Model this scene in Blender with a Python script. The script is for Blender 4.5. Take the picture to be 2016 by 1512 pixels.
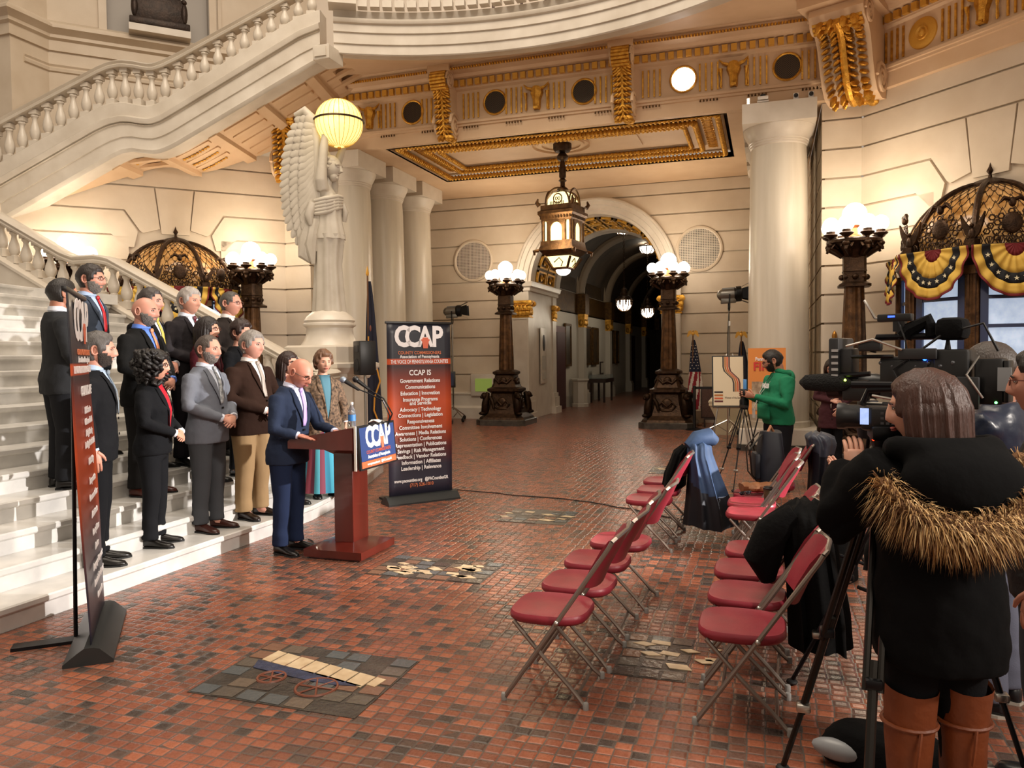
import bpy, bmesh, math, random
from math import sin, cos, pi, radians, atan2, sqrt, exp, floor, hypot
from mathutils import Vector, Matrix, Euler, noise
random.seed(7)
for o in list(bpy.data.objects): bpy.data.objects.remove(o)
sc = bpy.context.scene
COL = sc.collection
# ---------------------------------------------------------------- camera
FPX, CAMH, PSI, PITCH, ROLL = 1510.0, 1.75, radians(18.5), math.atan(55/1510), 0.0105
fw = Vector((-sin(PSI)*cos(PITCH), cos(PSI)*cos(PITCH), -sin(PITCH)))
rt = Vector((cos(PSI), sin(PSI), 0)); up = rt.cross(fw)
rt2 = rt*cos(ROLL)-up*sin(ROLL); up2 = up*cos(ROLL)+rt*sin(ROLL)
cd = bpy.data.cameras.new('camera'); cam = bpy.data.objects.new('camera', cd); COL.objects.link(cam)
cd.sensor_width = 36; cd.lens = FPX/2016*36; cd.clip_start = .05; cd.clip_end = 200
cam.matrix_world = Matrix(((rt2.x, up2.x, -fw.x, 0), (rt2.y, up2.y, -fw.y, 0), (rt2.z, up2.z, -fw.z, CAMH), (0, 0, 0, 1)))
sc.camera = cam
# ---------------------------------------------------------------- world and exposure
w = bpy.data.worlds.new('world'); sc.world = w; w.use_nodes = True
bg = w.node_tree.nodes['Background']; bg.inputs[0].default_value = (1.0, .83, .66, 1); bg.inputs[1].default_value = .42
sc.view_settings.view_transform = 'Standard'; sc.view_settings.look = 'None'
sc.view_settings.exposure = 0.0; sc.view_settings.gamma = 1; sc.view_settings.use_curve_mapping = False
try:
    sc.cycles.max_bounces = 6; sc.cycles.diffuse_bounces = 3; sc.cycles.glossy_bounces = 3; sc.cycles.transmission_bounces = 4
    sc.cycles.sample_clamp_indirect = 4; sc.cycles.use_denoising = True; sc.cycles.caustics_reflective = False; sc.cycles.caustics_refractive = False
except Exception: pass
# ---------------------------------------------------------------- lights
def lamp(name, kind, loc, energy, col=(1, 1, 1), target=None, size=.2, spot=None, blend=.3, sy=None):
    l = bpy.data.lights.new(name, kind); l.energy = energy; l.color = col
    o = bpy.data.objects.new(name, l); COL.objects.link(o); o.location = loc
    if kind == 'AREA':
        l.size = size
        if sy: l.shape = 'RECTANGLE'; l.size_y = sy
    elif kind != 'SUN': l.shadow_soft_size = size
    if kind == 'SPOT': l.spot_size = radians(spot); l.spot_blend = blend
    if target: o.rotation_euler = (Vector(target)-Vector(loc)).to_track_quat('-Z', 'Y').to_euler()
    return o
WARM = (1, .80, .58)
lamp('dome_light', 'AREA', (-4.2, 5.5, 15), 2000, (1, .86, .70), (-4.2, 6, 0), 9)
lamp('television_light', 'SPOT', (6.4, 7.4, 2.7), 7500, (1, .94, .90), (-5, 6.0, .75), .08, 23, .18)
lamp('television_light_low', 'SPOT', (6.6, 2.2, 4.6), 2300, (1, .90, .80), (-4.5, 6.0, 1.4), .3, 50, .4)
lamp('press_side_light', 'AREA', (3.5, -2.5, 6.0), 260, (1, .86, .72), (-2, 5, 1), 3)
# ---------------------------------------------------------------- materials
def hx(s):
    s = s.lstrip('#'); r = []
    for i in (0, 2, 4):
        c = int(s[i:i+2], 16)/255; r.append(c/12.92 if c < .04045 else ((c+.055)/1.055)**2.4)
    return (r[0], r[1], r[2], 1)
MATS = {}
def mat(name, col, rough=.5, metal=0, bump=0, bs=40, var=0, vs=6, emis=0, ecol=None, trans=0, coat=0, col2=None, spec=None, alpha=None, stretch=None):
    if name in MATS: return MATS[name]
    m = bpy.data.materials.new(name); m.use_nodes = True; nt = m.node_tree; N = nt.nodes; L = nt.links
    b = N['Principled BSDF']
    c = hx(col) if isinstance(col, str) else col
    b.inputs['Base Color'].default_value = c; b.inputs['Roughness'].default_value = rough; b.inputs['Metallic'].default_value = metal
    if spec is not None: b.inputs['Specular IOR Level'].default_value = spec
    if trans: b.inputs['Transmission Weight'].default_value = trans
    if coat: b.inputs['Coat Weight'].default_value = coat
    if alpha is not None: b.inputs['Alpha'].default_value = alpha
    if emis:
        b.inputs['Emission Color'].default_value = hx(ecol) if ecol else c; b.inputs['Emission Strength'].default_value = emis
    if var or bump:
        tc = N.new('ShaderNodeTexCoord'); mp = N.new('ShaderNodeMapping'); L.new(tc.outputs['Object'], mp.inputs[0])
        if stretch: mp.inputs['Scale'].default_value = stretch
    if var:
        nz = N.new('ShaderNodeTexNoise'); nz.inputs['Scale'].default_value = vs; nz.inputs['Detail'].default_value = 5
        L.new(mp.outputs[0], nz.inputs['Vector'])
        rp = N.new('ShaderNodeValToRGB'); rp.color_ramp.elements[0].position = .3; rp.color_ramp.elements[1].position = .7
        c2 = hx(col2) if col2 else tuple(x*(1-var) for x in c[:3])+(1,)
        rp.color_ramp.elements[0].color = c2; rp.color_ramp.elements[1].color = c
        L.new(nz.outputs['Fac'], rp.inputs[0]); L.new(rp.outputs[0], b.inputs['Base Color'])
    if bump:
        n2 = N.new('ShaderNodeTexNoise'); n2.inputs['Scale'].default_value = bs; n2.inputs['Detail'].default_value = 3
        L.new(mp.outputs[0], n2.inputs['Vector'])
        bp = N.new('ShaderNodeBump'); bp.inputs['Strength'].default_value = bump; bp.inputs['Distance'].default_value = .02
        L.new(n2.outputs['Fac'], bp.inputs['Height']); L.new(bp.outputs[0], b.inputs['Normal'])
    MATS[name] = m; return m
MARBLE = mat('white_marble', '#d9d0c2', .35, bump=.02, bs=8, var=1, vs=2.2, col2='#c6bbab')
STONE = mat('limestone_wall', '#d8c9b4', .5, bump=.05, bs=30, var=1, vs=1.6, col2='#cbbaa3')
COLM = mat('veined_column_marble', '#d6cdbd', .3, var=1, vs=3, col2='#c0b6a4', stretch=(1.6, 1.6, .12))
STEPM = mat('step_marble', '#dcd9d3', .28, var=1, vs=3.5, col2='#b9b7b3')
STATM = mat('statue_marble', '#c6bdae', .5, bump=.05, bs=25, var=1, vs=4, col2='#b5ab9b')
CREAM = mat('cream_plaster', '#dcbd9a', .6, bump=.03, bs=40, var=1, vs=2, col2='#d2b18c')
GOLD = mat('gold_leaf', '#efb84e', .36, .8, bump=.5, bs=60, var=1, vs=12, col2='#b9822e')
GOLDP = mat('gold_paint', '#dba544', .42, .4, bump=.2, bs=60)
BRONZE = mat('dark_bronze', '#4a3524', .42, .75, bump=.35, bs=45, var=1, vs=14, col2='#2b1d13')
BRONZEL = mat('brown_bronze', '#6b4b2e', .4, .7, bump=.25, bs=40, var=1, vs=9, col2='#3f2a18')
BLACKMAR = mat('black_marble', '#2b2825', .2, var=1, vs=7, col2='#4b463f')
BLACK = mat('black_plastic', '#131314', .4)
BLACKM = mat('black_metal', '#17171a', .35, .6)
RUBBER = mat('black_rubber', '#0d0d0d', .7)
STEEL = mat('brushed_steel', '#b9b4ac', .28, 1)
CHROME = mat('chrome', '#d5d5d5', .12, 1)
WHITE = mat('white_paint', '#e8e4dc', .5)
GLOBE = mat('lit_globe_glass', '#ffffff', .2, emis=9, ecol='#fff1dc')
SKIN = {}
# ---------------------------------------------------------------- mesh builder
FLIPY = False
class M:
    def __init__(s): s.v = []; s.f = []; s.m = []; s.k = 0
    def mat(s, k): s.k = k; return s
    def add(s, vs, fs, X=None):
        b = len(s.v)
        for p in vs:
            p = Vector(p)
            if X is not None: p = X @ p
            s.v.append(p)
        for f in fs: s.f.append([b+i for i in f]); s.m.append(s.k)
        return s
    def box(s, c, d, X=None, bev=0):
        x, y, z = (q/2 for q in d); c = Vector(c)
        if bev <= 0:
            vs = [c+Vector((a*x, b*y, e*z)) for a in (-1, 1) for b in (-1, 1) for e in (-1, 1)]
            return s.add(vs, [(0, 1, 3, 2), (4, 6, 7, 5), (0, 4, 5, 1), (2, 3, 7, 6), (0, 2, 6, 4), (1, 5, 7, 3)], X)
        bm = bmesh.new(); bmesh.ops.create_cube(bm, size=1)
        for v in bm.verts: v.co = c+Vector((v.co.x*d[0], v.co.y*d[1], v.co.z*d[2]))
        bmesh.ops.bevel(bm, geom=list(bm.edges), offset=min(bev, .49*min(d)), segments=2, profile=.5, affect='EDGES')
        bm.verts.index_update()
        s.add([v.co.copy() for v in bm.verts], [[v.index for v in f.verts] for f in bm.faces], X); bm.free(); return s
    def loft(s, rings, cap=True, closed=True, X=None):
        n = len(rings[0]); vs = [p for r in rings for p in r]; fs = []
        for i in range(len(rings)-1):
            for j in range(n if closed else n-1):
                a = i*n+j; b = i*n+(j+1) % n; fs.append((a, b, b+n, a+n))
        if cap and closed: fs.append(tuple(range(n-1, -1, -1))); fs.append(tuple((len(rings)-1)*n+j for j in range(n)))
        return s.add(vs, fs, X)
    def tube(s, pts, r, n=8, cap=True, closed=False, X=None, flat=1.0):
        pts = [Vector(p) for p in pts]; N = len(pts); rings = []; u = None
        for i, p in enumerate(pts):
            if closed: t = pts[(i+1) % N]-pts[i-1]
            else: t = pts[min(i+1, N-1)]-pts[max(i-1, 0)]
            t = t.normalized() if t.length > 1e-9 else Vector((0, 0, 1))
            if u is None:
                u = Vector((0, 0, 1)).cross(t)
                if u.length < .1: u = Vector((1, 0, 0)).cross(t)
            u = (u-t*u.dot(t)).normalized(); w_ = t.cross(u)
            rr = r[i] if isinstance(r, (list, tuple)) else r
            rings.append([p+(u*cos(2*pi*j/n)+w_*sin(2*pi*j/n)*flat)*rr for j in range(n)])
        if closed: rings.append(rings[0])
        return s.loft(rings, cap and not closed, True, X)
    def lathe(s, prof, n=20, c=(0, 0, 0), X=None, cap=True, sx=1, sy=1, a0=0, a1=None):
        c = Vector(c); full = a1 is None; a1 = a0+2*pi if full else a1
        k = n if full else n+1
        rings = [[c+Vector((r*cos(a0+(a1-a0)*j/n)*sx, r*sin(a0+(a1-a0)*j/n)*sy, z)) for j in range(k)] for r, z in prof]
        return s.loft(rings, cap and full, full, X)
    def ell(s, c, r, n=12, m=8, X=None):
        if not isinstance(r, (tuple, list)): r = (r, r, r)
        c = Vector(c); vs = [c+Vector((0, 0, -r[2]))]; fs = []
        for i in range(1, m):
            t = -pi/2+pi*i/m
            for j in range(n): vs.append(c+Vector((r[0]*cos(t)*cos(2*pi*j/n), r[1]*cos(t)*sin(2*pi*j/n), r[2]*sin(t))))
        vs.append(c+Vector((0, 0, r[2])))
        for j in range(n): fs.append((0, 1+(j+1) % n, 1+j))
        for i in range(m-2):
            for j in range(n): a = 1+i*n+j; b = 1+i*n+(j+1) % n; fs.append((a, b, b+n, a+n))
        e = len(vs)-1; q = 1+(m-2)*n
        for j in range(n): fs.append((q+j, q+(j+1) % n, e))
        return s.add(vs, fs, X)
    def prism(s, poly, h, X=None):          # polygon in xy, extruded 0..h along z
        n = len(poly); A = sum(poly[i][0]*poly[(i+1) % n][1]-poly[(i+1) % n][0]*poly[i][1] for i in range(n))
        if A < 0: poly = poly[::-1]
        vs = [(p[0], p[1], 0) for p in poly]+[(p[0], p[1], h) for p in poly]
        return s.add(vs, [tuple(range(n-1, -1, -1)), tuple(range(n, 2*n))]+[(i, (i+1) % n, n+(i+1) % n, n+i) for i in range(n)], X)
    def sweep(s, prof, path, closed=False, X=None, side=1, cprof=True):   # profile (out, up) along a path; out = right of travel * side
        P = [Vector(p) for p in path]; N = len(P); rings = []
        for i, p in enumerate(P):
            if closed: a = P[i]-P[i-1]; b = P[(i+1) % N]-P[i]
            else: a = P[i]-P[max(i-1, 0)] if i else P[1]-P[0]; b = P[i+1]-P[i] if i < N-1 else a
            a = Vector((a.x, a.y, 0)).normalized(); b = Vector((b.x, b.y, 0)).normalized()
            na = Vector((a.y, -a.x, 0)); nb = Vector((b.y, -b.x, 0)); nn = na+nb
            nn = nn/max(.2, nn.length_squared)*2 if nn.length > 1e-6 else na
            rings.append([p+nn*(o*side)+Vector((0, 0, z)) for o, z in prof])
        if closed: rings.append(rings[0])
        return s.loft(rings, cprof and not closed, cprof, X)
    def build(s, name, mats, parent=None, smooth=35, loc=None, rot=None, kind=None):
        if FLIPY: s.v = [Vector((p.x, -p.y, p.z)) for p in s.v]
        me = bpy.data.meshes.new(name); me.from_pydata([tuple(p) for p in s.v], [], s.f); me.validate(clean_customdata=False)
        if not isinstance(mats, (list, tuple)): mats = [mats]
        for q in mats: me.materials.append(q)
        if len(me.polygons) == len(s.m): me.polygons.foreach_set('material_index', s.m)
        bm = bmesh.new(); bm.from_mesh(me); bmesh.ops.recalc_face_normals(bm, faces=bm.faces); bm.to_mesh(me); bm.free()
        if smooth:
            me.polygons.foreach_set('use_smooth', [True]*len(me.polygons)); me.set_sharp_from_angle(angle=radians(smooth))
        o = bpy.data.objects.new(name, me); COL.objects.link(o)
        if parent is not None: o.parent = parent
        if loc is not None: o.location = loc
        if rot is not None: o.rotation_euler = rot
        if kind: o['kind'] = kind
        return o
def tag(o, label, cat, group=None):
    o['label'] = label; o['category'] = cat
    if group: o['group'] = group
    return o
def thing(name, label, cat, loc=(0, 0, 0), rz=0, group=None):
    o = bpy.data.objects.new(name, None); COL.objects.link(o); o.empty_display_size = .1
    o.location = loc; o.rotation_euler = (0, 0, rz); return tag(o, label, cat, group)
def dup(root, loc, rz, label, group=None):
    r = root.copy(); COL.objects.link(r); r.location = loc; r.rotation_euler = (0, 0, rz); r['label'] = label
    if group: r['group'] = group
    for ch in list(root.children):
        c = ch.copy(); COL.objects.link(c); c.parent = r
        for g in list(ch.children):
            d = g.copy(); COL.objects.link(d); d.parent = c
    return r
def struct(o): o['kind'] = 'structure'; return o
def T(x=0, y=0, z=0): return Matrix.Translation((x, y, z))
def R(a, ax='Z'): return Matrix.Rotation(a, 4, ax)
def S(x, y, z): return Matrix.Diagonal((x, y, z, 1))
def frame(o, x, y, z):                        # matrix from an origin and three axes
    return Matrix(((x[0], y[0], z[0], o[0]), (x[1], y[1], z[1], o[1]), (x[2], y[2], z[2], o[2]), (0, 0, 0, 1)))
def arc(c, r, a0, a1, n): return [(c[0]+r*cos(a0+(a1-a0)*i/n), c[1]+r*sin(a0+(a1-a0)*i/n)) for i in range(n+1)]
def lerp(a, b, t): return a+(b-a)*t
def pl(pts, s):                               # piecewise linear lookup
    for i in range(len(pts)-1):
        if s <= pts[i+1][0] or i == len(pts)-2:
            a, b = pts[i], pts[i+1]; return a[1]+(b[1]-a[1])*(s-a[0])/(b[0]-a[0])
def text(body, size, m, parent, X, name='lettering', bold=0, ext=.0015, align='CENTER', sx=1, space=1):
    cu = bpy.data.curves.new('t', 'FONT'); cu.body = body; cu.size = size; cu.align_x = align; cu.align_y = 'CENTER'; cu.extrude = ext; cu.offset = bold; cu.space_character = space
    cu.resolution_u = 3
    o = bpy.data.objects.new('t', cu); COL.objects.link(o)
    me = bpy.data.meshes.new_from_object(o.evaluated_get(bpy.context.evaluated_depsgraph_get()))
    bpy.data.objects.remove(o); bpy.data.curves.remove(cu)
    me.transform(X @ S(sx, 1, 1)); me.materials.clear(); me.materials.append(m)
    q = bpy.data.objects.new(name, me); COL.objects.link(q); q.parent = parent; return q
def textm(lines, m, parent, name):             # several text runs joined in one mesh; lines = [(body, size, X, bold, sx)]
    b = M()
    for body, size, X, bold, sx in lines:
        o = text(body, size, m, None, X, 'x', bold, sx=sx); me = o.data
        b.add([v.co.copy() for v in me.vertices], [list(p.vertices) for p in me.polygons]); bpy.data.objects.remove(o); bpy.data.meshes.remove(me)
    return b.build(name, m, parent, smooth=0)
# ================================================================ the setting
XC = -4.4                                   # axis of the hall
YN, YB = 14.9, 20.2                         # front of the north bay, back wall with the arch
JZ = [0.0, .40, .73, 1.245, 1.76, 2.275, 2.79, 3.305, 3.82, 4.335, 4.85, 5.365, 5.88, 6.2]
G = .018
# ---- floor: handmade tiles, each with its own tone and a pillowed edge
def floor_mat():
    m = bpy.data.materials.new('terracotta_tile_floor'); m.use_nodes = True; nt = m.node_tree; N = nt.nodes; L = nt.links
    b = N['Principled BSDF']
    def nd(t, **k):
        n = N.new(t)
        for a, v in k.items(): setattr(n, a, v)
        return n
    def mth(op, a, c=None):
        n = nd('ShaderNodeMath', operation=op)
        for i, q in enumerate((a, c)):
            if q is None: continue
            if isinstance(q, (int, float)): n.inputs[i].default_value = q
            else: L.new(q, n.inputs[i])
        return n.outputs[0]
    tc = nd('ShaderNodeTexCoord'); nz = nd('ShaderNodeTexNoise'); nz.inputs['Scale'].default_value = 5; L.new(tc.outputs['Object'], nz.inputs['Vector'])
    ad = nd('ShaderNodeVectorMath', operation='MULTIPLY_ADD'); ad.inputs[1].default_value = (.014, .014, 0); L.new(nz.outputs['Color'], ad.inputs[0]); L.new(tc.outputs['Object'], ad.inputs[2])
    sp = nd('ShaderNodeSeparateXYZ'); L.new(ad.outputs[0], sp.inputs[0])
    v = mth('DIVIDE', sp.outputs[1], .0665); row = mth('FLOOR', v)
    wn = nd('ShaderNodeTexWhiteNoise', noise_dimensions='1D'); L.new(row, wn.inputs['W'])
    u = mth('ADD', mth('DIVIDE', sp.outputs[0], .079), mth('MULTIPLY', wn.outputs['Value'], .16)); colm = mth('FLOOR', u)
    fu = mth('FRACT', u); fv = mth('FRACT', v)
    eu = mth('MINIMUM', fu, mth('SUBTRACT', 1, fu)); ev = mth('MINIMUM', fv, mth('SUBTRACT', 1, fv)); e = mth('MINIMUM', eu, mth('MULTIPLY', ev, .9))
    pil = nd('ShaderNodeMapRange', interpolation_type='SMOOTHSTEP'); pil.inputs['From Min'].default_value = .015; pil.inputs['From Max'].default_value = .2; L.new(e, pil.inputs[0])
    grout = nd('ShaderNodeMapRange'); grout.inputs['From Min'].default_value = .025; grout.inputs['From Max'].default_value = .06; L.new(e, grout.inputs[0])
    cv = nd('ShaderNodeCombineXYZ'); L.new(colm, cv.inputs[0]); L.new(row, cv.inputs[1])
    w2 = nd('ShaderNodeTexWhiteNoise', noise_dimensions='2D'); L.new(cv.outputs[0], w2.inputs['Vector'])
    big = nd('ShaderNodeTexNoise'); big.inputs['Scale'].default_value = .35; L.new(tc.outputs['Object'], big.inputs['Vector'])
    rv = mth('ADD', w2.outputs['Value'], mth('MULTIPLY', mth('SUBTRACT', big.outputs['Fac'], .5), .5))
    rp = nd('ShaderNodeValToRGB'); cr = rp.color_ramp; cr.interpolation = 'CONSTANT'
    cols = [(0, '#463c37'), (.07, '#57463e'), (.14, '#704a3b'), (.3, '#86503c'), (.5, '#915640'), (.68, '#7f4c3a'), (.84, '#9b5d44'), (.95, '#5f463c')]
    cr.elements[0].position = 0; cr.elements[0].color = hx(cols[0][1]); cr.elements[1].position = cols[1][0]; cr.elements[1].color = hx(cols[1][1])
    for p, c in cols[2:]: q = cr.elements.new(p); q.color = hx(c)
    L.new(rv, rp.inputs[0])
    fine = nd('ShaderNodeTexNoise'); fine.inputs['Scale'].default_value = 60; fine.inputs['Detail'].default_value = 4; L.new(tc.outputs['Object'], fine.inputs['Vector'])
    hs = nd('ShaderNodeHueSaturation'); L.new(rp.outputs[0], hs.inputs['Color']); L.new(mth('ADD', mth('MULTIPLY', fine.outputs['Fac'], .5), .72), hs.inputs['Value'])
    mx = nd('ShaderNodeMixRGB'); mx.inputs[1].default_value = hx('#57504a'); L.new(grout.outputs[0], mx.inputs[0]); L.new(hs.outputs[0], mx.inputs[2])
    L.new(mx.outputs[0], b.inputs['Base Color'])
    L.new(mth('ADD', mth('MULTIPLY', fine.outputs['Fac'], .22), .17), b.inputs['Roughness'])
    tilt = mth('MULTIPLY', mth('SUBTRACT', w2.outputs['Value'], .5), .0)
    bp = nd('ShaderNodeBump'); bp.inputs['Strength'].default_value = .55; bp.inputs['Distance'].default_value = .006
    L.new(mth('ADD', pil.outputs[0], mth('MULTIPLY', nz.outputs['Fac'], .9)), bp.inputs['Height']); L.new(bp.outputs[0], b.inputs['Normal'])
    return m
FLOORM = floor_mat()
fl = M().box((-4, 20, -.05), (44, 76, .1)).build('floor', FLOORM, smooth=0); struct(fl)
# ---- stone walls as courses of blocks with recessed joints; a wall frame maps (s, z, depth) to the world
def wallX(o, d):                              # s along d, local y up, local z out of the wall towards the room
    d = Vector((d[0], d[1], 0)).normalized(); u = Vector((0, 0, 1)); n = d.cross(u)
    return frame((o[0], o[1], 0), d, u, n)
def course_wall(m, X, s0, s1, zs=JZ, thick=.25, left=None, right=None, base=True):
    for i in range(len(zs)-1):
        a, b = zs[i]+G, zs[i+1]-G
        n = 8 if (left or right) else 1
        l = [((left(lerp(a, b, k/n)) if left else s0), lerp(a, b, k/n)) for k in range(n, -1, -1)]
        r = [((right(lerp(a, b, k/n)) if right else s1), lerp(a, b, k/n)) for k in range(n+1)]
        m.prism(l+r, .05, X @ T(0, 0, -.05))
# back wall with the arch opening
AR, AS = 2.2, 3.72                           # outer radius and springing of the arch
Xb = wallX((XC, YB), (1, 0))
fl_ = lambda z: -2.2 if z <= 3.95 else -sqrt(max(.0, (AR+.0)**2-(min(z, AS+AR)-AS)**2))
m = M()
course_wall(m, Xb, -5.95, 0, right=lambda z: fl_(z)-.01 if z < AS+AR-.02 else 0)
course_wall(m, Xb, 0, 5.3, left=lambda z: -fl_(z)+.01 if z < AS+AR-.02 else 0)
n = 40
pl2 = [(XC-6, 0)]+[(XC-2.2, 0), (XC-2.2, AS)]+[(XC+AR*cos(a), AS+AR*sin(a)) for a in [pi-pi*k/n for k in range(n+1)]]+[(XC+2.2, 0), (XC+6, 0), (XC+6, 6.3), (XC-6, 6.3)]
m.prism([(p[0]-XC, p[1]) for p in pl2], .22, Xb @ T(0, 0, -.275))
struct(m.build('wall_back', STONE, smooth=0))
m = M()                                       # baseboard and dado lines of the back wall
for s0, s1 in ((-5.9, -2.25), (2.25, 5.3)):
    m.sweep([(0, 0), (.14, 0), (.14, .3), (.1, .34), (.06, .36), (.06, .66), (.09, .68), (.09, .72), (0, .75)], [(XC+s0, YB, 0), (XC+s1, YB, 0)])
struct(m.build('baseboard_back', MARBLE))
# arch ring
m = M()
prof = [(0, 0), (0, .16), (.03, .19), (.08, .19), (.09, .15), (.2, .15), (.21, .11), (.34, .11), (.36, .06), (.43, .06), (.43, -2.3), (0, -2.3)]
rings = []
for k in range(61):
    a = pi*k/60; rings.append([Vector((XC-(AR-p)*cos(a), YB-q, AS+(AR-p)*sin(a))) for p, q in prof[:10]])
m.loft(rings, False, False)
struct(m.build('trim_1', MARBLE, smooth=50))
# gold coffered intrados of the arch and inner white ring
m = M(); ri = AR-.43
rings = [[Vector((XC-ri*cos(a), y, AS+ri*sin(a))) for y in (YB-.06, YB+.35, YB+.36)] for a in [pi*k/48 for k in range(49)]]
m.loft(rings, False, False)
r2 = ri-.02
m.mat(0)
rings = [[Vector((XC-(ri-d)*cos(a), y, AS+(ri-d)*sin(a))) for y, d in ((YB+2.2, 0), (YB+2.2, .1), (YB+2.65, .1), (YB+2.65, 0))] for a in [pi*k/48 for k in range(49)]]
m.loft(rings, False, False)
m.mat(1)
rings = [[Vector((XC-ri*cos(a), y, AS+ri*sin(a))) for y in (YB+.36, YB+2.2)] for a in [pi*k/48 for k in range(49)]]
m.loft(rings, False, False)
m.mat(2)
for j in range(12):
    a0 = pi*(j+.08)/12; a1 = pi*(j+.92)/12
    for y0, y1 in ((.42, 1.22), (1.32, 2.14)):
        for q in (0, 1):
            ins = .05+.0*q
        for (b0, b1, c0, c1) in ((a0, a0+.03, y0, y1), (a1-.03, a1, y0, y1)):
            m.loft([[Vector((XC-(ri-d)*cos(a), YB+y, AS+(ri-d)*sin(a))) for y, d in ((c0, 0), (c0, .06), (c1, .06), (c1, 0))] for a in (b0, b1)], True, False)
        for c0, c1 in ((y0, y0+.07), (y1-.07, y1)):
            m.loft([[Vector((XC-(ri-d)*cos(a), YB+y, AS+(ri-d)*sin(a))) for y, d in ((c0, 0), (c0, .06), (c1, .06), (c1, 0))] for a in [lerp(a0, a1, k/4) for k in range(5)]], True, False)
        am = (a0+a1)/2; ym = YB+(y0+y1)/2
        Xr = frame((XC-(ri-.02)*cos(am), ym, AS+(ri-.02)*sin(am)), (sin(am), 0, cos(am)), (0, 1, 0), (cos(am), 0, -sin(am)))
        m.lathe([(.1, 0), (.1, .03), (.05, .05), (.03, .09), (0, .1)], 8, X=Xr)
GDARK = mat('aged_gold_ground', '#6a4a1e', .5, .6, bump=.4, bs=50, var=1, vs=10, col2='#3a2810')
struct(m.build('trim_2', [MARBLE, GDARK, GOLD], smooth=30))
# jambs of the passage with imposts, pilasters and gilded capitals
def pilaster(m, x0, x1, y, face, h, cap_h):
    pass
for sd, nm in ((-1, 'trim_3'), (1, 'trim_4')):
    m = M(); xi = XC+sd*1.79
    m.box((XC+sd*(2.0+.03), YB+1.3, AS/2), (.42, 2.68, AS-.01))
    for yy in (YB-.02, YB+2.45):              # pilasters front and rear
        dep = .34 if yy < YB+1 else .4
        cx_ = XC+sd*2.03; yc = yy-.05 if yy < YB+1 else yy
        m.box((cx_, yc, .25), (.62, dep+.14, .5)); m.box((cx_, yc, .1), (.72, dep+.24, .2)); m.box((cx_, yc, .56), (.56, dep+.08, .12))
        m.box((cx_, yc, 1.7), (.48, dep, 2.2)); m.box((cx_, yc, 3.45), (.5, dep, .6))
        for q in (-1, 1): m.box((cx_+q*.2, yc, 1.75), (.03, dep+.03, 2.0))
        m.box((cx_, yc, 2.76), (.43, dep+.03, .03)); m.box((cx_, yc, .76), (.43, dep+.03, .03))
    m.sweep([(0, 0), (.06, .02), (.06, .1), (.12, .14), (.14, .22), (.16, .26), (0, .26)],
            [(XC+sd*2.3, YB-.22, AS-.22), (XC+sd*1.79, YB-.22, AS-.22), (XC+sd*1.79, YB+2.7, AS-.22)] if sd < 0 else [(XC+sd*1.79, YB+2.7, AS-.22), (XC+sd*1.79, YB-.22, AS-.22), (XC+sd*2.3, YB-.22, AS-.22)])
    struct(m.build(nm, MARBLE, smooth=30))
def gilded_capital(x, y, wd, dp, label, z=2.8, h=.46):
    t = thing('gilded_capital', label, 'capital', (x, y, z), 0, 'gilded pilaster capitals of the hall arch')
    m = M(); m.loft([[Vector((a*wd*s/2, b*dp*s/2, q*h)) for a, b in ((-1, -1), (1, -1), (1, 1), (-1, 1))] for s, q in ((.95, 0), (.92, .3), (1.05, .75), (1.15, .85))])
    m.box((0, 0, .93*h), (wd*1.22, dp*1.22, h*.14)); m.box((0, 0, 0.01), (wd*1.05, dp*1.05, .03)); m.build('bell', GOLD, t)
    m = M()
    for k in range(5):
        a = (k-2)/2*wd*.42
        for q in (.12, .42):
            m.ell((a+(.04 if q > .3 else 0), -dp*.52, h*(q+.12)), (wd*.13, .03, h*.2), 7, 6); m.ell((a, -dp*.58, h*(q+.3)), (wd*.1, .035, .02), 6, 5)
    for k in (-1, 0, 1):
        m.ell((wd*.52, k*dp*.3, h*.35), (.03, dp*.14, h*.22), 7, 6); m.ell((-wd*.52, k*dp*.3, h*.35), (.03, dp*.14, h*.22), 7, 6)
    m.build('acanthus_leaves', GOLD, t)
    m = M()
    for a in (-1, 1):
        for b in (-1, 1):
            m.lathe([(.03, -.05), (.075, -.04), (.075, .04), (.03, .05)], 10, X=T(a*wd*.55, b*dp*.52, h*.82) @ R(pi/2, 'X'))
    m.build('volutes', GOLD, t)
gilded_capital(XC-2.03, YB-.07, .52, .34, 'gilded leafy capital on the front pilaster left of the arch')
gilded_capital(XC-2.03, YB+2.45, .52, .4, 'gilded leafy capital on the rear pilaster inside the arch on the left')
gilded_capital(XC+2.03, YB-.07, .52, .34, 'gilded leafy capital behind the candelabrum right of the arch')
# plaque on the left jamb
PAPER = mat('pale_paper', '#cfc8ba', .7)
pq = thing('wall_plaque', 'white memorial plaque with dark oval on the left arch jamb', 'plaque', (XC-1.785, YB+1.15, 1.0), 0)
m = M().box((0.012, 0, .75), (.02, .62, 1.6), bev=.006); m.build('panel', MARBLE, pq)
m = M().lathe([(0, 0), (.11, 0), (.11, .015), (0, .02)], 20, X=T(.022, 0, 1.12) @ R(pi/2, 'Y') @ S(2.1, 1, 1)); m.build('oval_medallion', mat('dark_oval', '#2a2420', .3), pq)
m = M().box((.026, 0, .55), (.01, .36, .4)).box((.026, 0, .18), (.01, .36, .2)); m.build('inscription', mat('grey_inscription', '#8f8a80', .7, var=1, vs=60, col2='#c9c2b4'), pq)
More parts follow.
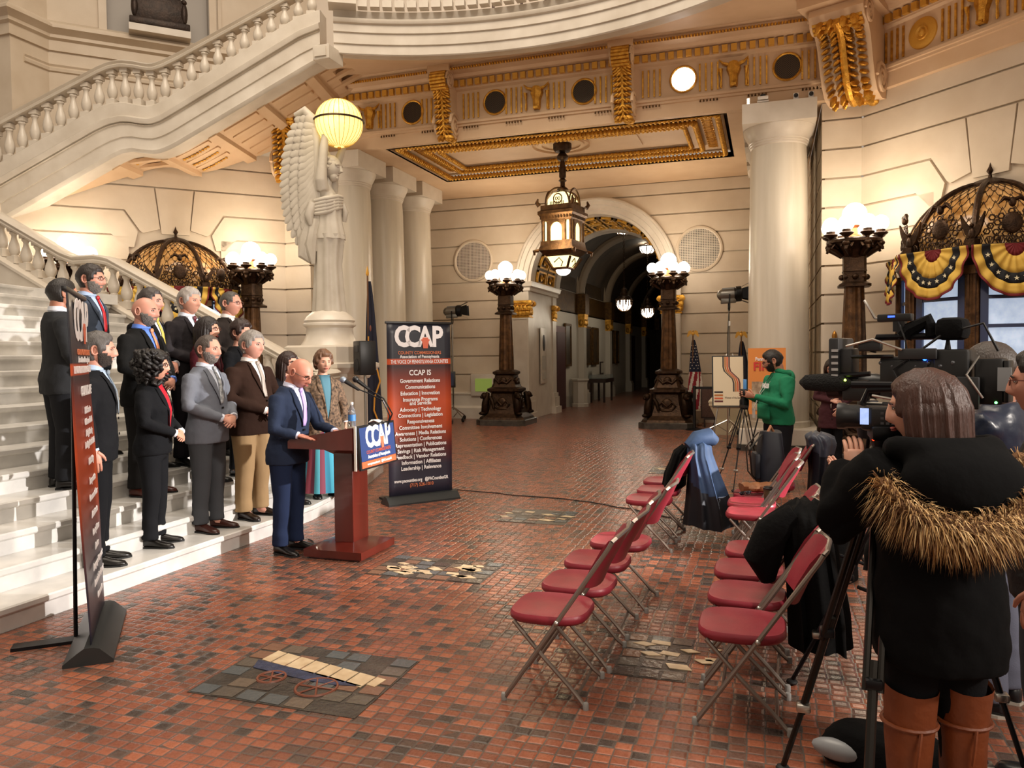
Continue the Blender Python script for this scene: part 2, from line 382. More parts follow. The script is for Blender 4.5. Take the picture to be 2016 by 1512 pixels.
# north bay side walls and piers
m = M()
def pier_wall(m, o, d, L, **k): course_wall(m, wallX(o, d), 0, L, **k); m.box((0, 0, 0), (0.001, .001, .001))
course_wall(m, wallX((.9, YN), (0, -1)), -(YB-YN), -.055)           # right bay wall, faces -X
course_wall(m, wallX((.9, YN), (1, 0)), 0, .65)
m.box((1.255, YN+.055+2.65, 3.1), (.6, 5.3, 6.19))
struct(m.build('wall_right', STONE, smooth=0))
m = M()
course_wall(m, wallX((-9.7, YN), (0, 1)), .055, YB-YN)
course_wall(m, wallX((-10.35, YN), (1, 0)), 0, .65)
m.box((-10.06, YN+.055+2.65, 3.1), (.6, 5.3, 6.19))
struct(m.build('wall_left', STONE, smooth=0))
# diagonal walls with voussoir joints over the domed booths
def clip(p, a, b):                            # keep z <= a + b*s
    out = []
    for i in range(len(p)):
        (s0, z0), (s1, z1) = p[i], p[(i+1) % len(p)]; d0 = z0-a-b*s0; d1 = z1-a-b*s1
        if d0 <= 0: out.append((s0, z0))
        if d0*d1 < 0: t_ = d0/(d0-d1); out.append((s0+(s1-s0)*t_, z0+(z1-z0)*t_))
    return out
def diag_wall(nm, o, d, L, c, zt, cl=None):
    X = wallX(o, d); m = M()
    def poly(p):
        if cl: p = clip(p, *cl)
        if len(p) > 2: m.prism(p, .05, X @ T(0, 0, -.05))
    for i in range(len(JZ)-1):
        a, b = JZ[i]+G, JZ[i+1]-G
        if b < 4.34: poly([(0, a), (c-.9, a), (c-.9, b), (0, b)]); poly([(c+.9, a), (L, a), (L, b), (c+.9, b)])
    g = G*1.2
    def both(p):
        poly(p); poly([(2*c-x, z) for x, z in p])
    def sym(f): return [(x if x > -50 else x, z) for x, z in f]
    for sg in (-1, 1):
        E_ = 0 if sg < 0 else L
        def q(pts): poly([(E_ if x is None else c+sg*x, z) for x, z in pts])
        q([(None, 4.335+G), (1.22, 4.335+G), (.98, 4.1), (.8, 4.1), (.72, 4.42), (.98, 4.85-G), (None, 4.85-G)])
        q([(None, 4.85+G), (.96, 4.85+G), (.68, 4.44), (.62, 4.40), (.3, 4.5), (.40, 5.365-G), (None, 5.365-G)])
    poly([(c-.27, 4.4), (c+.27, 4.4), (c+.37, 5.365-G), (c-.37, 5.365-G)])
    poly([(0, 5.365+G), (L, 5.365+G), (L, 5.88-G), (0, 5.88-G)]); poly([(0, 5.88+G), (L, 5.88+G), (L, 6.25), (0, 6.25)])
    bk = [(0, 0), (L, 0), (L, zt), (0, zt)]; bk = clip(bk, *cl) if cl else bk
    m.prism(bk, .2, X @ T(0, 0, -.255))
    struct(m.build(nm, STONE, smooth=0))
q2 = sqrt(2)
diag_wall('wall_northeast', (1.55, YN), (1, -1), 8.0, (3.15-1.55)*q2, 6.25)
diag_wall('wall_northwest', (-10.35-8/q2, YN-8/q2), (1, 1), 8.0, 8-(11.95-10.35)*q2, 6.25, (4.2, .315))
# upper walls at the top left, cornice, niche (set back behind the upper flight)
UC = Vector((-15.0, 13.0))
m = M(); XU = frame((UC.x, UC.y, 0), (1/q2, 1/q2, 0), (0, 0, 1), (1/q2, -1/q2, 0))
for a, b, c, d in ((0, 1.16, 5, 13), (1.16, 3.32, 5, 9.16), (3.32, 8, 5, 13), (1.16, 3.32, 11.8, 13)): m.prism([(a, c), (b, c), (b, d), (a, d)], .4, XU @ T(0, 0, -.4))
m.box((-15.4, 12.6, 6.5), (.8, 1.0, 13)); m.box((-19.6, 12.4, 6.5), (7.7, .5, 13)); m.prism([(-1, 0), (8, 0), (8, 5.5), (-1, 5.5)], .3, XU @ T(0, 0, -.4))
struct(m.build('wall_northwest_upper', STONE, smooth=0))
m = M()
cp = [(0, 0), (.05, 0), (.05, .22), (.12, .26), (.12, .33), (.2, .39), (.27, .43), (.27, .48), (.16, .5), (.16, .56), (.1, .61), (.04, .65), (0, .65)]
m.sweep(cp, [(-18.5, 12.1, 8.56), (-15.0, 12.1, 8.56), (-15.0, 13.0, 8.56), (-10.4, 17.6, 8.56)])
m.sweep([(0, 0), (.04, .02), (.05, .08), (.02, .12), (.05, .16), (0, .18)], [(-15.0, 12.4, 8.1), (-15.0, 13.0, 8.1), (-12, 16.0, 8.1)])
struct(m.build('trim_5', STONE))
nd_ = Vector((1, 1, 0)).normalized(); nn_ = Vector((1, -1, 0)).normalized()
NICHEM = mat('pale_grey_niche', '#b9b2aa', .6)
NL = UC+Vector((1, 1))/q2*2.24
nich = thing('wall_niche', 'pale grey framed niche recess holding a bronze statue above the stairs', 'niche', (NL.x, NL.y, 9.16))
Xn = frame((0, 0, 0), nd_, -nn_, (0, 0, 1))
m = M().box((0, .38, 1.3), (2.24, .06, 2.9), Xn).box((-1.09, .2, 1.3), (.04, .4, 2.9), Xn).box((1.09, .2, 1.3), (.04, .4, 2.9), Xn); m.build('back_panel', NICHEM, nich, 0)
m = M().box((-1.16, -.05, 1.3), (.16, .1, 2.9), Xn).box((1.16, -.05, 1.3), (.16, .1, 2.9), Xn).box((1.32, -.02, 1.3), (.08, .08, 2.9), Xn); m.build('frame', STONE, nich, 0)
st = thing('bronze_statue', 'dark bronze standing statue in the niche, cut by the top of the photo', 'statue', (NL.x, NL.y, 9.17), radians(45))
st.scale = (1.28, 1.28, 1.28)
m = M().box((0, -.18, .03), (1.0, .4, .12)); m.build('marble_ledge', MARBLE, st, 0)
DB = mat('nearly_black_bronze', '#3a2b22', .45, .5, bump=.3, bs=30, var=1, vs=9, col2='#241a14')
m = M().box((0, -.2, .15), (.98, .4, .12), bev=.02).box((0, -.2, .42), (.82, .3, .44), bev=.03).box((0, -.2, .66), (.7, .28, .06), bev=.02)
for a in (-1, 1): m.ell((a*.4, -.32, .4), (.06, .06, .2)); m.ell((a*.4, -.33, .6), (.05, .05, .05))
m.build('plinth', DB, st)
m = M()
for a in (-.14, .14):
    m.tube([(a, -.24, .7), (a, -.22, .85), (a*1.1, -.2, 1.1), (a*.9, -.2, 1.5)], [.06, .065, .08, .1], 10); m.ell((a*1.1, -.3, .72), (.06, .13, .05))
m.tube([(0, -.2, 1.45), (0, -.2, 1.8), (0, -.2, 2.1), (0, -.2, 2.25)], [.2, .2, .24, .1], 12); m.ell((0, -.2, 2.4), (.11, .12, .15))
for a in (-1, 1): m.tube([(a*.22, -.2, 2.1), (a*.32, -.2, 1.8), (a*.28, -.3, 1.55)], [.08, .07, .05], 8)
m.build('figure', DB, st)
# ---- north bay ceiling with gilded coffer
CZ = 6.2
m = M()
x0, x1, y0, y1 = -7.72, -.8, 14.95, 18.15
for a, b, c, d in ((-9.7, x0, 14.955, YB), (x1, .9, 14.955, YB), (x0, x1, y1, YB)):
    m.box(((a+b)/2, (c+d)/2, CZ+.05), (b-a, d-c, .1))
rect = lambda e, z: [(x0+e, y0+e, z), (x1-e, y0+e, z), (x1-e, y1-e, z), (x0+e, y1-e, z)]
m.sweep([(0, 0), (0, .1), (-.1, .1), (-.1, .02), (-.06, 0)], rect(0, CZ), True, side=-1)
m.box(((x0+x1)/2, (y0+y1)/2, CZ+.17), (x1-x0, y1-y0, .06))
m.sweep([(0, 0), (.0, .06), (.12, .06), (.12, 0)], rect(.62, CZ+.08), True, side=-1)
m.box((XC, 16.5, CZ+.13), (3.6, .9, .05)); m.lathe([(.62, -.06), (.62, 0), (.5, 0), (.5, -.05), (.42, -.05), (.42, 0)], 40, (-4.25, 16.2, CZ+.12), cap=False)
struct(m.build('ceiling', CREAM, smooth=30))
def beads(m, path, r, step, closed=True, seg=(6, 5), flat=(1, 1, 1)):
    P = [Vector(p) for p in path]; P = P+[P[0]] if closed else P
    for a, b in zip(P[:-1], P[1:]):
        L_ = (b-a).length; n_ = max(1, int(L_/step)); ang = atan2(b.y-a.y, b.x-a.x)
        for i in range(n_):
            c = a.lerp(b, (i+.5)/n_)
            m.ell((0, 0, 0), (step*.46*flat[0], r*flat[1], r*flat[2]), seg[0], seg[1], T(*c) @ R(ang))
m = M()
for e, z, r in ((.12, CZ+.04, .06), (.58, CZ+.06, .06), (.8, CZ+.07, .045)):
    P = rect(e, z); m.tube([*P], r*.7, 6, closed=True); beads(m, P, r*1.15, .085)
for k in range(26):                           # fret band between the mouldings
    for xx in (x0+.36, x1-.36):
        y = y0+.5+k*.088
        m.box((xx, y, CZ+.13), (.2, .02, .03)); m.box((xx-.09+(k % 2)*.18, y+.03, CZ+.13), (.02, .07, .03)); m.box((xx, y+.03, CZ+.13), (.09, .02, .03))
for k in range(70):
    x = x0+.5+k*.088
    m.box((x, y0+.36, CZ+.13), (.02, .2, .03)); m.box((x+.03, y0+.27+(k % 2)*.18, CZ+.13), (.07, .02, .03))
m.build('gilded_moulding', GOLD, fl.parent, 60); tag(bpy.data.objects['gilded_moulding'], 'gilded bead and fret moulding framing the coffered ceiling panel above the lantern', 'moulding')
# ---- entablature round the octagon
OCT = [(-10.35-6/q2, 14.75-6/q2), (-10.35, 14.75), (1.55, 14.75), (1.55+6/q2, 14.75-6/q2)]
op = [(x, y, 0) for x, y in OCT]
EP = [(-.2, 6.2), (0, 6.2), (0, 6.44), (.03, 6.45), (.03, 6.49), (.06, 6.5), (.06, 6.545), (0, 6.555), (0, 7.16), (.06, 7.19), (.06, 7.22), (.08, 7.22), (.08, 7.36), (.2, 7.38), (.24, 7.43), (.42, 7.45), (.42, 7.53), (.5, 7.56), (.52, 7.64), (-.2, 7.64)]
m = M().sweep(EP, op[1:], side=1)
struct(m.build('trim_6', CREAM, smooth=30))
def frz(x):                                   # frame on the north frieze at x: local x right, y up, z out
    return frame((x, 14.75, 0), (1, 0, 0), (0, 0, 1), (0, -1, 0))
def frz2(t):                                  # on the north-east frieze, t metres from the corner
    return frame((1.55+t/q2, 14.75-t/q2, 0), (1/q2, -1/q2, 0), (0, 0, 1), (-1/q2, -1/q2, 0))
ent = thing('gilded_frieze_ornament', 'gilded dentils, beads and triglyph bars along the cream entablature', 'ornament')
m = M()
for X, a, b in ((frame((0, 14.75, 0), (1, 0, 0), (0, 0, 1), (0, -1, 0)), -10.2, 1.45), (frame((1.55, 14.75, 0), (1/q2, -1/q2, 0), (0, 0, 1), (-1/q2, -1/q2, 0)), .1, 4.2)):
    x = a
    while x < b: m.box((x, 7.285, .11), (.1, .12, .08), X); x += .16
m.build('dentils', GOLDP, ent, 0)
m = M()
beads(m, [(-10.1, 14.31, 7.47), (1.4, 14.31, 7.47)], .03, .055, False)
a = frz2(.2) @ Vector((0, 7.47, .44)); b = frz2(4.2) @ Vector((0, 7.47, .44)); beads(m, [a, b], .03, .055, False)
m.build('bead_row', GOLD, ent)
def bars(m, X):
    for k in (-.16, -.053, .053, .16): m.box((k, 6.85, .012), (.03, .50, .03), X)
for i, x in enumerate([-8.99, -7.63, -6.68, -5.75, -4.83, -3.95, -3.02, -2.1, -1.05, -.2, .72]):
    m = M(); bars(m, frz(x)); m.build('triglyph', GOLD, ent, 0)
for t_ in (.62, 1.62, 2.62):
    m = M(); bars(m, frz2(t_)); m.build('triglyph', GOLD, ent, 0)
m = M()
for x in [-8.99, -7.63, -6.68, -5.75, -4.83, -3.95, -3.02, -2.1, -1.05, -.2, .72]:
    for k in range(6): m.lathe([(.018, -.04), (.01, 0)], 6, X=frz(x) @ T(-.15+k*.06, 6.44, .04) @ R(-pi/2, 'X'))
m.build('guttae', GDARK, ent, 0)
MESH = mat('black_speaker_mesh', '#17151a', .6, bump=.3, bs=200)
def roundel(X, label, lit=False, shield=False):
    t = thing('round_grille' if not shield else 'gilded_shield', label, 'grille' if not shield else 'shield', X @ Vector((0, 6.86, .0)), 0, 'round frieze grilles' if not shield else None)
    Y = T(*(-(X @ Vector((0, 6.86, 0))))) @ X @ T(0, 6.86, 0)
    if shield:
        m = M().lathe([(0, .07), (.05, .06), (.06, .03), (.1, .05), (.11, .03), (.17, .04), (.24, .02), (.25, 0)], 32, X=Y); m.build('disc', GOLDP, t); return
    m = M().lathe([(.215, .0), (.215, .02), (.235, .035), (.255, .02), (.255, 0)], 36, X=Y, cap=False); m.build('gilded_rim', GOLD, t)
    m = M().lathe([(.22, .004), (0, .006)], 36, X=Y, cap=False); m.build('dark_backing', mat('lit_lens', '#fff6ee', .2, emis=14, ecol='#fff4ea') if lit else MESH, t)
    m = M(); 
    for k in range(-8, 9):
        h = sqrt(max(0, .22**2-(k*.026)**2))
        m.box((k*.026, 0, .012), (.006, 2*h, .004), Y @ R(pi/4)); m.box((0, k*.026, .012), (2*h, .006, .004), Y @ R(pi/4))
    m.build('wire_mesh', mat('grille_wire', '#6c5b48', .4, .7), t, 0)
for x, d in ((-7.06, 'nearest the winged statue'), (-5.23, 'right of the left scroll bracket'), (-3.4, 'left of the right scroll bracket, over the lantern')):
    roundel(frz(x), 'dark round frieze grille with gilt rim '+d)
roundel(frz(-1.51), 'brightly lit round frieze grille with a white spotlight glaring behind its mesh', True)
roundel(frz(.31), 'round dark frieze grille with gilt rim above the right marble column')
roundel(frz2(1.12), 'round gilded shield on the frieze right of the large scroll bracket', False, True)
def skull(X, label):
    t = thing('ox_skull_ornament', label, 'ornament', X @ Vector((0, 6.86, 0)), 0, 'gilded ox skulls on the frieze')
    Y = T(*(-(X @ Vector((0, 6.86, 0))))) @ X @ T(0, 6.86, 0) @ S(1.35, 1.5, 1.6)
    m = M(); m.loft([[Vector((a*w_, z, d_)) for a, d_ in ((-1, 0), (-.8, .05), (0, .08), (.8, .05), (1, 0))] for z, w_ in ((-.17, .04), (-.14, .055), (-.04, .06), (.05, .1), (.1, .085), (.13, .06))], True, False, Y)
    m.box((0, -.15, .05), (.07, .03, .06), Y)
    m.build('skull', GOLD, t)
    for s in (-1, 1):
        m = M().tube([(s*.07, .1, .03), (s*.14, .12, .04), (s*.19, .17, .04)], [.025, .018, .006], 6, X=Y); m.build('horn', GOLD, t)
        m = M().tube([(s*.15, .05, .02), (s*.17, .06, .03), (s*.16, -.05, .02), (s*.165, -.14, .02), (s*.16, -.17, .02)], [.03, .03, .012, .02, .008], 6, X=Y); m.build('tassel', GOLD, t)
for x, d in ((-8.06, 'beside the glowing globe of the winged statue'), (-4.35, 'midway between the two scroll brackets'), (-.61, 'between the lit grille and the right column')):
    skull(frz(x), 'gilded ox skull on the frieze '+d)
skull(frz2(2.1), 'small gilded ox skull ornament at the top right edge of the photo')
# ---- scroll brackets
def corbel(name, label, X, w, h, p, grp):     # local x across, y up, z out; top at y=0
    t = thing(name, label, 'bracket', X.translation, 0, grp); Y = X.copy(); Y.translation = (0, 0, 0)
    prof = []                                 # side outline (out, up)
    pts = [(0, 0), (p, 0), (p*1.04, -.1*h), (p*.98, -.2*h), (p*.8, -.27*h), (p*.72, -.36*h), (p*.66, -.5*h), (p*.6, -.65*h), (p*.52, -.82*h), (p*.4, -.95*h), (p*.2, -1.0*h), (0, -.97*h)]
    F = Y @ R(pi/2, 'Y') @ R(0, 'Z')          # local: prism x->-z? use explicit frame below
    Fx = Y @ frame((0, 0, 0), (0, 0, 1), (0, 1, 0), (-1, 0, 0))
    m = M().prism(pts, w, Fx @ T(0, 0, -w/2)); m.box((0, .05*h, p*.55), (w*1.3, .12*h, p*1.25), Y); m.build('scroll_body', CREAM, t, 30)
    for s in (-1, 1):
        for (c0, c1, rr) in ((p*.82, -.13*h, .15*h), (p*.26, -.78*h, .2*h)):
            sp = [(c0+rr*(1-k/26)*cos(k*.6), c1+rr*(1-k/26)*sin(k*.6), s*w*.52) for k in range(25)]
            M().tube([Fx @ Vector(q) for q in sp], rr*.13, 6).build('scroll_ridge', CREAM, t)
    m = M(); front = pts[3:11]
    for i in range(len(front)-1):
        a, b = Vector(front[i]), Vector(front[i+1])
        for k in (0, .5):
            c = a.lerp(b, k); tn = (b-a).normalized(); no = Vector((-tn.y, tn.x)) if True else 0
            if no.x < 0: no = -no
            for s in (-1, 1):
                for q in (0, 1):
                    m.ell((0, 0, 0), (w*.16, .06*h, .028*h), 7, 5, Fx @ T(c.x+no.x*.012*h, c.y+no.y*.012*h, s*w*(.15+.17*q)) @ R(atan2(tn.y, tn.x)-pi/2) @ R(pi/2, 'X') @ R(s*.6, 'Y') if False else Fx @ T(c.x+no.x*.02*h, c.y+no.y*.02*h, s*w*(.14+.19*q)) @ R(atan2(tn.y, tn.x)) @ S(1, 1, 1) @ R(s*(.7-.2*q), 'Y') @ R(pi/2, 'Z') @ R(pi/2, 'X'))
    m.build('acanthus_leaves', GOLD, t)
    m = M().tube([Fx @ Vector((q[0]+.02*h, q[1], 0)) for q in front], w*.09, 8)
    for k in range(7):
        a = -.95+k*.32
        m.tube([Fx @ Vector((p*.8+.16*h*cos(a+.0), -.13*h+.16*h*sin(a), z_)) for z_ in (-w*.46, 0, w*.46)], .03*h, 6)
    m.build('gilded_spine', GOLD, t)
    m = M()
    for k in range(6): m.ell((0, 0, 0), (.05*h, .05*h, .07*h), 7, 5, Fx @ T(p*(.1+.075*k), -h*(1.0-.008*k*k), (k-2.5)*w*.12))
    m.build('leaf_tip', GOLD, t)
for x, d in ((-6.25, 'left'), (-2.6, 'right')):
    corbel('scroll_bracket', '%s of the two small cream and gold scroll brackets on the frieze above the hall' % d, frame((x, 14.75, 7.44), (1, 0, 0), (0, 0, 1), (0, -1, 0)), .36, 1.26, .44, 'gold scroll brackets under the balcony')
b2 = Vector((-sin(radians(22.5)), -cos(radians(22.5)), 0)); a2 = Vector((cos(radians(22.5)), -sin(radians(22.5)), 0))
corbel('scroll_bracket', 'large cream and gold scroll bracket at the top right, over the domed booth', frame((1.5, 14.72, 7.36), a2, (0, 0, 1), b2), .85, 1.35, 1.25, 'gold scroll brackets under the balcony')
b3 = Vector((sin(radians(22.5)), -cos(radians(22.5)), 0)); a3 = Vector((cos(radians(22.5)), sin(radians(22.5)), 0))
corbel('scroll_bracket', 'gold acanthus scroll bracket under the marble stair, left of the winged statue', frame((-9.95, 14.55, 7.1), a3, (0, 0, 1), b3), .55, 1.5, .7, 'gold scroll brackets under the balcony')
# ---- balcony: soffit, marble fascia, balusters, rail
BC, BR = (-4.1, 6.75), 6.93
A0, A1 = radians(121), radians(25)
ba = arc(BC, BR, A0, A1, 48)
def octhit(a):
    d = Vector((cos(a), sin(a))); best = 99
    for p, q in zip(OCT[:-1], OCT[1:]):
        ex, ey = q[0]-p[0], q[1]-p[1]; den = d.x*ey-d.y*ex
        if abs(den) < 1e-9: continue
        wx, wy = p[0]-BC[0], p[1]-BC[1]; t_ = (wx*ey-wy*ex)/den; u_ = (wx*d.y-wy*d.x)/den
        if t_ > 0 and -.2 <= u_ <= 1.2: best = min(best, t_)
    return (BC[0]+d.x*(best-.35), BC[1]+d.y*(best-.35))
m = M()
oc = [octhit(A0+(A1-A0)*k/48) for k in range(49)]
m.loft([[Vector((p[0], p[1], 7.46)), Vector((q[0], q[1], 7.58)), Vector((q[0], q[1], 7.85)), Vector((p[0], p[1], 7.85))] for p, q in zip(ba, oc)])
struct(m.build('ceiling_balcony', CREAM, smooth=20))
FP = [(-.35, 7.46), (-.05, 7.42), (0, 7.40), (.02, 7.42), (.02, 7.58), (.05, 7.59), (.05, 7.78), (.08, 7.79), (.08, 7.93), (.12, 7.95), (.14, 7.99), (.14, 8.02), (.02, 8.05), (.02, 8.2), (-.35, 8.2)]
bal = thing('marble_balcony', 'curved white marble balcony sweeping across the top of the photo', 'balcony')
m = M().sweep(FP, [(x, y, 0) for x, y in ba], side=1); m.build('fascia', MARBLE, bal, 30)
rail = [(.12, 0), (.14, .04), (.12, .08), (.15, .12), (.1, .16), (-.1, .16), (-.15, .12), (-.12, .08), (-.14, .04), (-.12, 0)]
m = M().sweep(rail, [(BC[0]+(BR-.15)*cos(a), BC[1]+(BR-.15)*sin(a), 8.82) for a in [A0+(A1-A0)*k/48 for k in range(49)]]); m.build('handrail', MARBLE, bal)
BP = [(.075, 0), (.075, .1), (.06, .1), (.065, .13), (.055, .15), (.085, .2), (.095, .27), (.08, .34), (.05, .42), (.042, .47), (.05, .5), (.07, .52), (.07, .54), (.055, .56)]
def balm(h):
    m = M(); k = h/.62
    m.lathe([(r, z*k) for r, z in BP[3:]], 12); m.box((0, 0, .065*k), (.17, .17, .13*k)); m.box((0, 0, .59*k), (.15, .15, .07*k)); return m
proto = None
for i in range(30):
    a = radians(116.5)-i*.0335
    p = (BC[0]+(BR-.15)*cos(a), BC[1]+(BR-.15)*sin(a), 8.2)
    if proto is None: proto = balm(.62).build('baluster', MARBLE, bal); proto.location = p; proto.rotation_euler = (0, 0, a)
    else: o = proto.copy(); COL.objects.link(o); o.location = p; o.rotation_euler = (0, 0, a)
a = radians(119.6); m = M().box((0, 0, .31), (.36, .5, .62)); o = m.build('pedestal_block', MARBLE, bal, 0); o.location = (BC[0]+(BR-.15)*cos(a), BC[1]+(BR-.15)*sin(a), 8.2); o.rotation_euler = (0, 0, a)
m = M().box((-7.75, 12.62, 7.33), (.34, .5, .26), bev=.01).box((-7.75, 12.36, 7.33), (.24, .03, .16)); m.build('end_block', MARBLE, bal, 0)
m = M().box((-4, 17.2, 10.2), (14, .2, 4)); struct(m.build('wall_upper', mat('upper_hall_plaster', '#efe2d2', .6), smooth=0))
for i, x in enumerate((-5.55, -4.95, -4.45, -3.95, -3.25, -2.7, -2.35)):
    if i == 0: bc_ = M().box((0, 0, .6), (.05, .05, 1.2)).build('display_post', mat('dark_wood_post', '#4a2d1c', .5), None, 0); bc_.location = (x, 15.6, 8.2); tag(bc_, 'thin dark posts seen between the balusters of the upper gallery', 'post', 'gallery posts')
    else: o = bc_.copy(); COL.objects.link(o); o.location = (x, 15.6+.1*(i % 3), 8.2)
cam2 = thing('equipment_bracket', 'tangle of grey equipment on the balcony edge at the top centre', 'equipment', (-3.42, 13.55, 8.2))
m = M().tube([(-.15, 0, 0), (0, 0, .15), (.1, 0, .02), (.22, 0, .12), (.3, 0, .03)], .01, 6).tube([(.05, 0, .06), (.2, 0, 0), (.3, .05, .1), (.36, 0, .06)], .01, 6); m.build('frame', mat('grey_metal', '#6d6a66', .4, .8), cam2)
m = M().box((-.12, 0, .06), (.1, .1, .1), bev=.01); m.build('box', WHITE, cam2)
# ================================================================ columns
def column(x, y, label):
    t = thing('marble_column', label, 'column', (x, y, 0), 0, 'marble columns of the north bay')
    m = M().box((0, 0, .05), (1.42, 1.42, .1)); m.build('dark_base', BLACKMAR, t, 0)
    m = M().box((0, 0, .25), (1.36, 1.36, .3), bev=.02); m.build('plinth', MARBLE, t, 20)
    m = M().lathe([(.56, .4), (.56, .5), (.54, .52), (.54, 1.5), (.525, 3.2), (.5, 5.2), (.48, 5.55)], 40); m.build('shaft', COLM, t)
    m = M().lathe([(.48, 5.5), (.5, 5.52), (.5, 5.55), (.515, 5.56), (.515, 5.59), (.53, 5.6), (.53, 5.63), (.57, 5.7), (.61, 5.79), (.625, 5.84), (.615, 5.86)], 40)
    m.box((0, 0, 6.02), (1.25, 1.25, .35)); m.build('capital', MARBLE, t, 40)
for i, d in enumerate(('nearest of the three marble columns left of the arch, behind the winged statue', 'middle of the three marble columns left of the arch, behind the state flag', 'farthest of the three marble columns left of the arch, against the back wall')):
    column(-8.93, 15.27+1.6*i, d)
for i, d in enumerate(('tall marble column at right behind the man in the green hoodie', 'marble column hidden behind the tall right column, only its edges showing', 'rear marble column of the right hand row by the back wall')):
    column(.17, 15.1+1.6*i, d)
for i, (x, kind) in enumerate(((-.35, 0), (-.1, 1), (.45, 2), (.7, 2))):
    o = thing('security_camera' if kind else 'junction_box', ('small white box with three lamps at the left corner of the right column capital', 'white flat security camera on top of the right column capital', 'small white round-lensed camera on the right column capital, %s of two' % ('left' if x < .6 else 'right'))[kind], 'camera' if kind else 'box', (x, 14.55, 6.195))
    if kind == 2:
        m = M().box((0, 0, .06), (.09, .06, .12), bev=.01); m.build('body', WHITE, o); m = M().lathe([(.036, 0), (.036, .02), (.02, .03), (0, .025)], 14, X=T(0, -.03, .07) @ R(pi/2, 'X')); m.build('lens', BLACK, o)
    elif kind == 1:
        m = M().box((0, 0, .03), (.2, .1, .025)).box((0, 0, .09), (.18, .12, .06), bev=.01).box((0, 0, .01), (.04, .04, .03)); m.build('body', WHITE, o); m = M().box((0, -.02, .14), (.09, .05, .05), bev=.02); m.build('lens_hood', BLACK, o)
    else:
        m = M().box((0, 0, .06), (.06, .05, .12)); m.build('body', WHITE, o, 0)
        for k in range(3):
            m = M().ell((0, -.027, .025+k*.035), .014, 8, 6); m.build('lamp', GLOBE, o)
# ================================================================ grand staircase
SH, ST, SX = .165, .318, -4.66                # riser, tread, front of the first step
def front(y):
    return SX-.02*max(0, 4.6-y)**1.2-(.20*max(0, y-7.0)**1.25)
stair = thing('marble_staircase', 'wide white marble grand staircase the group stands on', 'staircase')
NS = 17
for k in range(NS):
    ye = 9.75 if k else 10.3
    ys = [.6+i*.5 for i in range(19)]; ys = [y for y in ys if y < ye]+[ye]
    prof = [(0, 0), (0, .105), (.022, .115), (.03, .125), (.03, .155), (.02, SH), (-ST-.06, SH), (-ST-.06, 0)]
    m = M()
    path = [Vector((front(y)-ST*k, y, SH*k)) for y in ys]
    if k == 0:
        e = path[-1]; path += [Vector((e.x-.25*(1-cos(a)), e.y+.28*sin(a), 0)) for a in (.5, 1.0, 1.5, 2.0)]
        path[-1].x -= .25
    if k == 0: prof[6] = (-1.2, SH); prof[7] = (-1.2, 0)
    m.sweep(prof, path, side=1)
    m.build('step', STEPM, stair, 25)
lx = SX-ST*(NS-1)
m = M().box((lx-1.6, 5.2, SH*NS-.08), (2.7, 9.2, .16)); m.build('landing', STEPM, stair, 0)
m = M().box((-9.3, 10.35, .08), (6.3, 1.9, .16)); m.build('plinth_step', STEPM, stair, 0)
# far balustrade: curb, balusters, handrail; runs down to a scroll beside the statue pedestal
def zst(x): return max(SH, SH*min(NS, (SX-x)/ST+.5))
def zr(x): return pl([(-15.5, 5.75), (-13.0, 4.46), (-11.25, 3.58), (-11.0, 3.50), (-10.5, 3.50), (-10.25, 3.44), (-7.0, 1.86), (-6.7, 1.70), (-6.4, 1.60), (-6.2, 1.58)], x)
YR = 10.0
bl = thing('marble_balustrade', 'white marble balustrade with vase balusters down the far side of the stairs', 'balustrade')
xs = [-15.2+i*.15 for i in range(61)]
m = M()
RP = [(.13, -.14), (.15, -.1), (.12, -.07), (.16, -.03), (.12, .0), (-.12, .0), (-.16, -.03), (-.12, -.07), (-.15, -.1), (-.13, -.14)]
pth = [Vector((x, YR, zr(x))) for x in xs if x < -6.25]
e = pth[-1]
pth += [Vector((e.x+.2*sin(a)+.06, e.y-.14+.14*cos(a)-.06*a, e.z-.02*a)) for a in (.6, 1.3, 2.0, 2.8)]
m.sweep(RP, pth); m.build('handrail', MARBLE, bl)
m = M()
cb = [(.17, -1.5), (.17, -.06), (.2, -.05), (.2, 0), (.12, .03), (-.12, .03), (-.17, 0), (-.17, -1.5)]
m.sweep(cb, [Vector((x, YR, zr(x)-.74)) for x in xs if x < -6.3]); m.build('stringer', MARBLE, bl)
m = M()
m.sweep([(.185, -.62), (.2, -.6), (.2, -.5), (.185, -.48)], [Vector((x, YR, zr(x)-.74)) for x in xs if x < -6.4]); m.build('skirting', STONE, bl)
p0 = None
for i in range(32):
    x = -14.9+i*.272
    if p0 is None: p0 = balm(.62).build('baluster', MARBLE, bl); o = p0
    else: o = p0.copy(); COL.objects.link(o)
    o.location = (x, YR, zr(x)-.74)
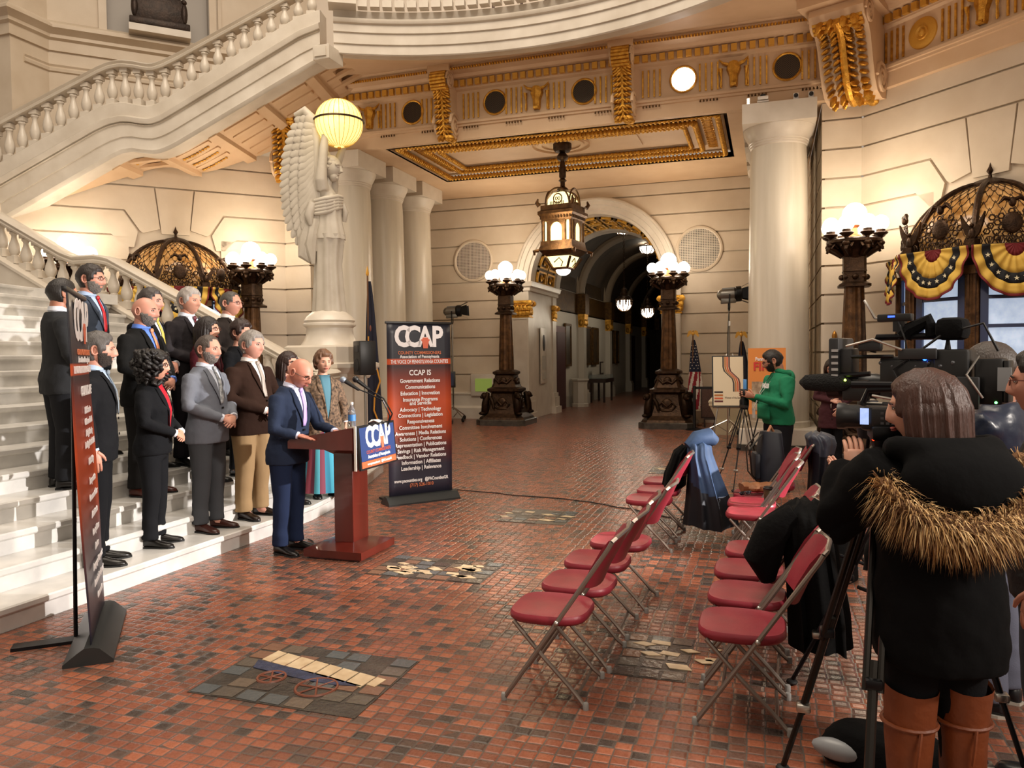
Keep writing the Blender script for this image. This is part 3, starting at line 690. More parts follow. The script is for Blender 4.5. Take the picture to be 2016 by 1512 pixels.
# upper flight in front of the north-west wall
UA, UB = Vector((-13.78, 11.2, 0)), Vector((-8.1, 12.7, 0)); ut = (UB-UA).normalized(); un = Vector((ut.y, -ut.x, 0))
ZB = [(-3, 3.1), (-.11, 4.6), (1.9, 5.64), (2.1, 5.72), (2.3, 5.74), (2.55, 5.70), (2.75, 5.68), (2.95, 5.73), (3.16, 5.82), (5.84, 7.25), (6.1, 7.38)]
ZT = [(-3, 4.2), (-.36, 5.62), (1.6, 6.60), (1.85, 6.68), (2.15, 6.69), (2.45, 6.62), (2.67, 6.6), (2.9, 6.68), (3.19, 6.85), (5.62, 8.19), (6.1, 8.3)]
ZR = [(-3, 5.1), (-.33, 6.52), (1.6, 7.41), (1.82, 7.49), (2.05, 7.52), (2.3, 7.49), (2.57, 7.43), (2.7, 7.43), (2.86, 7.47), (3.21, 7.62), (4.95, 8.46), (6.0, 8.98)]
us = [-2.4+i*.1 for i in range(85)]
uf = thing('upper_marble_flight', 'upper marble stair flight rising from left to the curved balcony', 'staircase')
def upt(s, off, z): return UA+ut*s+un*off+Vector((0, 0, z))
m = M(); rings = []
fr = [0, .02, .07, .12, .3, .31, .56, .57, .585, .6, .68, .69, .72, .74, .98, 1]
fo = [-.02, .0, .02, 0, 0, .025, .025, .06, .0, .07, .1, .1, .06, .0, 0, -.02]
for s in us:
    zb, zt = pl(ZB, s), pl(ZT, s); r = [upt(s, o, zb+(zt-zb)*f) for f, o in zip(fr, fo)]
    rings.append([upt(s, -.4, zb)]+r+[upt(s, -.4, zt)])
m.loft(rings); m.build('stringer', MARBLE, uf, 30)
def wallhit(s):                                # distance from the stringer back to the wall
    best = 9
    p = UA+ut*s; d = -un
    for p0_, nrm in ((Vector((-10.35, 14.9, 0)), Vector((1, -1, 0))), (Vector((0, 14.9, 0)), Vector((0, -1, 0)))):
        den = nrm.dot(d)
        if abs(den) > 1e-6:
            t_ = nrm.dot(p0_-p)/den
            if t_ > 0: best = min(best, t_)
    return best-.06
m = M(); m.loft([[upt(s, -.38, pl(ZB, s)+.06), upt(s, -max(.45, wallhit(s)), pl(ZB, s)+.06), upt(s, -max(.45, wallhit(s)), pl(ZB, s)+.3), upt(s, -.38, pl(ZB, s)+.3)] for s in us if wallhit(s) > .45]); m.build('soffit', CREAM, uf, 20)
m = M()
for s0 in [-.3+.98*i for i in range(7)]:
    if wallhit(s0) < .6: continue
    m.loft([[upt(s0+a, -.38, pl(ZB, s0+a)-.03), upt(s0+a, -wallhit(s0+a), pl(ZB, s0+a)-.03), upt(s0+a, -wallhit(s0+a), pl(ZB, s0+a)+.08), upt(s0+a, -.38, pl(ZB, s0+a)+.08)] for a in (0, .16)])
    for q in range(5):
        for a0, a1, dz in ((.24, .9, .03),):
            w0 = .55+q*.42
            if w0+.2 > wallhit(s0+.3): continue
            m.loft([[upt(s0+a, -w0, pl(ZB, s0+a)+dz), upt(s0+a, -w0-.14, pl(ZB, s0+a)+dz), upt(s0+a, -w0-.14, pl(ZB, s0+a)+.1), upt(s0+a, -w0, pl(ZB, s0+a)+.1)] for a in (a0, a1)])
m.build('coffer_ribs', CREAM, uf, 20)
m = M()
for s0 in (1.65, 2.63):
    for q in range(3):
        w0 = .78+q*.42
        if w0+.2 < wallhit(s0+.3):
            for k in range(10): m.ell(upt(s0+.3+k*.055, -w0, pl(ZB, s0+.3+k*.055)+.04), (.035, .035, .02), 6, 4)
m.build('gilded_beads', GOLD, uf)
ub = thing('upper_balustrade', 'white marble balustrade of the upper stair flight at top left', 'balustrade')
m = M(); m.loft([[upt(s, -.2+o, pl(ZR, s)+z*.95) for o, z in RP] for s in us]); m.build('handrail', MARBLE, ub, 40)
for i in range(27):
    s = -1.1+i*.265
    o = p0.copy(); COL.objects.link(o); o.parent = ub; q = upt(s, -.2, pl(ZT, s)-.02); o.location = q; o.rotation_euler = (0, 0, atan2(ut.y, ut.x)); o.scale = (1, 1, (pl(ZR, s)-.12-pl(ZT, s))/.62)
# ================================================================ winged statue and pedestal
PX, PY = -6.62, 10.68
ped = thing('statue_pedestal', 'stepped white marble pedestal under the winged statue at the foot of the stairs', 'pedestal', (PX, PY, 0), radians(-6))
m = M().box((0, 0, .25), (1.15, 1.15, .5)).box((0, 0, .56), (1.05, 1.05, .12)); m.box((0, 0, 1.0), (.82, .82, .9)); m.box((0, -.41, 1.0), (.56, .05, .7)).box((.41, 0, 1.0), (.05, .56, .7)); m.build('die', MARBLE, ped, 0)
sq = lambda h, z: [Vector((a*h, b*h, z)) for a, b in ((-1, -1), (1, -1), (1, 1), (-1, 1))]
m = M().loft([sq(.43, 1.42), sq(.45, 1.45), sq(.45, 1.5), sq(.52, 1.55), sq(.55, 1.6), sq(.55, 1.66), sq(.5, 1.68)]); m.loft([sq(.5, 1.66), sq(.5, 1.92), sq(.46, 1.95)]); m.build('cornice', MARBLE, ped, 30)
m = M().lathe([(.47, 1.93), (.45, 1.96), (.40, 2.03), (.37, 2.12), (.36, 2.22), (.38, 2.24), (.41, 2.26), (.41, 2.29), (.38, 2.31), (.4, 2.34), (.36, 2.4), (.28, 2.47), (.2, 2.5), (0, 2.51)], 36); m.build('drum', MARBLE, ped)
ang = thing('winged_statue', 'white winged female statue holding up a glowing globe', 'statue', (PX, PY, 2.42), radians(6))
def remesh(m_, vox, sm=4, name='tmp'):         # union overlapping shapes into one smooth surface
    o = m_.build(name, [], None, 0)
    md = o.modifiers.new('r', 'REMESH'); md.mode = 'VOXEL'; md.voxel_size = vox
    if sm: s_ = o.modifiers.new('s', 'SMOOTH'); s_.factor = .5; s_.iterations = sm
    me = bpy.data.meshes.new_from_object(o.evaluated_get(bpy.context.evaluated_depsgraph_get()))
    old = o.data; bpy.data.objects.remove(o); bpy.data.meshes.remove(old); return me
def fluted(rings_spec, n, amp, k, ph=0, twist=0):
    out = []
    for i, (cx_, cy_, z, rx, ry) in enumerate(rings_spec):
        out.append([Vector((cx_+rx*cos(2*pi*j/n)*(1+amp*sin(k*2*pi*j/n+ph+twist*i)), cy_+ry*sin(2*pi*j/n)*(1+amp*sin(k*2*pi*j/n+ph+twist*i)), z)) for j in range(n)])
    return out
# local frame: facing +X, so the figure looks right in the photo
m = M()
m.loft(fluted([(0, 0, 0, .27, .24), (.0, 0, .3, .24, .22), (0, 0, .8, .21, .20), (.02, 0, 1.15, .23, .21), (.02, 0, 1.27, .25, .23), (.01, 0, 1.28, .2, .19), (.01, 0, 1.35, .16, .16)], 72, .07, 9, .4, .25))
m.build('skirt_drapery', STATM, ang, 60)
m = M()
m.loft(fluted([(.02, 0, 1.2, .255, .235), (.02, 0, 1.26, .25, .235), (.03, 0, 1.45, .2, .2), (.03, 0, 1.62, .185, .19), (.02, 0, 1.78, .2, .21), (.01, 0, 1.82, .15, .17)], 60, .05, 10, 1, .3))
for k in range(5): m.tube([(-.12, -.2, 1.58+.05*k), (.08, -.2-.01*k, 1.6+.05*k), (.2, -.05, 1.68+.045*k), (.2, .12, 1.72+.04*k)], [.03, .04, .04, .025], 7)
m.tube([(-.15, -.2, 1.75), (-.2, -.24, 1.55), (-.17, -.24, 1.4)], [.06, .08, .03], 8)
m.tube([(.21, .12, 1.78), (.24, .14, 1.65), (.2, .16, 1.5)], [.03, .05, .04], 8)
m.build('tunic_drapery', STATM, ang, 60)
m = M()
m.loft([[Vector((x+rx*cos(2*pi*j/20), ry*sin(2*pi*j/20), z)) for j in range(20)] for x, z, rx, ry in ((.02, 1.55, .13, .15), (.02, 1.75, .14, .17), (.01, 1.92, .13, .19), (0, 2.0, .09, .14), (.01, 2.05, .06, .07), (.03, 2.14, .055, .055), (.04, 2.2, .05, .05))])
for s in (-1, 1):
    m.ell((.12, s*.08, 1.84), (.06, .065, .06), 10, 8)
for s, tip in ((-1, (.07, -.16, 2.88)), (1, (.2, .22, 2.72))):
    m.tube([(0, s*.15, 1.95), (0, s*.2, 2.1), (.02, s*.2, 2.3), ((tip[0]+.02)/2, (tip[1]+s*.2)/2, (tip[2]+2.3)/2), tip], [.1, .095, .075, .07, .045], 10)
    hx_, hy_, hz_ = tip
    m.ell((hx_, hy_, hz_+.05), (.03, .05, .07), 8, 6)
    for f in range(4): m.tube([(hx_, hy_+(f-1.5)*.025, hz_+.09), (hx_+.01, hy_+(f-1.5)*.035, hz_+.15), (hx_+.015, hy_+(f-1.5)*.045, hz_+.2)], [.014, .012, .009], 6)
    m.tube([(hx_, hy_+s*.04, hz_+.03), (hx_+.01, hy_+s*.085, hz_+.08)], [.015, .01], 6)
me = remesh(m, .016, 2); me.materials.append(STATM); me.polygons.foreach_set('use_smooth', [True]*len(me.polygons)); body = bpy.data.objects.new('figure', me); COL.objects.link(body); body.parent = ang
m = M()
m.ell((.05, 0, 2.3), (.12, .1, .135), 20, 14); m.tube([(.158, 0, 2.335), (.185, 0, 2.275), (.16, 0, 2.26)], [.016, .024, .015], 8)
m.ell((.1, 0, 2.205), (.06, .065, .07), 12, 8); m.ell((.15, 0, 2.232), (.018, .03, .010), 8, 6); m.ell((.14, 0, 2.19), (.03, .035, .025), 8, 6)
for s in (-1, 1): m.ell((.145, s*.04, 2.318), (.018, .024, .010), 8, 6); m.tube([(.15, s*.02, 2.345), (.15, s*.05, 2.35), (.13, s*.08, 2.335)], .012, 6)
HS = T(.05, 0, 2.2) @ S(1.32, 1.32, 1.3) @ R(radians(14), 'Y') @ T(-.05, 0, -2.2)
m.v = [HS @ p for p in m.v]
m.build('head', STATM, ang)
m = M()
for i in range(26):
    a = i*2.4; m.ell((.02-.1*cos(a)*.6, .085*sin(a), 2.33+.06*cos(i*1.1)), (.05, .035, .035), 8, 6)
m.ell((.02, 0, 2.36), (.12, .1, .09), 14, 8); m.ell((-.05, 0, 2.44), (.05, .05, .05), 8, 6)
m.v = [HS @ p for p in m.v]; m.build('hair', STATM, ang)
# wings: layered feathers on each side, behind the back (-X side of the figure)
def wing(sy, spread, nm):
    m = M()
    root = Vector((-.1, sy*.1, 1.9))
    for row, (n_, l0, l1, w_) in enumerate(((13, .95, .55, .10), (12, .65, .4, .09), (10, .42, .3, .08))):
        for i in range(n_):
            f = i/(n_-1)
            sx_, sz_ = -.16-.34*sin(f*pi*.75)*1.0, 3.12-1.75*f
            base = Vector((-.12-.16*sin(f*pi), sy*(.14+spread*.5*sin(f*pi)), 3.0-1.35*f))
            ang_ = lerp(radians(100), radians(250), f) if row == 0 else lerp(radians(105), radians(245), f)
            Ln = lerp(l0, l1, abs(f-.35)) if row == 0 else lerp(l0, l1, f)
            Ln = min(Ln, 1.0)
            d = Vector((cos(ang_)*.8, sy*spread, sin(ang_))).normalized()
            if f > .3: d = Vector((-.55, sy*spread, -.85+.35*(1-f))).normalized() if row == 0 else d
            side = d.cross(Vector((0, 1, 0))).normalized(); nrm = d.cross(side)
            rings = []
            for t_, ww in ((0, .5), (.3, 1), (.7, .95), (.9, .65), (1, .12)):
                c = base+d*Ln*t_+nrm*(.03*row*sy)
                rings.append([c+side*ww*w_*cos(2*pi*j/8)+Vector((0, sy*.012*sin(2*pi*j/8), 0)) for j in range(8)])
            m.loft(rings)
    m.tube([(-.08, sy*.12, 1.75), (-.16, sy*.16, 2.1), (-.2, sy*.18, 2.6), (-.16, sy*.2, 3.0), (-.1, sy*.2, 3.12)], [.09, .1, .09, .08, .05], 10)
    m.build(nm, STATM, ang, 50)
# broad sheet-like wings of overlapping feathers
def wing2(sy, yaw, nm):
    m = M(); X = T(-.1, sy*.1, 0) @ R(yaw)
    out = [(1.02, .12), (1.1, .36), (1.35, .52), (1.7, .6), (2.1, .62), (2.5, .58), (2.85, .48), (3.1, .34), (3.2, .2), (3.18, .08)]   # z, reach
    for row, (fr_, off) in enumerate(((1.0, 0), (.72, .03), (.46, .055))):
        zz = 1.0
        while zz < 3.12:
            rch = pl([(a, b) for a, b in out], zz)*fr_
            z_root = lerp(1.75, 3.05, (zz-1.0)/2.15)
            a = Vector((0, 0, z_root)); b = Vector((-rch, 0, zz))
            d = b-a; L_ = d.length
            if L_ > .1:
                d.normalize(); sd = Vector((d.z, 0, -d.x))
                rings = []
                for t_, ww in ((0, .45), (.35, .9), (.75, 1.05), (.92, .8), (1.0, .25)):
                    c = a+d*L_*t_
                    rings.append([c+sd*(ww*.075*cos(2*pi*j/8))+Vector((0, sy*(off+.016*sin(2*pi*j/8)+.03*sin(t_*2)), 0)) for j in range(8)])
                m.loft(rings, X=X)
            zz += .115
    m.tube([Vector((0.02, 0, 1.6)), Vector((0, 0, 2.1)), Vector((-.02, 0, 2.7)), Vector((-.08, 0, 3.08)), Vector((-.2, 0, 3.2)), Vector((-.36, 0, 3.14))], [.08, .09, .085, .085, .08, .04], 10, X=X)
    m.build(nm, STATM, ang, 50)
wing2(-1, radians(6), 'near_wing'); wing2(1, radians(-58), 'far_wing')
m = M().tube([(-.2, -.1, 1.55), (-.3, -.14, 1.2), (-.32, -.14, .95), (-.22, -.13, .85)], [.1, .13, .12, .05], 9).tube([(-.14, -.16, 1.5), (-.2, -.2, 1.1), (-.16, -.2, .8)], [.08, .1, .03], 8); m.build('hanging_drape', STATM, ang)
GG = mat('glowing_ribbed_globe', '#ffe9a0', .3, emis=1.25, ecol='#ffe08a', var=.4, vs=9, stretch=(4, 4, .3))
gl = M(); n_ = 48
gl.loft([[Vector((r*(1+.012*(j % 2))*cos(2*pi*j/n_), r*(1+.012*(j % 2))*sin(2*pi*j/n_), z)) for j in range(n_)] for r, z in [(.37*cos(a), .37*sin(a)) for a in [-pi/2+.06+(pi-.12)*k/16 for k in range(17)]]])
g_ = gl.build('globe', GG, ang); g_.location = (.2, .04, 3.02)
m = M()
for k in range(28): m.tube([(.374*cos(e)*cos(k*2*pi/28), .374*cos(e)*sin(k*2*pi/28), .374*sin(e)) for e in [-1.35+2.7*q/12 for q in range(13)]], .0045, 4)
o = m.build('globe_ribs', mat('amber_rib', '#c79a3c', .4, emis=.35, ecol='#d8ac4c'), ang); o.location = g_.location
m = M().ell((0, 0, 0), (.22, .22, .2), 16, 10); o = m.build('bright_core', GLOBE, ang); o.location = (.2, .04, 2.9)
m = M().tube([(.385*cos(a), .385*sin(a), .03) for a in [2*pi*k/36 for k in range(36)]], .016, 6, closed=True); o = m.build('equator_band', BRONZE, ang); o.location = g_.location
m = M().ell((0, 0, 0), .03, 8, 6); o = m.build('finial', GOLDP, ang); o.location = (.2, .04, 2.64)
lamp('statue_globe_light', 'POINT', (PX+.3, PY-.55, 5.4), 9, (1, .82, .45), size=.35)
# ================================================================ candelabra
def candelabrum():
    t = thing('bronze_candelabrum', 'x', 'lamp', (0, 0, 0), 0, 'bronze candelabra with clustered globes')
    def sqr(h, z, c=.0):
        if c == 0: c = h*.25
        return [Vector(p+(z,)) for p in ((-h, -h+c), (-h+c, -h), (h-c, -h), (h, -h+c), (h, h-c), (h-c, h), (-h+c, h), (-h, h-c))]
    m = M().loft([sqr(.66, 0), sqr(.66, .13), sqr(.64, .15)]); m.build('plinth', BLACKMAR, t, 20)
    m = M().loft([sqr(.6, .15), sqr(.58, .2), sqr(.5, .26), sqr(.46, .3), sqr(.36, .62), sqr(.34, .8), sqr(.42, .86), sqr(.42, .92), sqr(.33, .96), sqr(.27, 1.1), sqr(.25, 1.26), sqr(.3, 1.3), sqr(.3, 1.35), sqr(.2, 1.4)]); m.build('base', BRONZE, t, 20)
    m = M()
    for k in range(4):
        a = k*pi/2; X = R(a)
        for s in (-1, 1):
            X2 = X @ T(s*.36, -.36, 0) @ R(s*pi/4)
            m.tube([(0, -.05, .3), (0, -.12, .36), (0, -.1, .55), (0, -.06, .75), (0, -.02, .82)], [.07, .1, .1, .08, .05], 8, X=X2); m.ell((0, -.13, .74), (.08, .09, .09), 9, 7, X2); m.ell((0, -.2, .71), (.04, .05, .04), 7, 5, X2)
            m.ell((.0, -.17, .3), (.08, .12, .05), 8, 6, X2); m.tube([(.08, 0, .7), (.16, .02, .6), (.2, .04, .42)], [.05, .05, .03], 7, X=X2)
        m.ell((0, -.37, .55), (.14, .05, .16), 10, 8, X); m.ell((0, -.4, .42), (.2, .05, .05), 8, 6, X)
        for s in (-1, 1): m.tube([(0, -.4, .5), (s*.12, -.41, .62), (s*.2, -.4, .52), (s*.14, -.41, .44)], .025, 6, X=X)
        m.ell((0, -.27, 1.12), (.1, .06, .1), 9, 7, X); m.tube([(-.2, -.26, 1.16), (-.1, -.3, 1.06), (0, -.31, 1.12), (.1, -.3, 1.06), (.2, -.26, 1.16)], .035, 7, X=X)
    m.build('lion_figures', BRONZE, t, 60)
    n = 48
    m = M().loft([[Vector((r*(1+.05*cos(12*2*pi*j/n))*cos(2*pi*j/n), r*(1+.05*cos(12*2*pi*j/n))*sin(2*pi*j/n), z)) for j in range(n)] for r, z in ((.19, 1.38), (.185, 1.75), (.165, 2.3), (.145, 2.84))])
    m.build('fluted_shaft', BRONZEL, t, 40)
    m = M().loft([sqr(.24, 2.82), sqr(.24, 2.86), sqr(.17, 2.9), sqr(.17, 3.06), sqr(.18, 3.07), sqr(.17, 3.1), sqr(.17, 3.3)])
    for k in range(8): m.ell((.19*cos(k*pi/4), .19*sin(k*pi/4), 2.98), (.05, .05, .05), 8, 6)
    m.build('collar', BRONZE, t, 25)
    m = M().lathe([(.17, 3.28), (.19, 3.3), (.21, 3.36), (.28, 3.44), (.37, 3.5), (.43, 3.53), (.43, 3.57), (.36, 3.6), (.1, 3.61)], 24)
    for k in range(8):
        X = R(k*pi/4+pi/8); m.tube([(.2, 0, 3.32), (.32, 0, 3.42), (.42, 0, 3.46), (.44, 0, 3.4)], [.03, .05, .045, .02], 7, X=X); m.ell((.4, 0, 3.5), (.07, .07, .05), 8, 6, X)
        for s in (-1, 1): m.tube([(.3, s*.06, 3.44), (.38, s*.09, 3.5), (.42, s*.07, 3.44)], .02, 6, X=X)
    m.build('basket', BRONZE, t, 50)
    for k in range(8):
        X = R(k*pi/4+pi/8) @ T(.40, 0, 0)
        m = M().lathe([(.025, 3.53), (.03, 3.58), (.035, 3.6), (.1, 3.64), (.115, 3.66), (.1, 3.675), (.07, 3.68), (.07, 3.72), (.05, 3.73)], 14, X=X); b = m.build('cup', BRONZE, t)
        m = M().ell((0, 0, 3.82), (.125, .125, .125), 18, 12, X); m.build('globe', GLOBE, b)
    m = M().lathe([(.16, 3.6), (.12, 3.66), (.06, 3.68), (.05, 3.78), (.09, 3.82), (.06, 3.85)], 16); m.build('centre_stem', mat('copper', '#b9764a', .4, .7), t)
    m = M().ell((0, 0, 4.0), .19, 22, 14); m.build('centre_globe', GLOBE, t)
    return t
cand = candelabrum()
CS = [(-6.42, 18.75, 'bronze candelabrum with lit globes left of the hall arch'), (-2.28, 18.75, 'bronze candelabrum with lit globes right of the hall arch'), (1.33, 13.75, 'bronze candelabrum with lit globes behind the TV camera at right'),
      (-10.25, 13.55, 'bronze candelabrum with lit globes behind the people on the stairs'), (-12.8, 11.4, 'candelabrum at far left showing only a bright globe over the handrail')]
for i, (x, y, l) in enumerate(CS):
    if i == 0: cand.location = (x, y, 0); cand['label'] = l
    else: dup(cand, (x, y, 0), 0, l)
    lamp('candelabrum_light', 'POINT', (x, y-.02, 4.45), 45 if i < 4 else 12, WARM, size=.4)
    lamp('candelabrum_light', 'POINT', (x+(.35 if x > -4 else -.1), y-.75, 3.85), 14 if i < 4 else 4, WARM, size=.3)
# ================================================================ domed booths
AMB = None
def scale_glass():
    m = bpy.data.materials.new('backlit_scale_glass'); m.use_nodes = True; N = m.node_tree.nodes; L = m.node_tree.links; b = N['Principled BSDF']
    tc = N.new('ShaderNodeTexCoord'); nz = N.new('ShaderNodeTexNoise'); nz.inputs['Scale'].default_value = 7; nz.inputs['Detail'].default_value = 5; L.new(tc.outputs['Object'], nz.inputs['Vector'])
    rp = N.new('ShaderNodeValToRGB'); rp.color_ramp.elements[0].position = .35; rp.color_ramp.elements[1].position = .7; rp.color_ramp.elements[0].color = hx('#7d5223'); rp.color_ramp.elements[1].color = hx('#c1935a')
    L.new(nz.outputs['Fac'], rp.inputs[0]); L.new(rp.outputs[0], b.inputs['Base Color']); b.inputs['Roughness'].default_value = .15
    L.new(rp.outputs[0], b.inputs['Emission Color']); b.inputs['Emission Strength'].default_value = .5  # emission stands in for light coming through the dome from behind
    return m
AMB = scale_glass()
YEL = mat('golden_yellow_cloth', '#d9b14c', .75, bump=.1, bs=60); NAVY = mat('black_navy_cloth', '#0e0f16', .8); MAROON = mat('crimson_cloth', '#6d0f17', .75)
DAY = mat('daylit_etched_glass', '#cfe0f5', .15, emis=.55, ecol='#c9ddf8', var=.5, vs=8, col2='#8f9db0')  # daylight outside the booth is put into the panes as a bluish glow
BLUEF = mat('blue_painted_frame', '#2c3a63', .35, coat=.3)
def bunting(X, w, dp, parent, bow=.06):       # half-round pleated swag in the local xz plane, hanging from z=0; outwards is -y
    N = 48; bands = [(0, .24, 2), (.24, .56, 0), (.56, .76, 1), (.76, .95, 0), (.95, 1.0, 2)]
    m = M()
    def pt(a, r):
        f = .03*r*sin(a*16+2*r)
        return X @ Vector((w/2*r*cos(a)*(.98), -.05-f-bow*r*sin(a), -dp*r*sin(a)))
    for r0, r1, k in bands:
        m.mat(k)
        m.loft([[pt(pi+(-pi)*j/N, lerp(r0, r1, q/3)) for q in range(4)] for j in range(N+1)], False, False)
    m.mat(2)
    m.mat(3)
    for j in range(9):
        a = pi*(j+1)/10; c = pt(a, .66); st = [(cos(pi/2+i*pi/5)*(.035 if i % 2 == 0 else .014), sin(pi/2+i*pi/5)*(.035 if i % 2 == 0 else .014)) for i in range(10)]
        e1 = (X @ Vector((1, 0, 0))-X @ Vector((0, 0, 0))); e2 = (X @ Vector((0, 0, 1))-X @ Vector((0, 0, 0))); e3 = X @ Vector((0, -1, 0))-X @ Vector((0, 0, 0))
        m.prism(st, .004, frame(c+e3*.008, e1, e2, e1.cross(e2)*-1) if False else frame(c+e3*.01, e1, e2, e1.cross(e2)))
    o = m.build('bunting_swag', [YEL, NAVY, MAROON, mat('cream_star', '#e9dfbb', .7)], parent, 60)
    sol = o.modifiers.new('thickness', 'SOLIDIFY'); sol.thickness = .006
    return o
def booth(loc, rz, label, dz):
    t = thing('domed_booth', label, 'booth', loc, rz, 'domed bronze booths on the diagonal walls')
    Rr, zb = 1.15, 3.2                        # local: wall at y=0, room is -y
    n = 8
    m = M()
    rr = [(1.13*cos(a)*1.0, 1.04*sin(a)) for a in [pi/2*k/14 for k in range(15)]]
    m.lathe([(r, zb+z) for r, z in rr], 64, a0=0, a1=None); m.build('glass_dome', AMB, t, 40)
    m = M()                                   # leaded scales: fish-scale arcs over the dome
    rows = 12; per = 40
    for i in range(rows):
        e0 = pi/2*(i+.0)/rows*.97; e1 = pi/2*(i+1.35)/rows*.97
        for j in range(per):
            a0 = 2*pi*(j+.5*(i % 2))/per; pts = []
            am = a0+pi/per
            if sin(am) > .45: continue
            for q in range(5):
                f = q/4; a = a0+2*pi/per*f; e = e1-(e1-e0)*sin(pi*f)
                pts.append((1.136*cos(e)*cos(a), 1.136*cos(e)*sin(a), zb+1.046*sin(e)))
            m.tube(pts, .0055, 4, cap=False)
    m.build('leading', BRONZE, t, 60)
    m = M()
    for k in range(8):
        a = -pi/2+pi/8+k*pi/4
        m.tube([(1.15*cos(e)*cos(a), 1.15*cos(e)*sin(a), zb+1.06*sin(e)) for e in [pi/2*q/12 for q in range(13)]], .045, 8)
    m.lathe([(.3, 1.0+zb), (.3, 1.04+zb), (.2, 1.1+zb), (.07, 1.14+zb), (.03, 1.15+zb), (.02, 1.2+zb), (.05, 1.25+zb), (.02, 1.31+zb), (0, 1.38+zb)], 20); m.build('dome_ribs', BRONZE, t)
    oc_ = [(1.24*cos(-pi/2+pi/8+k*pi/4), 1.24*sin(-pi/2+pi/8+k*pi/4)) for k in range(8)]
    m = M().sweep([(-.15, 0), (.0, 0), (.02, .06), (.05, .1), (.05, .2), (.08, .24), (.08, .28), (-.15, .28)], [(x, y, zb-.26) for x, y in oc_], True, side=1); m.build('entablature', BRONZE, t, 25)
    m = M()
    for k in range(8):
        p, q = Vector(oc_[k]+(0,)), Vector(oc_[(k+1) % 8]+(0,))
        for i in range(7):
            c = p.lerp(q, (i+.5)/7); m.tube([(c.x+.05*cos(b)*(q-p).normalized().x, c.y+.05*cos(b)*(q-p).normalized().y, zb+.05+.06*sin(b)+.02) for b in [2*pi*z/9 for z in range(9)]], .009, 5, closed=True)
            for z in (-1, 0, 1): m.tube([(c.x, c.y, zb+.01), (c.x+z*.035*(q-p).normalized().x, c.y+z*.035*(q-p).normalized().y, zb+.12)], .008, 5)
    for k in (6, 7, 0):                       # crest with small eagle over each visible face
        p, q = Vector(oc_[k]+(0,)), Vector(oc_[(k+1) % 8]+(0,)); c = (p+q)/2; d = (q-p).normalized()
        if k in (7, 0, 6):
            for i in range(26):
                a = i*2.399; r = .27*sqrt(i/26)
                m.tube([c+d*(r*cos(a)*1.2+.04*cos(b))+Vector((0, 0, zb+.26+r*sin(a)*.85+.04*sin(b))) for b in [2*pi*z/6 for z in range(6)]], .012, 5, closed=True)
            m.ell((0, 0, 0), (.13, .03, .15), 12, 8, frame(c+Vector((0, 0, zb+.3)), d, (-d.y, d.x, 0), (0, 0, 1)))
            m.ell(c+Vector((0, 0, zb+.58)), (.05, .05, .07), 8, 6)
            for s in (-1, 1): m.tube([c+Vector((0, 0, zb+.6)), c+d*s*.1+Vector((0, 0, zb+.64)), c+d*s*.17+Vector((0, 0, zb+.56))], [.03, .035, .01], 6)
    m.build('cresting', BRONZE, t, 60)
    for k in (7, 0, 1):
        x, y = oc_[k]
        m = M().ell((x, y, zb+.17), (.05, .06, .1), 9, 7).ell((x, y-.02, zb+.29), (.03, .04, .03), 7, 5).box((x, y, zb+.05), (.14, .14, .1))
        for s in (-1, 1): m.loft([[Vector((x+s*a, y+.02*b, zb+z+e)) for b, e in ((-1, 0), (1, 0), (1, -w_), (-1, -w_))] for a, z, w_ in ((.03, .26, .16), (.1, .34, .16), (.15, .42, .1), (.17, .46, .02))])
        m.build('eagle', BRONZE, t, 60)
    for k in (6, 7, 0, 1, 2):
        x, y = oc_[k]
        n_ = 40; m = M().loft([[Vector((x*.97+.085*(1+.09*cos(10*2*pi*j/n_))*cos(2*pi*j/n_), y*.97+.085*(1+.09*cos(10*2*pi*j/n_))*sin(2*pi*j/n_), z)) for j in range(n_)] for z in (.25, 2.85)])
        m.box((x*.97, y*.97, .12), (.26, .26, .24)).box((x*.97, y*.97, 2.88), (.22, .22, .12)); m.build('fluted_post', BRONZEL, t, 40)
    for k in (6, 7, 0, 1):
        p, q = Vector(oc_[k]+(0,))*.97, Vector(oc_[(k+1) % 8]+(0,))*.97; c = (p+q)/2; d = (q-p).normalized(); nrm = Vector((d.y, -d.x, 0)); L_ = (q-p).length
        F = frame(c, d, (0, 0, 1), nrm)       # local x across, y up, z out
        m = M()
        for s in (-1, 1): m.box((s*(L_/2-.14), 1.55, 0), (.1, 2.9, .07), F)
        for h in (.1, .62, 1.1, 1.66, 2.1, 2.5, 2.9): m.box((0, h, 0), (L_-.2, .05 if h > .2 else .2, .05), F)
        m.box((0, 1.4, 0), (.04, 2.8, .04), F) if False else None
        fr_ = m.build('window_frame', BLUEF, t, 0)
        m = M().box((0, 1.6, -.012), (L_-.24, 2.7, .008), F); m.build('pane', DAY, fr_, 0)
    return t
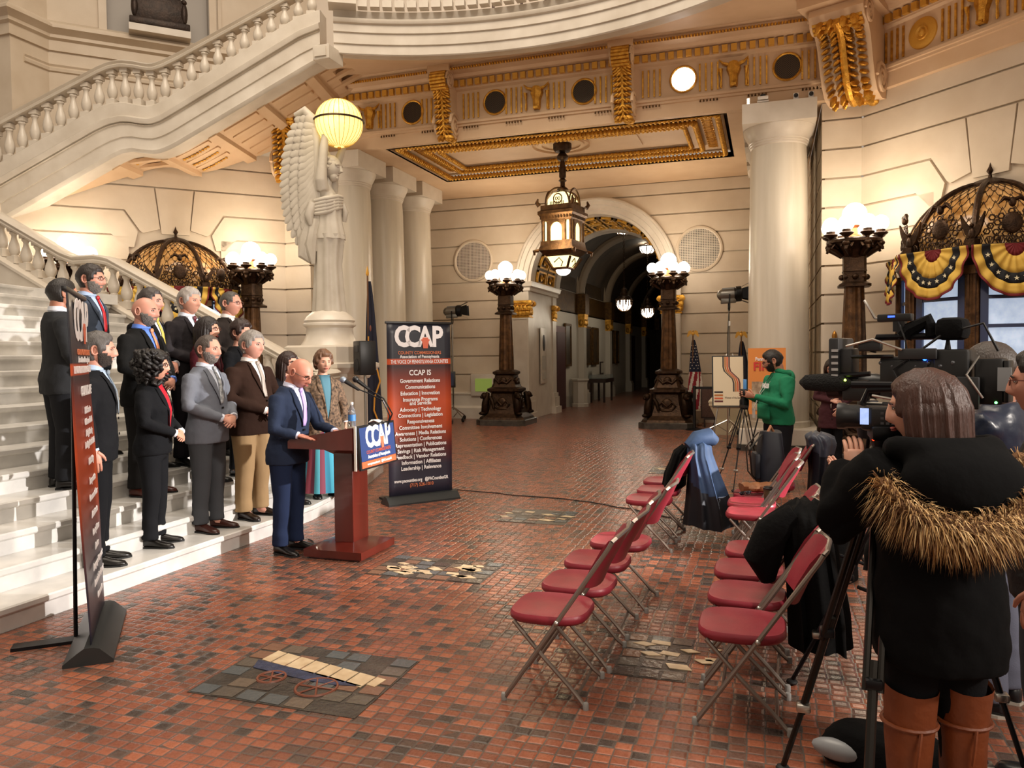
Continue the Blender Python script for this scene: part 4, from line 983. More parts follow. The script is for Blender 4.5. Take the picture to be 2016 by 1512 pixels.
for loc, rz, l, k in (((3.15, 13.3, 0), radians(-45), 'domed bronze booth with amber scale glass dome at the right edge', 1), ((-11.95, 13.3, 0), radians(45), 'domed bronze booth with amber glass dome behind the people on the stairs', -1)):
    t = booth(loc, rz, l, k)
    for kk in (6, 7, 0):
        a0, a1 = -pi/2+pi/8+kk*pi/4, -pi/2+pi/8+(kk+1)*pi/4
        p = Vector((1.36*cos(a0), 1.36*sin(a0), 3.2)); q = Vector((1.36*cos(a1), 1.36*sin(a1), 3.2)); c = (p+q)/2; d = (q-p).normalized()
        Xl = frame(c, d, (-d.y*-1*-1, d.x, 0) if False else (-d.y, d.x, 0), (0, 0, 1))
        bt = thing('bunting', 'yellow, navy and crimson starred bunting on %s face of the %s booth' % (('the left', 'the front', 'the right')[(6, 7, 0).index(kk)], 'right' if k > 0 else 'left'), 'bunting', loc, rz, 'bunting swags on the domed booths')
        bunting(Xl, (q-p).length*1.04, .72, bt)
# ================================================================ hallway beyond the arch
HX0, HX1, HZ = -6.47, -2.33, 3.3
HALLW = mat('hall_plaster', '#b9b2a4', .6); HALLD = mat('dark_vault_paint', '#4a3c2c', .7, var=1, vs=1.5, col2='#2c231a'); RIBM = mat('grey_brown_rib', '#8d7c66', .7)
REDM = mat('dark_red_door', '#4b1013', .5); OILP = mat('dark_oil_painting', '#2a2118', .4, var=1, vs=5, col2='#4a3a26')
BAYS = [22.9, 27.1, 31.9, 36.7, 41.6, 46.6]
for sx, nm, x in ((1, 'wall_hall_left', HX0), (-1, 'wall_hall_right', HX1)):
    m = M().box((x-sx*.1, 34.8, HZ/2), (.2, 24, HZ)).box((x-sx*.1, 34.8, 4.5), (.2, 24, 2.6)); struct(m.build(nm, HALLW, smooth=0))
    m = M().sweep([(0, 0), (.1, 0), (.1, .3), (.04, .36), (0, .36)], [(x, 46.6, 0), (x, 22.9, 0)] if sx > 0 else [(x, 22.9, 0), (x, 46.6, 0)]); struct(m.build('baseboard_hall_'+('left' if sx > 0 else 'right'), HALLW))
    m = M().sweep([(0, 0), (.06, 0), (.06, .12), (.1, .16), (.1, .5), (.16, .56), (.22, .62), (.22, .68), (0, .7)], [(x, 46.6, 3.24), (x, 22.9, 3.24)] if sx > 0 else [(x, 22.9, 3.24), (x, 46.6, 3.24)])
    for y in BAYS[1:]: m.box((x+sx*.12, y, 3.58), (.34, .6, .72))
    struct(m.build('trim_7' if sx > 0 else 'trim_8', GDARK, smooth=30))
m = M().box(((HX0+HX1)/2, 46.8, 3), (4.4, .2, 6)); struct(m.build('wall_hall_end', HALLD, smooth=0))
HR = (HX1-HX0)/2; HC = (HX0+HX1)/2
m = M()
m.loft([[Vector((HC-HR*cos(a), y, 3.95+HR*sin(a))) for a in [pi*k/24 for k in range(25)]] for y in (22.8, 46.7)], False, False)
struct(m.build('ceiling_hall', HALLD, smooth=40))
m = M()
for y in BAYS:
    m.loft([[Vector((HC-(HR-d)*cos(a), y+q, 3.95+(HR-d)*sin(a))) for q, d in ((-.32, -.01), (-.32, .1), (-.2, .16), (.2, .16), (.32, .1), (.32, -.01))] for a in [pi*k/24 for k in range(25)]], False, False)
for y0_, y1_ in zip(BAYS[:-1], BAYS[1:]):      # groin ribs of the lunettes
    for sx in (-1, 1):
        m.tube([(HC+sx*(HR-.02-.75*sin(a)*0), (y0_+y1_)/2-(y1_-y0_)*.4*cos(a), 3.95+1.35*sin(a)) for a in [pi*k/14 for k in range(15)]], .07, 6)
struct(m.build('trim_9', RIBM, smooth=40))
for i, y in enumerate(BAYS[1:5]):
    t = thing('hall_pilaster', '%s white pilaster with gilded capital along the left hallway wall' % ('first', 'second', 'third', 'fourth')[i], 'pilaster', (HX0, y, 0), 0, 'pilasters along the hallway')
    m = M().box((.1, 0, 1.5), (.2, .42, 2.5)).box((.14, 0, .2), (.34, .6, .4)).box((.13, 0, .45), (.28, .52, .1)); m.build('shaft', HALLW, t, 0)
    m = M().loft([[Vector((.1+a*.14*s, b*.25*s, z)) for a, b in ((-1, -1), (1, -1), (1, 1), (-1, 1))] for s, z in ((.8, 2.75), (.85, 2.95), (1.05, 3.1), (1.1, 3.22))])
    for k in range(3):
        m.ell((.24, (k-1)*.16, 2.92), (.04, .07, .12), 7, 6); m.ell((.1, -.24, 2.92), (.08, .04, .12), 7, 6)
    m.build('gilded_capital', GOLD, t, 50)
for i, (y, wd) in enumerate(((24.05, 1.35), (38.0, 1.3), (43.0, 1.3))):
    o = M().box((HX0+.03, y, 1.35), (.12, wd, 2.7)); o.mat(1); o.box((HX0+.1, y, 1.3), (.04, wd-.3, 2.4)); o = struct(o.build('door_%d' % (i+1), [REDM, mat('deep_red_panel', '#38090c', .5)], smooth=0))
for i, (y, wd, l) in enumerate(((25.1, .75, 'narrow dark oil painting beside the red door in the hallway'), (28.1, .8, 'nearest of two gilt framed paintings above the display case'), (29.4, .95, 'farther of two gilt framed paintings above the display case'), (32.8, .7, 'nearer of a pair of dark paintings past the second pilaster'), (33.9, .7, 'farther of a pair of dark paintings past the second pilaster'))):
    t = thing('wall_painting', l, 'painting', (HX0+.02, y, 2.1), 0, 'oil paintings along the hallway')
    m = M()
    for q in (-1, 1): m.box((.05, q*wd/2, 0), (.07, .08, 1.4)).box((.05, 0, q*.68), (.07, wd, .08))
    m.build('frame', GDARK, t, 0); m = M().box((.04, 0, 0), (.03, wd, 1.36)); m.build('canvas', OILP, t, 0)
for i, y in enumerate((26.0, 30.3)):
    o = M().tube([(HX0+.02, y+a*1.5*.9, 3.96+1.3*sin(acos_)) for a, acos_ in [(-cos(pi*k/16), pi*k/16) for k in range(17)]], .03, 5)
    a = [pi*k/16 for k in range(17)]; o.prism([(1.4*-cos(q), 1.25*sin(q)) for q in a], .03, frame((HX0+.03, y-1.0, 3.97), (0, 1, 0), (0, 0, 1), (1, 0, 0)))
    tag(o.build('lunette_mural', OILP, None, 30), '%s dark arched mural above the hallway cornice' % ('nearer', 'farther')[i], 'mural')
t = thing('white_stand', 'white octagonal stand beside the red door in the hallway', 'stand', (HX0+.35, 25.6, 0))
m = M().lathe([(.3, 0), (.3, .1), (.26, .12), (.26, .86), (.32, .9), (.32, .95), (0, .95)], 8); m.build('body', HALLW, t, 20)
DWOOD = mat('dark_brown_wood', '#2a1810', .4)
t = thing('display_case', 'dark wooden glass-topped display table against the hallway wall', 'table', (-6.0, 28.6, 0))
for a in (-.25, .25):
    for b in (-.7, .7): m = M().box((a, b, .4), (.07, .07, .8)); m.build('leg', DWOOD, t, 0)
m = M().box((0, 0, .8), (.65, 1.6, .14)); m.build('case_body', DWOOD, t, 0)
m = M().box((0, 0, .95), (.6, 1.5, .14)); m.build('glass_lid', mat('case_glass', '#8f9a98', .1, alpha=.35), t, 0)
t = thing('framed_notice', 'small framed notice standing on the hallway display case', 'frame', (-6.05, 28.9, 1.02))
m = M().box((0, 0, .24), (.04, .55, .48)); m.build('frame', DWOOD, t, 0); m = M().box((.024, 0, .24), (.01, .45, .38)); m.build('card', mat('grey_card', '#8d8577', .7), t, 0)
for i, y in enumerate((24.6, 29.65)):
    t = thing('hall_pendant', '%s globe pendant hanging on a chain under a lit bowl in the hallway' % ('nearer', 'farther')[i], 'lamp', (XC, y, 3.4), 0, 'hallway pendants')
    m = M().ell((0, 0, 0), (.24, .24, .24), 20, 14); m.build('globe', GLOBE, t)
    m = M()
    for k in range(8): m.tube([(.25*cos(a)*cos(k*pi/4), .25*cos(a)*sin(k*pi/4), .25*sin(a)) for a in [-pi/2+pi*q/10 for q in range(11)]], .018, 5)
    for j in range(8):
        for q in range(3): m.ell((.25*cos(j*pi/4+pi/8), .25*sin(j*pi/4+pi/8), .12-.07*q), (.05-.01*q, .05-.01*q, .05), 6, 5)
    m.lathe([(.25, .1), (.26, .14), (.2, .22), (.12, .26), (.14, .32), (.09, .4), (.1, .45), (.04, .5), (.03, .56)], 16, cap=False); m.build('cage', BRONZE, t)
    m = M()
    for k in range(22): m.tube([(.03*cos(b) if k % 2 else 0, 0 if k % 2 else .03*cos(b), .58+k*.078+.045*sin(b)) for b in [2*pi*q/7 for q in range(7)]], .009, 4, closed=True)
    m.build('chain', BRONZE, t)
    m = M().tube([(0, 0, 2.3), (0, 0, 2.64)], .02, 6).lathe([(.1, 2.56), (.12, 2.6), (.12, 2.66)], 12); m.build('ceiling_stem', BRONZE, t)
    m = M().lathe([(.03, 2.2), (.2, 2.24), (.28, 2.36), (.3, 2.48)], 20, cap=False); b = m.build('bowl', GLOBE, t)
    m = M()
    for k in range(8): m.tube([(r*cos(k*pi/4), r*sin(k*pi/4), z) for r, z in ((.05, 2.19), (.21, 2.23), (.29, 2.36), (.31, 2.5))], .02, 5)
    m.tube([(.31*cos(a), .31*sin(a), 2.49) for a in [2*pi*q/24 for q in range(24)]], .025, 5, closed=True); m.build('bowl_ribs', BRONZE, b)
    lamp('hall_pendant_light', 'POINT', (XC, y, 5.95), 14, (1, .85, .5), size=.2); lamp('hall_pendant_light', 'POINT', (XC, y-.3, 3.1), 40, (1, .86, .66), size=.25)
# ================================================================ bronze lantern
LG = mat('glowing_amber_glass', '#fff0b0', .3, emis=2.2, ecol='#ffe9a0', var=.5, vs=7)
t = thing('hanging_lantern', 'large ornate bronze lantern with glowing panes hanging before the arch', 'lantern', (-4.22, 16.2, 0), radians(-10))
m = M().lathe([(.2, 6.3), (.2, 6.2), (.16, 6.14), (.06, 6.12), (.11, 6.06), (.13, 6.02), (.11, 5.97), (.05, 5.93), (.06, 5.85), (.075, 5.8), (.075, 5.6), (.05, 5.56), (.09, 5.52), (.05, 5.48), (.05, 5.4), (.12, 5.34), (.12, 5.31), (.05, 5.27), (.07, 5.22)], 20); m.build('stem', BRONZE, t)
def sq4(h, z): return [Vector((a*h, b*h, z)) for a, b in ((-1, -1), (1, -1), (1, 1), (-1, 1))]
m = M().loft([sq4(.41, 4.79), sq4(.41, 4.83), sq4(.36, 4.86), sq4(.36, 4.96), sq4(.3, 4.97)]); m.loft([sq4(.35, 4.62), sq4(.36, 4.7), sq4(.41, 4.77), sq4(.41, 4.8)]); m.loft([sq4(.42, 4.0), sq4(.4, 4.03), sq4(.37, 4.1), sq4(.36, 4.2)], False); m.loft([sq4(.22, 3.86), sq4(.32, 3.92), sq4(.38, 3.99), sq4(.42, 4.0)]); m.loft([sq4(.17, 3.6), sq4(.19, 3.62), sq4(.19, 3.65)])
for k in range(4):
    X = R(k*pi/2)
    for a in (-1, 1):
        for b in (.2, .32): m.lathe([(.035, 4.1), (.03, 4.14), (.026, 4.56), (.035, 4.62)], 10, (a*b, -.33, 0), X)
    for j in range(11): m.box((-.33+j*.066, -.37, 4.7), (.03, .03, .06), X)
    m.tube([(.38, -.38, 4.95), (.42, -.42, 5.02), (.4, -.4, 5.1)], [.05, .04, .015], 6, X=X); m.tube([(.4, -.4, 4.0), (.47, -.47, 3.98), (.46, -.46, 3.9)], [.04, .04, .02], 6, X=X)
    for s in (-1, 1): m.tube([(s*.28*cos(a), -.28, 4.96+.36*sin(a)) for a in [pi/2*q/8 for q in range(9)]], .02, 6, X=X)
    m.tube([(.3*cos(a)/1.4142, -.3*cos(a)/1.4142, 4.96+.32*sin(a)) for a in [pi/2*q/8 for q in range(9)]], .028, 6, X=X)
    m.tube([(.1*cos(a), -.26, 5.1+.1*sin(a)) for a in [2*pi*q/14 for q in range(14)]], .014, 5, closed=True, X=X)
    for s in (-1, 1): m.tube([(s*(.03+.025*cos(a)), -.262, 5.1+.03*sin(a)) for a in [2*pi*q/9 for q in range(9)]], .009, 5, closed=True, X=X)
    for j in range(9): m.box((-.15+j*.0375, -.31, 4.985), (.012, .02, .1), X).box((-.13+j*.0325, -.345, 4.14), (.012, .02, .1), X)
    m.tube([(.17, -.17, 3.63), (.3, -.3, 3.85)], .03, 6, X=X); m.tube([(.04, -.2, 3.66), (.1, -.24, 3.75), (.02, -.26, 3.84), (-.1, -.25, 3.75)], .012, 5, X=X)
    m.prism([(-.2, 4.12), (-.135, 4.12)]+[(-.135*cos(q), 4.45+.14*sin(q)) for q in [pi*z/10 for z in range(11)]]+[(.135, 4.12), (.2, 4.12), (.2, 4.64), (-.2, 4.64)], .03, X @ frame((0, -.33, 0), (1, 0, 0), (0, 0, 1), (0, -1, 0)))
m.build('cage', BRONZEL, t, 30)
for nm, a, b in (('lower_pane', [sq4(.29, 4.1), sq4(.29, 4.62)], 0), ('dome_pane', [sq4(.25, 4.94), sq4(.24, 5.1), sq4(.16, 5.24), sq4(.06, 5.28)], 0), ('foot_pane', [sq4(.15, 3.64), sq4(.26, 3.88)], 0)):
    m = M().loft(a); m.build(nm, LG, t, 0)
m = M().ell((0, 0, 3.6), (.16, .16, .12), 14, 8); m.build('base_bowl', GLOBE, t)
lamp('lantern_light', 'POINT', (-4.22, 15.6, 4.4), 45, (1, .82, .5), size=.3)
# wall grilles
for x, l, mm in ((-7.86, 'round wall grille with red tinted weave left of the hall arch', '#a8675c'), (-1.68, 'round white woven wall grille right of the hall arch', '#cfc4b2')):
    t = thing('round_wall_grille', l, 'grille', (x, YB, 4.43))
    X = R(pi/2, 'X')
    m = M().lathe([(.51, 0), (.51, .03), (.54, .05), (.58, .04), (.59, 0)], 48, X=X, cap=False); m.build('rim', STONE, t)
    m = M().lathe([(.52, .004), (0, .005)], 40, X=X, cap=False); m.build('backing', mat('grille_backing_'+mm[1:], '#57372f' if x < -4 else '#3a332b', .7, var=1, vs=5, col2='#3b3a40', stretch=(5, 1, .1)), t)
    m = M(); gm = mat('grille_weave_'+mm[1:], '#c9bcae' if x < -4 else '#cdc3b3', .6)
    for k in range(-12, 13):
        h = sqrt(max(0, .52**2-(k*.042)**2)); m.box((k*.042, -.012, 0), (.018, .006, 2*h)); m.box((0, -.018, k*.042), (2*h, .006, .018))
    m.build('weave', gm, t, 0)
# ================================================================ banners, lectern and sign
def banner_mat(nm, stops):
    m = bpy.data.materials.new(nm); m.use_nodes = True; N = m.node_tree.nodes; L = m.node_tree.links; b = N['Principled BSDF']; b.inputs['Roughness'].default_value = .38
    tc = N.new('ShaderNodeTexCoord'); sp = N.new('ShaderNodeSeparateXYZ'); L.new(tc.outputs['Object'], sp.inputs[0]); mr = N.new('ShaderNodeMath'); mr.operation = 'DIVIDE'; mr.inputs[1].default_value = 2.2; L.new(sp.outputs[2], mr.inputs[0])
    rp = N.new('ShaderNodeValToRGB'); L.new(mr.outputs[0], rp.inputs[0]); e = rp.color_ramp.elements
    e[0].position = stops[0][0]; e[0].color = hx(stops[0][1]); e[1].position = stops[-1][0]; e[1].color = hx(stops[-1][1])
    for p, c in stops[1:-1]: q = e.new(p); q.color = hx(c)
    L.new(rp.outputs[0], b.inputs['Base Color']); return m
BM = banner_mat('printed_banner', [(.0, '#2c2c3c'), (.2, '#2d2a38'), (.3, '#5a2a28'), (.42, '#a5431f'), (.55, '#b84a24'), (.66, '#8a3622'), (.745, '#3e2526'), (.7545, '#3e2526'), (.755, '#c4522b'), (.785, '#c4522b'), (.7855, '#23242d'), (1, '#2a2b35')])
WHT = mat('white_print', '#f2eff0', .5); ORP = mat('orange_print', '#d97b52', .5)
def banner(loc, rz, label, W, text_in, strut, lean=0, sx=1, tx=0):
    t = thing('pull_up_banner', label, 'banner', loc, rz, 'pull-up banners')     # local: face looks along -y, x to the right
    m = M(); H = 2.16
    m.loft([[Vector((x, .0+.006*sin(z*3+x*4)+lean*z, z)) for x in [-W/2+W*k/10 for k in range(11)]] for z in [.09+(H-.09)*k/16 for k in range(17)]], False, False)
    b = m.build('printed_sheet', BM, t); sol = b.modifiers.new('t', 'SOLIDIFY'); sol.thickness = .004; sol.offset = 1
    m = M().box((0, .004+lean*H, H), (W+.03, .03, .03), bev=.006); m.build('top_rail', BLACK, t)
    m = M().loft([[Vector((x, y, z)) for y, z in ((-.12, 0), (-.12, .02), (-.05, .09), (-.02, .1), (.03, .1), (.06, .08), (.14, .02), (.14, 0))] for x in (-W/2-.05, W/2+.05)]); m.build('base', mat('dark_grey_metal', '#2b2d2d', .4, .3), t, 30)
    if strut:
        m = M().tube([(-.0, .13, .03), (.02, .03+lean*2, 2.1)], .012, 8).box((0, .3, .01), (.1, .34, .02)); m.build('support_pole', BLACKM, t)
    else:
        m = M().box((-W/2+.12, .22, .012), (.12, .5, .02)); m.build('foot', BLACK, t, 0)
    Yt = lambda x, z: frame((x, -.012+lean*z, z), (1, 0, 0), (0, 0, 1), (0, -1, 0))
    textm([('C', .34, Yt(tx-.225, 1.985), .012, .86), ('C', .34, Yt(tx-.09, 1.985), .012, .86), ('A', .34, Yt(tx+.075, 1.985), .010, .84), ('P', .34, Yt(tx+.235, 1.985), .012, .84)], WHT, t, 'logo_letters')
    m = M().prism([(-.03, -.055), (.03, -.055), (.045, .035), (.055, .035), (.055, .055), (.04, .055), (.035, .075), (-.035, .075), (-.04, .055), (-.055, .055), (-.055, .035), (-.045, .035)], .003, Yt(tx+.075, 1.91) @ T(0, 0, .002)); m.build('keystone_emblem', mat('salmon_print', '#d9694a', .5), t, 0)
    textm([('COUNTY COMMISSIONERS', .052, Yt(tx, 1.8), .0004, .9)], ORP, t, 'logo_subtitle')
    L_ = [('Association of Pennsylvania', .052, Yt(tx, 1.755), .001, .9), ('THE VOICE OF PENNSYLVANIA COUNTIES', .062, Yt(0, 1.693), .0006, .64)]
    L_ += [(b_, s_, Yt(tx, z), .0016, x_) for b_, s_, z, x_ in text_in]
    textm(L_, WHT, t, 'lettering'); return t
TX = ['Government Relations', 'Communications', 'Education | Innovation', 'Insurance Programs', 'and Services', 'Advocacy | Technology', 'Connections | Legislation', 'Responsiveness', 'Committee Involvement', 'Awareness | Media Relations', 'Solutions | Conferences', 'Representation | Publications', 'Savings | Risk Management', 'Feedback | Vendor Relations', 'Information | Affiliates', 'Leadership | Relevance']
TZ = [1.465, 1.39, 1.315, 1.24, 1.195, 1.12, 1.05, .975, .905, .835, .765, .695, .625, .555, .485, .415]
d2 = Vector((.64, .77)).normalized()
b2_ = banner((-3.99, 8.42, 0), atan2(d2.y, d2.x), 'dark and orange pull-up banner listing services right of the lectern', .84, [('CCAP IS', .09, 1.56, .9)]+[(a, .064, z, .9) for a, z in zip(TX, TZ)]+[('www.pacounties.org   @PACountiesGR', .056, .27, .78)], False)
textm([('(717) 526-1010', .056, frame((0, -.012, .21), (1, 0, 0), (0, 0, 1), (0, -1, 0)), .0006, .9)], ORP, b2_, 'phone_number')
m = M().box((-.44, .1, .09), (.06, .06, .18)); o = m.build('box', PAPER, None, 0, loc=(-3.99, 8.42, 0), rot=(0, 0, atan2(d2.y, d2.x))); bpy.data.objects.remove(o)
banner((-4.0, 3.70, 0), radians(131), 'pull-up banner seen nearly edge-on at the left front', .84, [('COUNTIES ARE', .085, 1.56, .85), ('Public Services', .06, 1.44, .8), ('Children and Youth', .055, 1.37, .8), ('Elderly | Housing', .055, 1.30, .8), ('Disability | Mental Health', .055, 1.23, .8), ('Public Safety', .06, 1.12, .8), ('Transportation', .06, 1.0, .8), ('Government Closer', .06, .9, .8), ('Administration', .06, .79, .8), ('Courts | Prisons', .06, .68, .8), ('Elections', .06, .58, .8), ('Emergency Management', .06, .48, .8), ('Economic Development', .06, .38, .8), ('Conservation', .06, .28, .8)], True, .034, tx=.1)
WOOD = mat('mahogany_wood', '#5e1d14', .3, coat=.4, var=1, vs=4, col2='#431208', stretch=(1, 1, .2))
lec = thing('lectern', 'dark red wooden lectern on a square base where the speaker stands', 'lectern', (-3.57, 6.03, 0))
m = M().loft([[Vector((a*h, b*h*1.07, z)) for a, b in ((-1, -1), (1, -1), (1, 1), (-1, 1))] for h, z in ((.285, .02), (.285, .085), (.09, .135))]).box((0, 0, .012), (.5, .54, .025)); m.build('base', WOOD, lec, 20)
m = M().box((.02, 0, .55), (.19, .27, .86), bev=.008).box((.02, 0, .96), (.26, .34, .05)).loft([[Vector((a*h+.02, b*h*1.2, z)) for a, b in ((-1, -1), (1, -1), (1, 1), (-1, 1))] for h, z in ((.1, .9), (.2, .98))]); m.build('column', WOOD, lec, 20)
side = [(-.40, .965), (.24, .965), (.24, 1.15), (.22, 1.155), (-.38, 1.045), (-.40, 1.03)]
m = M()
for y in (-.34, .32): m.prism(side, .02, frame((0, y+.02, 0), (1, 0, 0), (0, 0, 1), (0, -1, 0)))
m.box((.235, 0, 1.06), (.02, .66, .19)).box((-.39, 0, 1.0), (.02, .66, .07)); m.prism([(-.39, .975), (.23, .975), (.23, .995), (-.39, .995)], .66, frame((0, .33, 0), (1, 0, 0), (0, 0, 1), (0, -1, 0)))
m.prism([(-.37, 1.005), (.23, 1.105), (.23, 1.12), (-.37, 1.02)], .64, frame((0, .32, 0), (1, 0, 0), (0, 0, 1), (0, -1, 0)))
m.build('top', WOOD, lec, 20)
m = M().box((0, 0, .5), (.03, .03, .6)) if False else None
BLUES = mat('blue_sign_print', '#2d4173', .35)
sg = thing('lectern_sign', 'blue framed sign on the front of the lectern', 'sign', (-3.315, 6.03, 0))
Xs = lambda y, z, o=0: frame((.012+o+(1.15-z)*.08, y, z), (0, 1, 0), (.08*-1, 0, 1), (1, 0, .08))
m = M().prism([(-.33, -.19), (.33, -.19), (.33, .19), (-.33, .19)], .018, Xs(0, .98)); m.build('frame', BLACK, sg, 0)
m = M().prism([(-.31, -.115), (.31, -.115), (.31, .172), (-.31, .172)], .002, Xs(0, .98, .019)); m.build('blue_panel', BLUES, sg, 0)
m = M().prism([(-.31, -.172), (.31, -.172), (.31, -.118), (-.31, -.118)], .002, Xs(0, .98, .019)); m.build('orange_strip', mat('sign_orange', '#d9623c', .4), sg, 0)
m = M().box((.01, -.335, .98), (.02, .012, .38)); m.build('white_edge', WHITE, sg, 0)
textm([(c, .25, Xs(y, 1.055, .022), .009, .78) for c, y in (('C', -.15), ('C', -.045), ('A', .07), ('P', .185))]+[('Association of Pennsylvania', .04, Xs(0, .895, .022), .001, .9), ('www.pacounties.org   @PACountiesGR', .03, Xs(0, .835, .022), .0006, .9)], WHT, sg, 'logo_letters')
m = M().prism([(-.02, -.05), (.02, -.05), (.03, .03), (.035, .05), (-.035, .05), (-.03, .03)], .002, Xs(.07, 1.0, .024)); m.build('keystone_emblem', MATS['salmon_print'], sg, 0)
textm([('COUNTY COMMISSIONERS', .04, Xs(0, .935, .022), .0004, .9)], mat('sign_red_print', '#b7543f', .5), sg, 'logo_subtitle')
def mic(pts, tip, label, nm='microphone'):
    t = thing(nm, label, 'microphone', (-3.4, 6.1, 1.14), 0, 'microphones on the lectern')
    m = M().tube(pts, .007, 6); m.build('gooseneck', BLACKM, t); d = Vector(tip[1])-Vector(tip[0])
    m = M().tube([tip[0], Vector(tip[0])+d*.6, tip[1]], [.012, .017, .02], 10); m.build('handle', BLACK, t)
    m = M().ell(Vector(tip[1])+d.normalized()*.025, .03, 12, 8); m.build('grille', mat('microphone_grey', '#8b96a3', .5, .5) if tip[2] else BLACK, t)
mic([(.12, .12, -.02), (.16, .1, .08), (.12, .05, .22), (-.02, 0, .3), (-.1, -.02, .33)], ((-.08, -.02, .32), (-.2, -.05, .4), 1), 'grey ball microphone on a black gooseneck pointing at the speaker')
mic([(.12, .12, -.02), (.17, .13, .1), (.1, .1, .24), (-.04, .06, .33)], ((-.02, .06, .32), (-.12, .03, .4), 0), 'small black gooseneck microphone behind the grey one')
CLEARP = mat('clear_plastic', '#dfe8ee', .05, trans=.85); LBL = mat('blue_bottle_label', '#3f7fc4', .4)
def bottle(x, y, z, l, lab):
    t = thing('water_bottle', l, 'bottle', (x, y, z), 0, 'water bottles')
    m = M().lathe([(.03, 0), (.033, .005), (.033, .12), (.03, .14), (.016, .175), (.013, .18), (.013, .195)], 16); m.build('bottle_body', CLEARP, t)
    m = M().lathe([(.0336, .05), (.0336, .105)], 16, cap=False); m.build('label', lab, t); m = M().lathe([(.015, .193), (.015, .213), (0, .213)], 12); m.build('cap', WHITE, t)
bottle(-3.43, 5.86, 1.152, 'clear plastic water bottle with blue label on the lectern', LBL)
bottle(-4.98, 5.95, SH, 'clear water bottle with dark label on the step beside the brown shoes', mat('navy_label', '#27305a', .5))
o = M().loft([[Vector((a, b, .01+.02*((i+j) % 2))) for j, b in enumerate((-.05, 0, .05))] for i, a in enumerate((-.05, 0, .06))], False, False).build('crumpled_paper', WHITE, None, 0, loc=(-3.38, 6.2, 1.155)); o.modifiers.new('t', 'SOLIDIFY').thickness = .003; tag(o, 'crumpled white paper lying on top of the lectern', 'paper')
# ================================================================ speaker, stands, flags
t = thing('loudspeaker', 'black loudspeaker beside the statue pedestal', 'loudspeaker', (-5.86, 10.42, SH), radians(-40))
m = M().lathe([(.2, .0), (.2, .03), (.05, .06)], 24); m.build('round_base', CHROME, t); m = M().tube([(0, 0, .04), (0, 0, 1.35)], .022, 10); m.build('pole', STEEL, t)
m = M().box((0, 0, 1.58), (.3, .26, .52), bev=.02); m.build('cabinet', BLACK, t); m = M().lathe([(.1, 0), (.09, -.02), (.03, -.04), (0, -.02)], 20, X=T(0, -.135, 1.47) @ R(pi/2, 'X')); m.build('woofer', mat('speaker_cone', '#232325', .7), t)
m = M().box((0, -.132, 1.72), (.16, .012, .1)); m.build('horn', mat('speaker_horn', '#2c2c2f', .5), t, 0)
def eagle(parent, z, y=0):
    m = M().ell((0, y, z), (.035, .03, .05), 8, 6).ell((0, y, z+.07), (.02, .02, .025), 7, 5)
    for s in (-1, 1): m.loft([[Vector((s*a, y+b*.008, e)) for b, e in ((-1, z+q), (1, z+q), (1, z+q-w_), (-1, z+q-w_))] for a, q, w_ in ((.01, .04, .06), (.06, .09, .1), (.11, .06, .13), (.14, -.03, .05))])
    m.build('eagle_finial', GOLDP, parent, 60)
